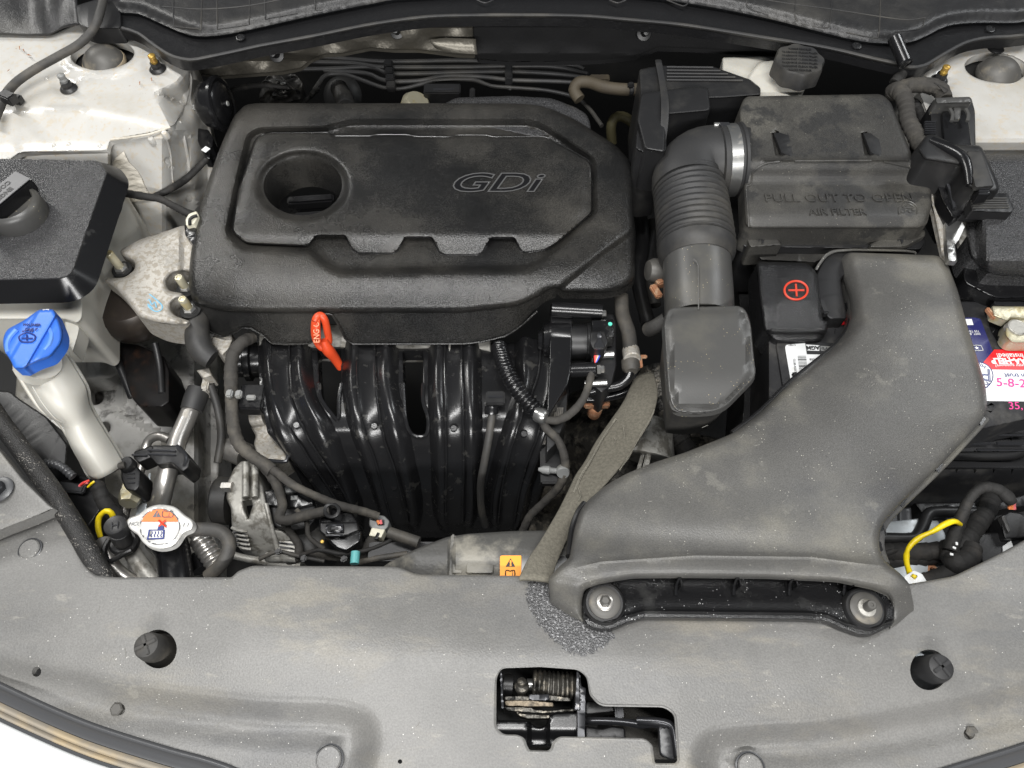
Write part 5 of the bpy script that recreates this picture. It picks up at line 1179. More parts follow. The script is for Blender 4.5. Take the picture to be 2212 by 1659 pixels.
# inner part of the neck (behind, upper left) 
block('neck_flange', rc([(1762, 640, 20), (1764, 590, 14), (1788, 546, 12), (1830, 538), (1960, 540), (1984, 546, 8), (1984, 560), (1850, 580), (1815, 600), (1830, 690), (1790, 690)], 10), -.012, .05, mt['black'], er=4, parent=dt)
ribbon('neck_rim', [(1762, 578, -.008, 1765, 584, -.010), (1775, 558, -.006, 1780, 562, -.008), (1792, 543, -.006, 1796, 549, -.008), (1830, 538, -.006, 1830, 543, -.008), (1960, 540, -.006, 1958, 545, -.008), (1980, 545, -.008, 1976, 550, -.010)], mt['duct'], bulge=.001, thick=.003, parent=dt)
# mouth: floor, lip, fins and bolts
def mouth_z(u, v):
    z = .003+Z(u, v)+.006*sm(v, 1262, 1318)
    return z+.003*np.exp(-((v-np.interp(u, [1240, 1300, 1345, 1390, 1740, 1785, 1825, 1875, 1930], [1322, 1345, 1333, 1320, 1324, 1328, 1346, 1358, 1340]))/3.)**2)
MO = rc([(1250, 1240), (1940, 1240), (1930, 1350), (1884, 1373), (1859, 1373), (1821, 1359), (1784, 1342), (1734, 1339), (1659, 1338), (1393, 1335), (1356, 1346), (1326, 1360), (1296, 1361), (1262, 1350)], 10)
mt['mouth'] = M('splashed_black_plastic', (.015, .015, .016), .26, bump=(900, .7, .0006), spk=((.75, .75, .75), 420, .16), dirt=[((.13, .13, .125), 30, .5, .8, .5)])
crm = np.array([(u, np.interp(u, [1240, 1300, 1345, 1390, 1740, 1785, 1825, 1875, 1930], [1322, 1345, 1333, 1320, 1324, 1328, 1346, 1358, 1340])+d) for u in np.arange(1260, 1930, 4) for d in (-6, -3, 0, 3, 6)])
sheet('mouth_floor', MO, mouth_z, mt['mouth'], feats=[crm], grid=9, er=5, ez=.003, skirt=.006, parent=dt)
for a in (1463, 1588, 1708, 1826): 
    tube('fin', [(a+6, 1247, .026), (a+1, 1256, .018), (a-2, 1268, .011), (a-3, 1286, .008)], .0014, mt['gloss'], seg=6, parent=dt)
    p = P(a, 1256, .008); wbox('fin_web', (p.x, p.y, p.z+.004), .0012, .014, .018, mt['gloss'], (0, 0, .1), .0004, parent=dt)
for k, (a, b) in enumerate(((1306, 1302), (1870, 1314))):
    p = P(a, b, .0125)
    pl = lathe('bolt_boss', p, (0, 0, 1), [(.0175, -.012), (.0172, -.001), (.0160, .0005), (.015, -.0012), (0, -.0012)], mt['black'], 30, parent=dt)
    t = thing('duct_bolt', ['silver hex bolt with a rusty flange at the left of the duct mouth', 'grey bolt with a proud round head at the right of the duct mouth'][k], 'bolt', 'bolts in the duct mouth')
    lathe('washer', p, (0, 0, 1), [(.0128, -.002), (.0128, .0010), (.011, .0020), (.007, .0018)], mt['capgrey'], 30, parent=t)
    if k == 0:
        lathe('flange', p, (0, 0, 1), [(.0070, .001), (.0070, .0028), (.0056, .0036)], mt['pipe'], 24, parent=t); lathe('hex_head', p, (0, 0, 1), [(.0050, .003), (.0048, .0070), (.0036, .0078), (.0030, .0068), (0, .0068)], mt['capgrey'], 6, parent=t, smooth=20)
        bx('rust_patch', a+12, b+4, .0092, .0024, .005, .0008, mt['rust'], rot=.3, bev=.0003, parent=t)
    else:
        lathe('flange', p, (0, 0, 1), [(.0076, .001), (.0070, .0030), (.0050, .0036)], mt['aludark'], 24, parent=t); lathe('head', p+Vector((0, 0, .0)), (0, 0, 1), [(.0040, .003), (.0040, .011), (.0032, .0122), (.0016, .0122), (.0014, .0114), (0, .0114)], mt['capgrey'], 20, parent=t)

for k in range(22):
    v_ = rng.uniform(620, 1170); u_ = rng.uniform(*[(1890, 2030), (1720, 2060), (1450, 1950), (1300, 1860)][min(3, int((v_-620)/150))])
    L_ = rng.uniform(4, 16); an = rng.normal(-.8, .5); Pq = [(u_+q*L_*math.cos(an), v_+q*L_*math.sin(an)) for q in (0, .5, 1)]
    tube('scuff', [(a, b, float(duct_z(np.array([a]), np.array([b]))[0])+.0001) for a, b in Pq], .0002, mt['scuff'], seg=4, parent=dt)

# ================================================================ battery
bt = thing('car_battery', 'black car battery with blue, red and white labels partly under the air duct', 'battery')
block('case', rc([(1660, 655), (1830, 650), (2300, 652), (2300, 888), (1690, 1020), (1660, 900)], 8), -.030, .17, mt['battery'], er=3, parent=bt)
zb_ = -.0295
block('lid_step', rc([(1675, 738, 12), (1860, 738), (1860, 900), (1700, 900), (1688, 820)], 8), -.027, .006, mt['battery'], er=3, ez=.001, parent=bt)
sheet('white_label', rc([(1695, 745, 8), (1740, 741, 2), (1790, 746), (1790, 800), (1740, 812), (1712, 822, 2), (1708, 822)], 2), -.0265, mt['whitelab'], grid=None, parent=bt)
sheet('black_label_part', rc([(1739, 739), (1800, 741), (1800, 766), (1743, 765)], 1), -.0262, mt['inkblack'], grid=None, parent=bt)
sheet('agm_frame', rc([(1741, 744), (1770, 746), (1770, 758), (1743, 757)], 1), -.0259, mt['whitelab'], grid=None, parent=bt)
text('AGM', 1756, 751, -.0257, .0062, mt['inkblack'], bt, rot=math.pi, ext=.0001, bold=.0003)
sheet('pb_patch', rc([(1772, 747), (1796, 748), (1796, 759), (1773, 758)], 1), -.0259, mt['greyconn'], grid=None, parent=bt)
text('Pb', 1781, 753, -.0257, .0062, mt['inkblack'], bt, rot=math.pi, ext=.0001)
text('Rate', 1758, 777, -.0262, .0048, mt['inkblack'], bt, rot=math.pi, ext=.0001)
text('4-7987', 1711, 745, -.0262, .0028, mt['inkblack'], bt, rot=math.pi, ext=.0001)
text('CLUB ASSIST', 1717, 790, -.0262, .0030, mt['inkblack'], bt, rot=-math.pi/2-.1, ext=.0001)
for k in range(15):
    w_ = [1, 2, 1, 3, 1, 1, 2, 1, 2, 3, 1, 2, 1, 1, 2][k]
    bx('barcode_bar', 1732+k*.3, 769+k*2.5, -.0262, .0085, .00035*w_, .0001, mt['inkblack'], rot=.0, bev=0.00001, parent=bt)
text('+', 1818, 691, -.0290, .030, mt['red'], bt, ext=.0006, bold=.0009, name='plus_sign')
text('\u2022\u2022\u2022 \u2022\u2022', 1806, 710, -.0290, .006, mt['battery'], bt, rot=1.2, ext=.0006, name='moulded_mark')
# right part of the label
sheet('navy_label', rc([(2080, 686), (2108, 686, 6), (2118, 689), (2146, 762), (2121, 785), (2090, 800)], 3), zb_, mt['navy'], grid=None, parent=bt)
sheet('white_tab', [(2085, 689), (2099, 689), (2103, 702), (2089, 702)], zb_+.0003, mt['whitelab'], grid=None, parent=bt)
text('DIST. BY', 2104, 721, zb_+.0004, .0036, mt['whitelab'], bt, rot=math.pi, ext=.0001); text('155 TEC', 2102, 715.5, zb_+.0004, .0036, mt['whitelab'], bt, rot=math.pi, ext=.0001)
for r_ in (0, 1): rim('battery_symbol', rc([(2092, 746), (2119, 746), (2124, 757), (2096, 758)], 2), zb_+.0004, .0005, mt['whitelab'], bt)
text('\u2605', 2110, 752, zb_+.0004, .0055, mt['whitelab'], bt, ext=.0001, name='star')
sheet('white_field', rc([(2110, 784), (2131, 784), (2139, 798), (2300, 801), (2300, 868), (2120, 866)], 2), zb_+.0002, mt['whitelab'], grid=None, parent=bt)
sheet('red_panel', [(2124, 783), (2148, 755), (2300, 758), (2300, 800), (2139, 798)], zb_+.0004, mt['red'], grid=None, parent=bt)
text('& Installed!', 2189, 768, zb_+.0007, .0078, mt['whitelab'], bt, rot=math.pi, ext=.0001, bold=.0001)
text('AAA-HELP', 2185, 779, zb_+.0007, .0092, mt['whitelab'], bt, rot=math.pi, ext=.0001, bold=.0004)
text('warranty support?', 2194, 789, zb_+.0007, .0058, mt['whitelab'], bt, rot=math.pi, ext=.0001)
rim('seal_ring', ell(2112, 812, 33, 30, 40), zb_+.0008, .0004, mt['inknavy'], bt)
sheet('seal_disc', ell(2112, 812, 32, 29, 40), zb_+.0006, mt['whitelab'], grid=None, parent=bt)
text('P', 2130, 808, zb_+.0009, .022, mt['inknavy'], bt, rot=2.9, ext=.0001); text('P', 2130, 808, zb_+.0011, .022, mt['whitelab'], bt, rot=2.9, ext=.0001, bold=-.0009)
text('HIG', 2119, 788, zb_+.0009, .0060, mt['inknavy'], bt, rot=2.5, ext=.0001); text('PO', 2131, 831, zb_+.0009, .0056, mt['inknavy'], bt, rot=-2.2, ext=.0001)
text('can trust', 2199, 811, zb_+.0007, .0076, mt['inknavy'], bt, rot=math.pi, ext=.0001)
text('5-8-25', 2190, 828, zb_+.0007, .0140, mt['pink'], bt, rot=-.06, ext=.0001, shear=.2, bold=.0001)
text('35,', 2192, 877, -.0296, .0120, mt['pink'], bt, rot=.0, ext=.0001, shear=.2)
# negative post and clamp
nc = thing('negative_terminal_clamp', 'corroded yellowish metal battery terminal clamp at the right edge', 'terminal clamp')
block('well', rc([(2128, 662), (2300, 664), (2300, 750), (2162, 750), (2140, 712)], 6), -.0285, .0005, mt['gloss'], er=0, parent=nc)
block('clamp_plate', rc([(2142, 661), (2300, 663), (2300, 684), (2212, 688), (2183, 686, 10), (2176, 694, 8), (2146, 682)], 4), -.008, .010, mt['pbmetal'], er=3, ez=.002, parent=nc)
block('clamp_body', rc([(2178, 690, 10), (2300, 685), (2300, 742), (2186, 742, 12), (2170, 726, 14), (2172, 706, 10)], 8), -.010, .014, mt['pbmetal'], er=5, ez=.004, parent=nc)
lathe('post', P(2198, 707, -.009), (0, 0, 1), [(.0105, -.006), (.0095, .0006), (.0085, .0012), (.0080, .0006), (0, .0009)], mt['aludark'], 26, parent=nc)
bx('copper_edge', 2143, 674, -.010, .004, .014, .006, mt['rust'], rot=.3, parent=nc)
for a, b in ((2128, 673), (2154, 732)): tube('tar_drip', [(a, b, -.0275, .0035), (a+14, b, -.026, .0022)], .003, mt['gloss'], parent=nc, seg=10)
block('strap', rc([(2146, 648), (2212, 652), (2212, 664), (2150, 660)], 2), -.020, .01, mt['hookmetal'], er=2, ez=.001, parent=nc)
# positive cover
pcv = thing('positive_terminal_cover', 'black battery terminal cover with a red circled plus sign', 'terminal cover')
PC = rc([(1634, 570, 12), (1640, 565, 6), (1745, 568, 16), (1766, 590, 12), (1778, 690, 4), (1790, 696, 4), (1786, 720, 10), (1770, 738, 10), (1675, 738, 10), (1650, 716, 12), (1640, 640)], 10)
def pc_z(u, v):
    z = .0+Z(u, v)-.006*sm(v, 655, 712)-.012*sm(v, 712, 724)
    z = z+.0022*(sm(u, 1680, 1690)*(1-sm(u, 1752, 1764))*(1-sm(v, 648, 668))*sm(v, 560, 600)); return z
sheet('cover_shell', PC, pc_z, M('splashed_cover_plastic', (.018, .018, .019), .22, bump=(650, 1, .0009)), grid=7, er=10, ez=.006, skirt=.03, flare=.05, parent=pcv)
rim('ring_print', ell(1719.5, 627, 25, 20, 40), .0028, .0011, mt['redprint'], pcv)
tube('plus_print', [(1703, 627, .0026), (1737, 627, .0026)], .0010, mt['redprint'], seg=6, parent=pcv); tube('plus_print', [(1719, 614, .0026), (1721, 640, .0026)], .0010, mt['redprint'], seg=6, parent=pcv)
bx('side_latch', 1779, 660, -.008, .007, .018, .010, mt['black'], rot=.15, parent=pcv)
# dusty bracket behind the cover, and tray wall left of the battery
t = thing('battery_tray', 'black battery tray wall left of the battery', 'battery tray')
block('wall', rc([(1590, 590), (1660, 560), (1640, 640), (1655, 800), (1700, 830), (1690, 900), (1650, 930), (1600, 960), (1610, 800)], 8), -.10, .08, mt['black'], er=3, parent=t)
ribbon('bright_edge', [(1640, 700, -.05, 1643, 700, -.05), (1660, 770, -.055, 1664, 770, -.055), (1676, 830, -.06, 1680, 830, -.06), (1686, 870, -.06, 1690, 866, -.06)], mt['hookmetal'], bulge=.0005, thick=.001, parent=t)
block('dusty_shelf', rc([(1625, 538), (1770, 538), (1800, 545), (1760, 568), (1740, 566), (1645, 562)], 4), -.022, .02, mt['airbox'], er=2, parent=t)
# tray ribs in front of the battery, right
t = thing('battery_front_wall', 'ribbed black battery box front in the gap right of the duct', 'battery box')
def wall_z(u, v):
    return np.interp(v, [862, 885, 903, 906, 940, 944, 975, 980, 1010, 1014, 1090, 1096, 1130], [-.045, -.05, -.052, -.062, -.066, -.080, -.084, -.10, -.10, -.085, -.14, -.18, -.19])+0*np.asarray(u, float)
wf = np.array([(u, v) for u in np.arange(1950, 2300, 8) for v in (885, 903, 906, 940, 944, 975, 980, 1010, 1014, 1090)])
sheet('ribbed_wall', [(1900, 1120), (2110, 868), (2300, 868), (2300, 1100)], wall_z, mt['battery'], feats=[wf], grid=10, parent=t)
for v, z in ((885, -.048), (904, -.051), (939, -.064), (972, -.083)): tube('bright_rib', [(2128 if v < 910 else 2110, v, z), (2300, v+1, z)], .0012, mt['hookmetal'], seg=6, parent=t)
for a in (2090, 2165): bx('slot', a+20, 957, -.073, .03, .004, .002, mt['hookmetal'], parent=t)
block('corner_post', rc([(2128, 868), (2150, 866), (2152, 884), (2136, 900), (2126, 895)], 4), -.030, .03, mt['gloss'], er=3, parent=t)
tube('tray_rim', [(2040, 982, -.095), (2185, 982, -.092), (2212, 966, -.09), (2260, 950, -.09)], .006, mt['black'], parent=t, seg=10)

# ================================================================ lower right: loom, yellow wire, brackets
zr = -.10
t = thing('headlamp_bracket', 'galvanised steel bracket low at the right behind the front cover', 'bracket')
sheet('plate', rc([(1890, 1130), (1985, 1120), (2026, 1125), (2040, 1150), (2056, 1205), (2080, 1240), (2060, 1270), (1900, 1270)], 4), lambda u, v: -.100+.005*np.sin(u/22.), mt['sheetzinc'], holes=[ell(2013, 1232, 7, 6.5, 16)], grid=9, er=3, ez=.002, skirt=.01, parent=t)
lathe('grommet', P(2013, 1232, -.102), (0, 0, 1), [(.0052, 0), (.0052, .002), (.003, .002), (.002, 0)], mt['rust'], 16, parent=t)
sheet('dark_frame', rc([(1905, 1100), (1968, 1096), (1972, 1150), (1905, 1158)], 4), lambda u, v: -.105+.004*np.exp(-((u-1947)/5.)**2)*(v < 1140), mt['trim'], grid=6, er=4, ez=.003, skirt=.02, parent=t)
t = thing('headlamp_carrier', 'black moulded frame rail across the gap at the lower right', 'frame')
tube('rail', [(1900, 1163, -.095), (1960, 1164, -.095), (1980, 1158, -.095), (1994, 1135, -.095), (2004, 1112, -.095), (2030, 1106, -.098), (2130, 1108, -.10)], .006, mt['black'], parent=t, seg=10)
block('beam', rc([(1975, 1086), (2160, 1084), (2212, 1068), (2240, 1068), (2240, 1090), (2100, 1112), (1990, 1108)], 4), -.110, .02, mt['black'], er=3, parent=t)
for a in (2058, 2100): lathe('boss', P(a, 1110, -.10), (0, -.4, 1), [(.009, -.01), (.009, 0), (.004, .003), (0, .003)], mt['trim'], 16, parent=t)
for a in (1918, 1938): block('tooth', rc([(a, 1164), (a+12, 1164), (a+12, 1172), (a, 1172)], 1), -.098, .01, mt['black'], er=1, parent=t)
t = thing('headlamp_harness', 'thick black cloth-taped harness crossing the gap at the lower right', 'wiring harness')
tube('main', [(1885, 1195, -.10), (1960, 1193, -.095), (2020, 1190, -.09), (2070, 1180, -.085), (2105, 1140, -.09), (2130, 1105, -.1), (2140, 1080, -.11)], .0095, mt['tapedark'], parent=t, wob=.07)
tube('second', [(1880, 1215, -.105), (1950, 1208, -.10), (2010, 1200, -.098), (2045, 1192, -.095)], .0088, mt['tapedark'], parent=t, wob=.07)
tube('thin_lead', [(1895, 1203, -.09), (1925, 1192, -.09), (1960, 1185, -.09), (2000, 1190, -.088)], .0030, mt['tapedark'], parent=t, wob=.07)
tube('knot', [(2046, 1180, -.085), (2056, 1205, -.075), (2068, 1218, -.07), (2092, 1205, -.075), (2098, 1185, -.08)], .0095, mt['tapedark'], parent=t, wob=.1)
tube('lower_run', [(1990, 1262, -.09), (2020, 1252, -.085), (2050, 1240, -.08), (2085, 1222, -.075)], .0095, mt['tapedark'], parent=t, wob=.05)
t = thing('loom_branch', 'dark taped lead arching up and over to the orange wires at the lower right', 'wiring loom')
tube('arch', [(2052, 1190, -.07, .0072), (2064, 1150, -.065, .0068), (2078, 1115, -.06, .006), (2090, 1085, -.055, .005), (2108, 1062, -.05, .0046), (2130, 1052, -.048, .0048), (2158, 1058, -.048, .0052), (2178, 1075, -.052, .006), (2184, 1084, -.055, .0055)], .008, mt['tapedark'], parent=t, wob=.05)
for a, m_ in ((2180, 'orangewire'), (2185, 'orangewire'), (2190, 'pinkwire')): tube('wire', [(a, 1082, -.055), (a+1, 1100, -.06)], .0016, mt[m_], seg=6, parent=t)
for a, b in ((2067, 1174), (2062, 1183), (2056, 1197)): bx('paint_fleck', a, b, -.055, .0022, .003, .0006, mt['whitelab'], rot=a, bev=.0003, parent=t)
t = thing('lamp_connector', 'black rectangular headlamp connector at the lower right edge', 'connector')
block('body', rc([(2158, 1118), (2180, 1104), (2205, 1108), (2240, 1130), (2240, 1160), (2170, 1165)], 4), -.075, .04, mt['black'], er=4, parent=t)
block('latch', rc([(2162, 1116), (2170, 1112), (2184, 1146), (2178, 1152)], 2), -.071, .006, mt['res'], er=2, ez=.001, parent=t)
block('lamp_back', rc([(2110, 1152), (2168, 1150), (2300, 1130), (2300, 1290), (2134, 1290)], 6), -.085, .05, mt['black'], er=4, parent=t)
block('paper_tag', rc([(2166, 1180), (2184, 1168), (2192, 1190), (2168, 1204)], 2), -.0835, .001, mt['whitelab'], er=0, parent=t)
t = thing('yellow_lead', 'yellow tape-wrapped lead arching across the gap at the lower right', 'lead')
tube('lead', [(1966, 1240, -.055), (1958, 1212, -.060), (1962, 1185, -.065), (1985, 1162, -.06), (2015, 1148, -.055), (2042, 1132, -.05), (2062, 1126, -.05), (2075, 1133, -.058)], .0025, mt['yellow'], parent=t, wob=.2, step=.004)
t = thing('white_clip', 'pale slotted plastic clip at the end of the yellow lead by the duct', 'clip')
block('frame', rc([(1952, 1246), (1974, 1232), (1992, 1240), (2002, 1256), (1985, 1264), (1965, 1272)], 2), -.045, .004, mt['whitelab'], er=1, ez=.0006, parent=t)
sheet('slot', ell(1977, 1245, 5, 4, 14), -.0446, mt['inkblack'], grid=None, parent=t); tube('lead_end', [(1972, 1248, -.044), (1976, 1243, -.0435)], .0022, mt['yellow'], parent=t)

# ================================================================ bonnet latch in its opening
lz = -.03
la = thing('bonnet_latch', 'greasy bonnet latch with a coil spring in the cutout of the front cover', 'latch')
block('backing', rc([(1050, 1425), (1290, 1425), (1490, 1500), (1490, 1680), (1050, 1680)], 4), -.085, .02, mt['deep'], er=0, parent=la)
block('left_plate', [(1080, 1448), (1084, 1446), (1088, 1530), (1083, 1530)], -.012, .03, mt['hookmetal'], er=1, ez=.0005, parent=la)
block('right_plate', [(1246, 1452), (1250, 1446), (1252, 1534), (1242, 1532)], -.010, .04, mt['hookmetal'], er=1, ez=.0005, parent=la)
block('right_bracket', rc([(1252, 1450), (1256, 1482), (1266, 1486), (1264, 1600), (1246, 1600), (1246, 1540)], 3), -.014, .04, mt['hookmetal'], er=2, ez=.001, parent=la)
cz = -.034
tube('coil_spring', [(1150, 1476, cz), (1196, 1480, cz), (1242, 1482, cz)], .0098, mt['rotor'], parent=la, corr=(.0038, .0028), seg=18)
tube('spring_core', [(1138, 1478, cz), (1152, 1479, cz)], .0045, mt['steel'], parent=la)
tube('bush', [(1088, 1478, -.036), (1108, 1480, -.036)], .0085, mt['black'], parent=la, seg=16)
lathe('pivot', P(1127, 1492, -.034), (0, .5, 1), [(.0034, -.012), (.0034, .003), (.0060, .004), (.0060, .007), (.0036, .009), (.0036, .013), (0, .014)], mt['rotor'], 16, parent=la)
block('pawl_top', rc([(1090, 1504), (1140, 1505), (1145, 1500), (1186, 1502), (1232, 1508), (1232, 1514), (1090, 1512)], 2), -.026, .006, mt['rotor'], er=1, ez=.0006, parent=la)
block('pawl', rc([(1090, 1514), (1140, 1513), (1194, 1518), (1196, 1526), (1150, 1526), (1092, 1524)], 2), -.022, .008, M('worn_pawl_steel', (.22, .18, .13), .5, metal=.6, bump=(300, .6, .001), dirt=[((.05, .045, .04), 90, .45, .6, .8), ((.45, .25, .12), 60, .6, .7, .6)]), er=1, ez=.0006, parent=la)
block('striker_plate', rc([(1090, 1527), (1150, 1529), (1152, 1533), (1180, 1536), (1240, 1531), (1240, 1536), (1170, 1540), (1096, 1535)], 2), -.020, .004, mt['rotor'], er=1, ez=.0006, parent=la)
block('spring_foot', rc([(1142, 1500), (1186, 1499), (1187, 1511), (1178, 1514), (1150, 1514), (1142, 1510)], 3), -.022, .010, mt['hookmetal'], er=2, ez=.001, parent=la)
block('lower_pawl', rc([(1116, 1538), (1130, 1542), (1188, 1545), (1188, 1552), (1140, 1553), (1120, 1546)], 3), -.022, .010, mt['rotor'], er=1.5, ez=.001, parent=la)
def ho_z(u, v): return -.028+.006*sm(np.abs(u-1163), 14, 26)-.003*sm(v, 1575, 1600)
sheet('housing', rc([(1068, 1556), (1072, 1530), (1075, 1556, 2), (1145, 1557), (1150, 1566, 5), (1165, 1572, 6), (1180, 1566, 5), (1184, 1550), (1198, 1540), (1247, 1538), (1262, 1560), (1262, 1592), (1208, 1600), (1196, 1612), (1136, 1612), (1124, 1596), (1080, 1594), (1066, 1575)], 5), ho_z, mt['gloss'], grid=5, er=4, ez=.002, skirt=.03, parent=la)
block('grille_mesh', rc([(1136, 1608), (1194, 1608), (1190, 1632), (1140, 1632)], 2), -.060, .004, mt['mesh'], er=0, parent=la)
block('grille_mesh', rc([(1300, 1520), (1470, 1520), (1474, 1640), (1400, 1640), (1395, 1596), (1340, 1596)], 2), -.070, .004, mt['mesh'], er=0, parent=la)
block('cable_guide', rc([(1264, 1568), (1300, 1574), (1322, 1568), (1350, 1572), (1352, 1596), (1264, 1600)], 5), -.040, .02, mt['black'], er=4, parent=la)
block('upper_guide', rc([(1264, 1512), (1330, 1520), (1340, 1538), (1264, 1545)], 5), -.045, .02, mt['black'], er=4, parent=la)
bx('tab', 1338, 1536, -.038, .007, .012, .006, mt['hookmetal'], parent=la)
lv = thing('release_lever', 'satin black bonnet release lever reaching right out of the latch', 'lever')
ribbon('arm', [(1264, 1549, -.034, 1264, 1565, -.036), (1310, 1549, -.032, 1312, 1566, -.034), (1350, 1552, -.030, 1350, 1568, -.032), (1385, 1556, -.028, 1380, 1574, -.030), (1420, 1560, -.024, 1412, 1572, -.026), (1445, 1563, -.020, 1435, 1576, -.024)], mt['hookmetal'], bulge=.002, pw=2, thick=.004, parent=lv)
tube('bent_edge', [(1376, 1556, -.024), (1420, 1558, -.020), (1446, 1564, -.018), (1455, 1578, -.018), (1460, 1610, -.018), (1463, 1634, -.018)], .0030, mt['hookmetal'], parent=lv, seg=10)
block('paddle', rc([(1422, 1568), (1452, 1568, 6), (1462, 1630), (1456, 1643, 5), (1426, 1632, 10)], 6), -.022, .004, mt['trim'], er=3, ez=.002, parent=lv)
# ================================================================ left side
# coolant expansion tank
ct_ = thing('coolant_reservoir', 'milky coolant reservoir with a black grained lid at the left edge', 'reservoir')
LID = rc([(-80, 342), (35, 343), (214, 346, 26), (232, 372, 8), (156, 590, 26), (134, 602), (-80, 606)], 10)
block('lid', LID, .030, .0015, mt['lid'], er=4, ez=.0012, grid=12, parent=ct_)
block('lid_side', LID, .0285, .020, mt['gloss'], er=0, flare=.75, parent=ct_)
block('lid_skirt', rc([(-80, 345), (214, 350, 30), (246, 372, 14), (256, 390, 10), (250, 430), (166, 610, 30), (130, 622), (-80, 626)], 12), .008, .016, mt['gloss'], er=4, parent=ct_)
rim('lid_flange', rc([(-80, 348), (216, 352, 30), (250, 375, 14), (261, 394, 10), (254, 432), (166, 620, 30), (130, 633), (-80, 636)], 12), -.004, .0022, mt['gloss'], ct_)
def tk_z(u, v): return -.010+Z(u, v)-.010*sm(v, 640, 760)
sheet('tank_body', rc([(-80, 380), (240, 380), (263, 400, 10), (262, 430), (180, 640), (178, 690, 8), (166, 700, 10), (140, 690), (-80, 690)], 10), lambda u, v: -.012+Z(u, v), mt['tank'], grid=10, er=6, ez=.004, skirt=.085, parent=ct_)
cc = thing('coolant_cap', 'round black coolant reservoir cap with a raised engine coolant grip bar', 'cap')
p = P(40, 462, .034)
lathe('cap_body', p, (0, 0, 1), [(.0285, -.004), (.0290, .0), (.0285, .012), (.0265, .0165), (.0235, .018), (.0225, .016), (.021, .010), (0, .009)], mt['res'], 44, parent=cc)
V_ = p+Vector((-.006, .002, .0165))
wbox('grip_bar', V_, .024, .066, .018, mt['gloss'], (0, 0, -.50), .002, parent=cc); 
bar = mt['capgrey']
tp = M('silver_print_face', (.15, .15, .155), .45, dirt=[((.16, .16, .16), 90, .5, .7, .5)])
wbox('grip_face', V_+Vector((0, 0, .0092)), .022, .064, .0008, tp, (0, 0, -.50), .0003, parent=cc)
uv_ = proj(V_+Vector((0, 0, .0098)))
for s, dx in (('ENGINE', .0045), ('COOLANT', -.0045)):
    q = V_+Vector((dx*math.cos(-.5), dx*math.sin(-.5), .0098)); u_, v_ = proj(q)
    text(s, u_, v_, q.z, .0076, mt['inkblack'], cc, rot=-.5-math.pi/2, ext=.0001, bold=.0003, name='lettering')
q = V_+Vector((-.0125, -.024, .0098)); u_, v_ = proj(q); text('REFER', u_, v_, q.z, .0044, mt['inkblack'], cc, rot=0, ext=.0001, bold=.0002)

# washer filler
wf_ = thing('washer_filler_neck', 'translucent off-white washer fluid filler neck running down to the left', 'filler neck')
ribbon('neck', [(30, 795, .010, 140, 760, .010, .020), (62, 840, 0, 165, 800, 0, .022), (85, 880, -.01, 185, 835, -.01, .024), (112, 905, -.02, 190, 860, -.02, .022), (135, 920, -.03, 198, 885, -.03, .020), (150, 960, -.045, 222, 925, -.045, .020), (172, 1000, -.06, 244, 960, -.06, .020), (196, 1035, -.075, 268, 1002, -.075, .018)], mt['tank'], bulge=.02, pw=2.2, nt=17, step=.006, thick=.004, parent=wf_)
ribbon('neck_back', [(30, 795, .0, 140, 760, .0, -.02), (85, 880, -.02, 185, 835, -.02, -.02), (135, 920, -.04, 198, 885, -.04, -.02), (196, 1035, -.085, 268, 1002, -.085, -.02)], mt['tank'], bulge=-.02, pw=2.2, nt=9, thick=.003, parent=wf_)
sheet('side_rib', rc([(138, 688), (170, 698), (172, 712), (158, 762), (146, 740)], 5), -.02, mt['tank'], grid=None, er=3, ez=.002, skirt=.02, parent=wf_)
tube('moulding_line', [(70, 835, .0215), (92, 872, .012), (120, 905, 0), (140, 915, -.012)], .0004, mt['tank'], seg=5, parent=wf_)
wc = thing('washer_cap', 'bright blue washer fluid cap with raised washer symbol, at the left edge', 'cap')
WC = rc([(6, 732, 16), (14, 712, 10), (52, 692), (84, 669, 6), (116, 668, 6), (124, 684, 6), (137, 716, 14), (134, 740, 14), (110, 772), (76, 783), (50, 797, 4), (30, 796, 5), (24, 780, 8), (8, 757, 14)], 10)
def wc_z(u, v):
    z = .058+Z(u, v)-.0035*sm(np.abs((u-70)*.86+(v-732)*.5), 16, 22)-.006*sm(np.abs((u-70)*.86+(v-732)*.5), 26, 60)
    return z
wfeat = [np.array([(70+s*d*.86+t*.5*-1, 732+s*d*.5+t*.86) for t in np.arange(-80, 80, 4)]) for s in (-1, 1) for d in (15, 17, 19, 21, 23, 25)]
sheet('cap_shell', WC, wc_z, mt['blue'], feats=wfeat, grid=5, er=7, ez=.005, skirt=.012, step=3, parent=wc)
block('hinge_white', rc([(91, 668), (107, 667), (108, 677), (94, 679)], 2), .0565, .01, mt['whitelab'], er=1, parent=wc)
for s, dv, sz in (('WASHER', -1, .0040), ('ONLY', 8.5, .0040)): text(s, 68-dv*.12, 703+dv, .0590, sz, mt['inknavy'], wc, ext=.0004, rot=-.03, space=1.05)
bl = M('blue_raised', (.06, .19, .62), .35)
for pts in ([(44, 724), (58, 718), (74, 724), (76, 729), (70, 738), (46, 738), (41, 728), (44, 724)], [(58, 723), (58, 735)], [(48, 731), (70, 731)]):
    tube('washer_symbol', [(a, b, .0588) for a, b in pts], .0007, mt['inknavy'], seg=5, step=.003, parent=wc)
for k in range(5): lathe('symbol_dot', P(50+k*5, 716-(2-abs(k-2))*1.5, .0585), (0, 0, 1), [(.0009, 0), (.0009, .0006), (0, .0006)], mt['inknavy'], 8, parent=wc)
tube('cap_rib', [(36, 712, .055), (22, 728, .0535), (16, 745, .053), (18, 762, .053)], .0022, mt['bluelight'], parent=wc, seg=8)
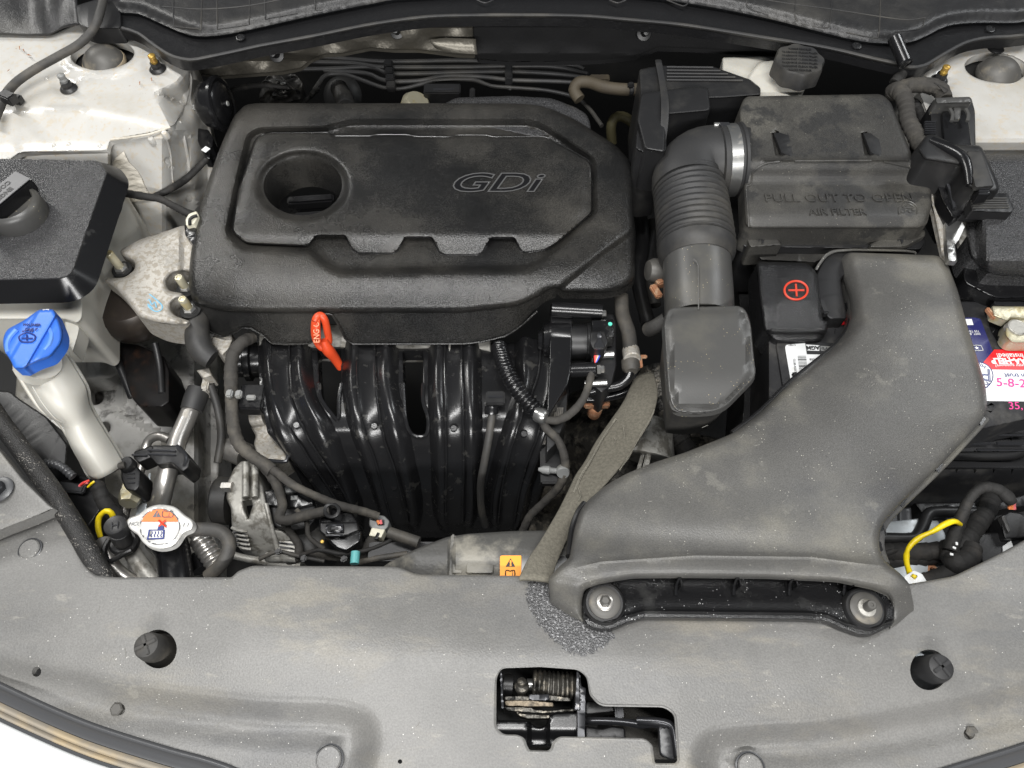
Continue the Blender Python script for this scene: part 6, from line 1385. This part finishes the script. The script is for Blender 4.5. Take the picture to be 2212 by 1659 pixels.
tube('cap_rib', [(104, 706, .054), (112, 722, .053), (106, 745, .052), (88, 764, .052)], .0022, mt['bluelight'], parent=wc, seg=8)
tube('lower_neck', [(85, 780, .030), (78, 795, .02)], .019, mt['tank'], seg=20, parent=wc)

# engine mount
mo = thing('engine_mount', 'speckled cast aluminium engine mount bracket between the reservoir and engine cover', 'engine mount')
MO_ = rc([(259, 541, 12), (300, 518), (395, 487, 6), (425, 490), (430, 590), (420, 596), (405, 587, 10), (372, 590, 14), (358, 610, 12), (364, 628, 10), (395, 634), (400, 645), (378, 645, 10), (366, 662, 12), (376, 682), (412, 694), (405, 704), (387, 703), (337, 697, 14), (300, 686, 8), (274, 650, 14), (250, 624, 10), (226, 607, 4), (230, 601, 4), (270, 600), (292, 582, 8), (292, 565, 8), (262, 552, 6)], 12)
def mo_z(u, v): return -.02+Z(u, v)-.010*sm(np.asarray(v)-np.asarray(u)*.62, 400, 470)
sheet('bracket', MO_, lambda u, v: -.018+Z(u, v)-.004*sm(u, 385, 398)+.0022*np.sin(u/21.+1)*np.cos(v/26.), mt['alu'], grid=6, er=13, ez=.009, skirt=lambda u, v: .016+.022*sm(u, 225, 345), flare=0, step=4, parent=mo)
lathe('rubber_cup', P(285, 660, -.075), (0, 0, 1), [(.030, -.03), (.038, -.022), (.042, -.005), (.040, .010), (.034, .018), (.02, .02), (0, .02)], mt['brown'], 34, parent=mo)
tube('cup_ring', [(245, 575, -.045), (215, 600, -.06), (205, 640, -.07), (228, 690, -.075), (290, 700, -.075)], .006, mt['brown'], parent=mo)
block('lower_bracket', rc([(232, 705), (262, 740), (300, 745), (355, 770), (366, 800), (366, 870, 6), (350, 880), (300, 878), (285, 860), (250, 760)], 6), -.115, .05, M('rust_flecked_black', (.010, .009, .009), .3, dirt=[((.05, .025, .015), 24, .55, .70, .6)]), er=4, parent=mo)
tube('bracket_edge', [(226, 708, -.10), (240, 748, -.105), (262, 800, -.115), (285, 858, -.125)], .0045, mt['black'], parent=mo); tube('bracket_edge', [(335, 742, -.10), (345, 790, -.11), (350, 850, -.115)], .004, mt['black'], parent=mo)
for a, r in ((326, 11), (340, 9), (348, 9)): pass
zq = -.0195
rim('casting_mark', ell(325, 566, 10, 9, 24), zq, .0008, mt['aludark'], mo); rim('casting_mark', ell(325, 566, 5.5, 5, 18), zq, .0007, mt['aludark'], mo)
rim('casting_mark', ell(345, 566, 7, 9.5, 22, .35), zq, .0007, mt['aludark'], mo); rim('casting_mark', ell(363, 567, 7, 9.5, 22, .35), zq, .0007, mt['aludark'], mo)
text('s', 325, 566, zq, .006, mt['aludark'], mo, ext=.0005); text('H', 345, 567, zq, .006, mt['aludark'], mo, ext=.0005, shear=.3); text('\u2726', 363, 568, zq, .006, mt['aludark'], mo, ext=.0005, name='casting_mark')
for k in range(10):
    a = k*.628; tube('casting_mark', [(325+6.5*math.cos(a), 566+6*math.sin(a), zq), (325+9*math.cos(a), 566+8*math.sin(a), zq)], .0004, mt['aludark'], seg=4, parent=mo)
for pts in ([(296, 638), (312, 629), (350, 660), (334, 672), (296, 638)], [(302, 640), (306, 646), (312, 640), (316, 652), (322, 646), (328, 658), (334, 652), (338, 664)], [(308, 650), (318, 656), (330, 666)]):
    tube('marker_scrawl', [(a, b, zq+.0004) for a, b in pts], .0006, mt['inkblue'], seg=4, flat=.4, step=.003, parent=mo)
lathe('yellow_dab', P(365, 535, zq+.0008), (0, 0, 1), [(.0022, 0), (.001, .0005), (0, .0005)], mt['brass'], 9, parent=mo)
for i, (a, b, z, h) in enumerate(((262, 580, -.028, .026), (402, 622, -.030, .018), (410, 668, -.030, .018))):
    t = thing('mount_stud', ['long pale stud beside the coolant reservoir on the engine mount', 'pale stud in the upper dark pocket of the engine mount', 'pale stud in the lower dark pocket of the engine mount'][i], 'stud', 'studs of the engine mount')
    p = P(a, b, z)
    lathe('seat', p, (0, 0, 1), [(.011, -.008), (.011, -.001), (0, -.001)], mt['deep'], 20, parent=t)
    lathe('nut', p, (0, 0, 1), [(.0075, -.003), (.0075, .002), (.0055, .004)], mt['steel'], 6, parent=t, smooth=20)
    lathe('stud', p, (-.06, 0, 1), [(.0046, 0), (.0046, h), (.0038, h+.001), (.0030, h+.001), (.0026, h), (0, h)], mt['pbmetal'], 16, parent=t)

# horn
hn = thing('horn', 'round glossy black horn facing the engine below the left end of the cowl', 'horn')
p = P(466, 226, .0); ax = Vector((.97, -.03, .13))
lathe('shell', p, ax, [(.010, -.020), (.019, -.018), (.026, -.012), (.029, -.004), (.030, .004), (.0335, .0055), (.0335, .009), (.030, .0105), (.026, .009), (.023, .0115), (.010, .0125), (.003, .012), (.003, .015), (0, .0155)], mt['gloss'], 44, parent=hn)
lathe('centre_pin', p+ax.normalized()*.0152, ax, [(.0032, 0), (.0028, .0012), (0, .0013)], mt['greyconn'], 14, parent=hn)
lathe('terminal', p-ax.normalized()*.020, ax, [(.006, -.008), (.006, .002), (0, .002)], mt['steel'], 6, parent=hn)
bx('terminal_blade', 424, 222, .002, .006, .018, .010, mt['pipe'], parent=hn, rot=.2)
hc_ = thing('horn_connector', 'black two-pin connector hanging under the horn with a grey cable', 'connector')
block('body', rc([(421, 276), (450, 280), (462, 300), (460, 318), (448, 326), (432, 318), (424, 296)], 4), -.03, .02, mt['gloss'], er=3, parent=hc_)
block('boot', rc([(440, 318), (457, 318), (454, 344), (440, 342)], 3), -.036, .014, mt['gloss'], er=3, parent=hc_); bx('white_mark', 444, 322, -.028, .008, .008, .001, mt['whitelab'], rot=-.6, parent=hc_)
tube('cable', [(447, 342, -.040), (430, 360, -.044), (400, 388, az(400, 388, .010)), (365, 410, az(365, 410, .008)), (335, 424, az(335, 424, .006))], .0042, mt['tapedark'], parent=hc_)
# hoses on the wing
t = thing('washer_hose', 'grey rubber hose running from the cowl corner down the left edge', 'hose')
tube('hose', [(226, -12, .075), (220, 12, .074), (212, 40, .070), (198, 68, .062), (170, 96, .056), (125, 122, .050), (75, 150, .046), (35, 178, .043), (12, 205, .042), (0, 230, .04), (-14, 265, .036)], .0050, mt['hosegrey'], parent=t)
t = thing('hose_clip', 'black clip holding the grey hose at the left edge', 'clip')
bx('clip', 12, 202, .054, .018, .012, .012, mt['black'], rot=-.5, parent=t); bx('foot', 30, 207, .040, .014, .010, .010, mt['black'], rot=-.3, parent=t)
t = thing('brake_line', 'black hose passing from the reservoir behind the engine mount to the engine', 'hose')
tube('hose', [(262, 416, -.012), (285, 420, -.025), (310, 424, -.03), (345, 430, -.036), (375, 445, -.038), (400, 458, -.036), (420, 465, -.04)], .0045, mt['tapedark'], parent=t, wob=.04)
t = thing('ignition_connector', 'white and black connector at the upper left edge of the engine cover', 'connector')
block('white_shell', rc([(401, 474, 3), (408, 462), (424, 456), (430, 466), (420, 484), (402, 488)], 3), .0, .012, mt['cream'], er=2, ez=.001, parent=t)
block('black_body', rc([(398, 486), (412, 488), (424, 492), (424, 540), (410, 520), (400, 508)], 3), -.006, .02, mt['gloss'], er=2, parent=t)
tube('wire_loop', [(410, 486, .001), (410, 474, .003), (418, 468, .003), (426, 466, .002)], .0018, mt['black'], seg=8, parent=t)

# bypass hose under the cover at the left
t = thing('bypass_hose', 'thick black rubber elbow hose under the left corner of the engine cover', 'hose')
tube('hose', [(430, 670, -.045, .012), (426, 705, -.045, .0125), (428, 740, -.048, .013), (440, 763, -.052, .0125), (458, 776, -.056, .011)], .012, mt['rubber'], parent=t, seg=20)
t = thing('coolant_outlet', 'pitted aluminium coolant outlet stub left of the manifold', 'coolant outlet')
block('lug', rc([(456, 730), (475, 715), (500, 716), (504, 735), (495, 755), (480, 770), (458, 745)], 6), -.062, .03, mt['alu'], er=5, ez=.004, parent=t)
block('lug', rc([(424, 800), (452, 794), (459, 812), (440, 818)], 3), -.075, .02, mt['alu'], er=3, parent=t); bx('stem', 443, 825, -.085, .008, .02, .02, mt['alu'], parent=t)

# ---- AC pipes, braided sleeve, radiator cap
t = thing('aluminium_pipe', 'fat aluminium air-conditioning pipe standing beside the radiator cap', 'pipe')
tube('upper', [(420, 868, -.10), (402, 910, -.10), (385, 950, -.10), (375, 985, -.10)], .0096, mt['pipe'], parent=t, seg=24)
tube('lower', [(370, 985, -.10), (362, 1020, -.10), (352, 1060, -.105), (345, 1100, -.12), (350, 1130, -.14)], .0100, mt['pipe'], parent=t, seg=24)
tube('rubber_sleeve', [(430, 842, -.095, .0122), (422, 862, -.096, .0125), (414, 886, -.098, .0118)], .012, mt['rubber'], parent=t, seg=24)
tube('bead', [(375, 992, -.10, .0112), (372, 999, -.10, .0112)], .0112, mt['pipe'], parent=t, seg=24)
tube('elbow_tube', [(366, 950, -.11), (345, 942, -.11), (325, 948, -.112), (315, 965, -.115), (305, 1010, -.12), (290, 1050, -.125), (275, 1090, -.13), (262, 1140, -.13)], .0050, mt['pipe'], parent=t, seg=14)
t = thing('pipe_bracket', 'black plastic clamp bracket holding the aluminium pipes', 'bracket')
block('body', rc([(330, 962), (390, 962), (412, 990), (408, 1010), (395, 1020), (370, 1000), (340, 1005), (322, 985)], 4), -.078, .03, mt['black'], er=3, parent=t)
block('arm', rc([(290, 975), (330, 962), (335, 985), (300, 1000), (288, 990)], 4), -.080, .02, mt['black'], er=3, parent=t)
for k, (a, b) in enumerate(((348, 972), (348, 981), (300, 982))): bx('rib', a, b, -.0765, .030 if k < 2 else .016, .002, .003, mt['hookmetal'], parent=t, rot=-.05)
tube('bracket_edge', [(382, 963, -.076), (402, 985, -.077), (398, 1008, -.079)], .002, mt['hookmetal'], seg=6, parent=t)
t = thing('pressure_switch', 'black pressure switch connector on the thin aluminium pipe', 'sensor')
block('body', rc([(262, 1006), (290, 1002), (304, 1018), (302, 1052), (292, 1062), (272, 1058), (262, 1035)], 5), -.080, .03, mt['black'], er=4, parent=t)
lathe('top_knob', P(276, 1005, -.078), (0, 0, 1), [(.008, -.004), (.008, .004), (.0065, .006), (0, .006)], mt['black'], 18, parent=t)
for k in range(3): bx('rib', 282, 1022+k*10, -.0785, .008, .0016, .002, mt['hookmetal'], parent=t)
lathe('metal_body', P(284, 1068, -.105), (.1, -1, .3), [(.013, -.01), (.013, .003), (.009, .012), (0, .012)], mt['pbmetal'], 6, parent=t)
tube('lead', [(214, 1028, -.075), (232, 1020, -.072), (255, 1008, -.07), (270, 1004, -.07)], .0034, mt['tape'], parent=t)
t = thing('support_blade', 'thin galvanised steel blade between the aluminium pipes', 'bracket')
ribbon('blade', [(322, 1022, -.115, 326, 1024, -.115), (312, 1060, -.12, 322, 1060, -.12), (298, 1095, -.125, 315, 1100, -.125), (290, 1125, -.13, 312, 1125, -.13)], mt['sheetzinc'], bulge=.0005, thick=.002, parent=t)
t = thing('braided_harness', 'thick harness in a black braided sleeve along the edge of the corner panel', 'wiring harness')
tube('sleeve', [(-20, 880, -.015), (0, 910, -.015), (30, 950, -.015), (75, 1010, -.015), (115, 1065, -.015), (150, 1120, -.016), (180, 1170, -.018), (205, 1215, -.02), (232, 1262, -.025)], .0088, mt['braid'], parent=t, seg=20)
t = thing('left_loom', 'black taped loom dropping past the filler neck to the radiator', 'wiring loom')
tube('loom', [(205, 1040, -.07), (215, 1060, -.075), (225, 1085, -.08), (245, 1110, -.09), (262, 1130, -.1)], .0075, mt['tapedark'], parent=t, wob=.06)
tube('wire', [(172, 1050, -.065), (180, 1044, -.062), (190, 1042, -.062)], .0016, mt['pinkwire'], seg=6, parent=t); tube('wire', [(174, 1048, -.063), (182, 1042, -.060), (192, 1038, -.062)], .0012, mt['redwire'], seg=6, parent=t)
tube('wire', [(190, 1052, -.065), (198, 1044, -.062), (204, 1040, -.062)], .0012, mt['yellow'], seg=6, parent=t)
t = thing('yellow_lead', 'yellow tape-wrapped lead looping beside the black cap marked H', 'lead')
tube('lead', [(217, 1160, -.075), (212, 1140, -.07), (214, 1118, -.065), (228, 1104, -.06), (240, 1108, -.062), (246, 1122, -.07)], .0026, mt['yellow'], parent=t, wob=.12, step=.004)
t = thing('headlamp_housing', 'black headlamp housing behind the filler neck at the left edge', 'housing')
block('housing', rc([(-60, 840), (22, 845, 8), (40, 860), (100, 900), (146, 960), (142, 1010), (60, 1020), (0, 900)], 6), -.06, .08, mt['black'], er=4, parent=t)
block('lower_housing', rc([(84, 1000), (140, 1000), (160, 1020), (210, 1040), (225, 1090), (190, 1140), (215, 1230), (150, 1130)], 6), -.09, .05, mt['black'], er=4, parent=t)
bx('tab', 150, 1052, -.078, .03, .010, .006, mt['trim'], parent=t, rot=-.1); tube('ridge', [(95, 1000, -.055), (128, 1006, -.055), (158, 1030, -.06)], .004, mt['trim'], parent=t, corr=(.004, .0008))
block('white_stay', rc([(142, 1010), (150, 970), (185, 990), (190, 1000), (170, 1010)], 3), -.10, .01, mt['whitedim'], er=2, parent=t)
# radiator cap
rcp = thing('radiator_cap', 'white enamelled radiator cap with orange warning band and two ears', 'cap')
zc_ = -.012
RC = rc([(273, 1126, 8), (280, 1118, 8), (300, 1112, 10), (318, 1096, 14), (345, 1088, 20), (380, 1094, 16), (398, 1112, 12), (415, 1122, 10), (420, 1134, 10), (414, 1146, 10), (396, 1152, 10), (380, 1180, 20), (345, 1189, 24), (312, 1178, 18), (296, 1152, 12), (280, 1144, 10)], 10)
def rc_z(u, v):
    q = np.hypot((u-346)/45., (v-1137)/40.); return zc_+.0015*sm(-q, -1.08, -.98)-.0015*sm(-q, -.96, -.90)
sheet('cap_top', RC, rc_z, mt['capmetal'], grid=5, er=5, ez=.0035, skirt=.006, flare=.05, step=3, parent=rcp)
zt = zc_+.0012
rim('ring_print', ell(345.5, 1138, 43, 38.5, 50), zt-.0006, .0006, mt['inkgrey'], rcp)
oc_ = [(345+41*math.cos(a), 1137+37*math.sin(a)) for a in np.linspace(math.pi+.28, 2*math.pi-.28, 22)]
sheet('orange_band', oc_, zt-.0002, mt['orangecap'], grid=None, parent=rcp)
sheet('triangle', [(339, 1102), (348, 1117), (329, 1117)], zt+.0002, mt['inkgrey'], grid=None, parent=rcp); text('!', 339, 1111.5, zt+.0004, .0055, mt['orangecap'], rcp, ext=.0001)
for s in (-1, 1): tube('book_outline', [(362, 1105, zt+.0002), (362+s*10, 1104, zt+.0002), (362+s*11, 1116, zt+.0002), (362, 1117, zt+.0002)], .0004, mt['inkgrey'], seg=5, step=.002, parent=rcp)
text('i', 365, 1111, zt+.0003, .005, mt['inkgrey'], rcp, ext=.0001)
text('HCC', 291, 1132, zc_+.0008, .0050, mt['inkgrey'], rcp, ext=.0001, shear=.15); text('1.1', 401, 1134, zc_+.0008, .0050, mt['inkgrey'], rcp, ext=.0001, shear=.15)
block('radiator_print', [(321, 1144), (356, 1144), (354, 1164), (317, 1166)], zt, .0002, mt['inknavy'], er=0, parent=rcp); block('radiator_print', [(324, 1146.5), (352, 1146.5), (351, 1161), (321, 1162.5)], zt+.0003, .0002, mt['capmetal'], er=0, parent=rcp)
for k in range(4): tube('steam_print', [(328+k*7, 1160, zt+.0004), (326+k*7, 1156, zt+.0004), (329+k*7, 1152, zt+.0004), (328+k*7, 1148, zt+.0004)], .0005, mt['inknavy'], seg=4, step=.002, parent=rcp)
bx('neck_print', 347, 1141, zt+.0002, .005, .004, .0002, mt['inknavy'], parent=rcp, bev=.00001)
tube('red_cross', [(343, 1124, zt+.0003), (359, 1138, zt+.0003)], .0008, mt['redprint'], seg=5, parent=rcp); tube('red_cross', [(358, 1124, zt+.0003), (343, 1137, zt+.0003)], .0008, mt['redprint'], seg=5, parent=rcp)
block('hand_print', rc([(345, 1128), (354, 1126), (360, 1136), (348, 1137)], 2), zt+.0001, .0001, mt['inkgrey'], er=0, parent=rcp)
rn = thing('radiator_neck', 'glossy black radiator filler neck under the white cap', 'filler neck')
tube('neck', [(355, 1160, -.048, .018), (372, 1190, -.048, .0155), (380, 1245, -.045, .0150), (382, 1300, -.045, .0150)], .015, mt['gloss'], parent=rn, seg=26)
t = thing('overflow_hose', 'grey rubber hose curving from the radiator cap down to the right', 'hose')
tube('hose', [(400, 1146, -.030), (440, 1143, -.030), (475, 1148, -.030), (494, 1168, -.030), (492, 1195, -.031), (475, 1222, -.034), (450, 1245, -.04)], .0062, mt['hosegrey'], parent=t, seg=18)
t = thing('threaded_coupling', 'ribbed aluminium pipe coupling below the curved grey hose', 'pipe fitting')
tube('coupling', [(430, 1162, -.055), (445, 1185, -.055), (462, 1210, -.058), (472, 1226, -.06)], .0092, mt['pipe'], parent=t, corr=(.0048, .0018), seg=22)
tube('stub', [(418, 1150, -.055), (432, 1168, -.055)], .0055, mt['aludark'], parent=t); tube('black_stub', [(424, 1200, -.07, .008), (436, 1232, -.07, .009)], .012, mt['gloss'], parent=t)
t = thing('service_port_cap', 'black round service port cap marked H beside the radiator cap', 'cap')
tube('body', [(266, 1168, -.040, .0085), (256, 1148, -.020, .0085)], .0085, mt['black'], parent=t, seg=26)
p = P(248, 1134, -.012); lathe('cap', p, (0, .15, 1), [(.0094, -.012), (.0098, -.001), (.0094, .0004), (.0088, .0), (0, .0)], mt['black'], 30, parent=t)
text('H', 248, 1135, -.0112, .0105, mt['hookmetal'], t, rot=.25, ext=.0003, bold=-.0002)
lathe('retaining_collar', P(268, 1172, -.045), (0, .15, 1), [(.013, -.004), (.013, .001), (.011, .003), (.009, .003)], mt['black'], 24, parent=t)
tube('strap', [(236, 1165, -.035), (226, 1185, -.036), (228, 1205, -.037), (240, 1212, -.037), (262, 1200, -.037), (285, 1188, -.037)], .0022, mt['black'], seg=8, flat=1.6, parent=t)
t = thing('curved_metal_pipe', 'dull curved metal pipe running down from the service port', 'pipe')
tube('pipe', [(222, 1168, -.05), (232, 1195, -.05), (246, 1225, -.055), (275, 1250, -.06), (300, 1265, -.065)], .0066, mt['pipe'], parent=t, seg=18); tube('pipe', [(284, 1190, -.06), (300, 1215, -.06), (322, 1245, -.065), (345, 1265, -.07)], .0078, mt['aludark'], parent=t, seg=18)
# ---- alternator
al = thing('alternator', 'dull aluminium alternator with ribbed cooling vents left of the manifold', 'alternator')
p = P(478, 1081, -.155)
lathe('pulley', p, (-1, 0, .1), [(.020, -.012), (.0265, -.010), (.0265, .004), (.0240, .0045), (.0245, .006), (.0225, .008), (.010, .008), (0, .008)], mt['rubber'], 36, parent=al)
AL = rc([(491, 1043), (489, 1078, 6), (499, 1098), (501, 1140), (518, 1188), (560, 1206), (640, 1206), (646, 1178), (612, 1147), (591, 1143), (577, 1092), (570, 1060), (553, 998), (522, 995), (505, 1012)], 7)
def al_z(u, v):
    c = 560+.0*np.asarray(u, float); w = np.clip((np.asarray(v)-1085)/95., -1, 1.5)
    z = -.118-.028*np.clip(w, 0, 1.5)**2-.010*np.clip(-w, 0, 1)**2
    for a in (531, 551): z = z+.006*np.sqrt(np.clip(1-((u-a)/8.)**2, 0, 1))*(1-sm(v, 1072, 1082))*sm(v, 996, 1004)
    return z
sheet('housing', AL, al_z, mt['aludark'], holes=[[(525, 1084), (543, 1082), (546, 1092), (537, 1120), (529, 1104)]], grid=5, er=5, ez=.004, skirt=.05, hole_skirt=.012, parent=al)
block('rear_housing', rc([(590, 1140), (615, 1142), (648, 1165), (650, 1200), (630, 1215), (600, 1212)], 6), -.140, .04, mt['aludark'], er=5, parent=al)
for a, b in ((531, 0), (551, 0)):
    tube('pivot_lug', [(a, 1000, -.114), (a, 1075, -.112)], .0036, mt['aludark'], parent=al, seg=14)
lathe('pivot_bolt', P(490, 1052, -.118), (-1, 0, 0), [(.0058, -.006), (.0058, .005), (0, .005)], mt['pipe'], 6, parent=al, smooth=20)
for k in range(4): block('vent_slot', rc([(502+k*3, 1147+k*9), (530+k*2, 1152+k*9), (532+k*2, 1156+k*9), (503+k*3, 1151+k*9)], 1), -.1205-.0055*k, .002, mt['inkblack'], er=0, parent=al)
for k in range(6): block('vent_slot', rc([(597+k*2, 1152+k*9), (628+k*1.5, 1156+k*9), (640, 1161+k*9), (598+k*2, 1157+k*9)], 1), -.1390, .002, mt['inkblack'], er=0, parent=al)
tube('vent_rim', [(574, 1088, -.118), (582, 1120, -.122), (588, 1145, -.128), (598, 1180, -.14), (606, 1208, -.15)], .0026, mt['aludark'], parent=al)
t = thing('tensioner_bracket', 'pitted cast aluminium bracket behind the harness left of the manifold', 'bracket')
sheet('casting', rc([(545, 900), (570, 902), (582, 928), (602, 950), (624, 994), (604, 1006), (575, 1002), (556, 985), (548, 958), (553, 942), (543, 925)], 6), lambda u, v: -.112+.004*np.sin(v/14.), mt['alu'], grid=6, er=5, ez=.005, skirt=.03, parent=t)
tube('boss', [(545, 905, -.108), (572, 900, -.106)], .0095, mt['alu'], parent=t, seg=18); tube('bright_drum', [(494, 968, -.15), (532, 984, -.145)], .014, mt['pipe'], parent=t, seg=24)
tube('bar', [(572, 994, -.105), (618, 996, -.105), (621, 975, -.105)], .0022, mt['hookmetal'], parent=t, seg=8)
# filler between alternator and shroud
t = thing('lower_brackets', 'dark clutter of brackets and a pale dowel behind the front cover near the shroud', 'bracket')
tube('dowel', [(840, 1150, -.10), (905, 1172, -.10)], .006, mt['hosegrey'], parent=t); bx('plate', 880, 1190, -.12, .08, .02, .01, mt['black'], parent=t)
block('white_scrap', [(742, 1178), (756, 1192), (730, 1192)], -.12, .002, mt['greyconn'], er=0, parent=t)
tube('teal_spigot', [(768, 1192, -.10), (766, 1218, -.10)], .0045, M('teal_plastic', (.12, .42, .42), .4), parent=t)
tube('cross_rod', [(575, 1203, -.14), (640, 1205, -.14)], .005, mt['aludark'], parent=t)
lathe('yellow_speck', P(696, 1170, -.11), (0, 0, 1), [(.0022, 0), (.0015, .0006), (0, .0006)], mt['brass'], 9, parent=t)

# fittings between the cover and the intake hose
t = thing('rusty_hose_fitting', 'rusty orange pinch clamp on a pale fitting between engine cover and intake hose', 'fitting')
tube('pale_pipe', [(1366, 376, -.03), (1390, 374, -.03), (1408, 374, -.03)], .0075, mt['pbmetal'], parent=t, seg=18)
lathe('clamp', P(1384, 375, -.03), (1, 0, 0), [(.0085, -.004), (.0088, .004), (.0075, .004)], mt['rust'], 20, parent=t)
bx('clamp_ear', 1383, 352, -.020, .0045, .014, .006, mt['rust'], parent=t); bx('clamp_ear', 1383, 360, -.018, .014, .003, .006, mt['rust'], parent=t)
t = thing('grey_plug', 'pale grey ridged plug beside the intake hose below the rusty fitting', 'plug')
lathe('plug', P(1386, 412, -.04), (-1, -.4, 0), [(.006, -.012), (.009, -.006), (.009, .006), (.006, .010), (0, .010)], mt['greyconn'], 10, parent=t)
tube('stem', [(1372, 420, -.05), (1378, 440, -.06)], .006, mt['hosegrey'], parent=t)
t = thing('thermostat_fitting', 'pale metal fitting with a rusty edge beside the smooth part of the intake hose', 'fitting')
lathe('drum', P(1414, 585, -.03), (-1, -.1, .2), [(.013, -.014), (.014, .002), (.011, .008), (0, .009)], mt['capgrey'], 24, parent=t)
bx('rust_edge', 1424, 602, -.028, .008, .014, .010, mt['rust'], parent=t, rot=.4); bx('bracket', 1418, 626, -.03, .008, .018, .006, mt['rust'], parent=t, rot=.4)
tube('elbow', [(1440, 690, -.03), (1415, 706, -.04), (1400, 712, -.05)], .008, mt['hosegrey'], parent=t)
t = thing('shadow_hoses', 'two dark hoses low in the shadow between the engine cover and intake hose', 'hoses')
tube('hose', [(1380, 440, -.12), (1388, 520, -.12), (1378, 600, -.12), (1400, 700, -.13)], .009, mt['black'], parent=t)
tube('hose', [(1410, 480, -.14), (1400, 560, -.14), (1415, 660, -.15)], .008, mt['rubber'], parent=t)

for a, b in ((117, 314), (149, 312), (216, 315), (100, 170), (136, 138)):
    z_ = float(tower_z(np.array([float(a)]), np.array([float(b)]))[0]); lathe('spot_weld', P(a, b, z_), (0, -.2, 1), [(.0030, -.001), (.0030, .0003), (.0024, .0007), (.0018, .0002), (0, .0001)], mt['white'], 16, parent=tw)
tube('panel_crease', [(a, b, az(a, b, 0)) for a, b in ((388, 262), (398, 300), (406, 340), (410, 372))], .0018, mt['white'], parent=ap, seg=6)
tube('panel_crease', [(a, b, az(a, b, 0)) for a, b in ((360, 300), (368, 330), (372, 380), (376, 410))], .0012, mt['white'], parent=ap, seg=6)

# small wiring in the gap between radiator cap and manifold
t = thing('small_wiring', 'thin dark leads crossing the alternator and brackets behind the front cover', 'leads')
for L_, r_, m_ in (([(648, 1200, -.13), (690, 1188, -.12), (740, 1196, -.12), (800, 1186, -.12), (850, 1165, -.12)], .0022, 'tapedark'), ([(640, 1100, -.105), (662, 1128, -.11), (668, 1160, -.115), (700, 1186, -.12)], .0026, 'tape'),
                   ([(560, 1208, -.13), (600, 1192, -.125), (640, 1200, -.13), (700, 1212, -.14)], .0022, 'hosegrey'), ([(454, 830, -.09), (470, 880, -.11), (478, 940, -.13), (470, 1000, -.14)], .0045, 'rubber'),
                   ([(480, 1190, -.15), (520, 1204, -.15), (580, 1214, -.15), (650, 1222, -.15)], .004, 'aludark'), ([(760, 1218, -.13), (820, 1205, -.12), (880, 1196, -.12)], .003, 'hosegrey')):
    tube('lead', L_, r_, mt[m_], parent=t, seg=10)
for k in range(5): tube('fin', [(501+k*3.5, 1140+k*9.5, -.119-.0055*k), (516+k*2.5, 1146+k*9.5, -.117-.0055*k), (534+k*2, 1148+k*9.5, -.118-.0055*k)], .0016, mt['aludark'], parent=al, seg=8)
for a, b in ((600, 1190), (655, 1205), (742, 1206)): bx('clip', a, b, -.112, .007, .006, .005, mt['black'], parent=t, rot=a)
demote(cc, ct_, 'cap_body'); demote(wc, wf_, 'cap_shell'); demote(rcp, rn, 'cap_top'); demote(bc, br, 'cap_shell')
rn['label'] = 'glossy black radiator filler neck with a white enamelled cap'
finalize()
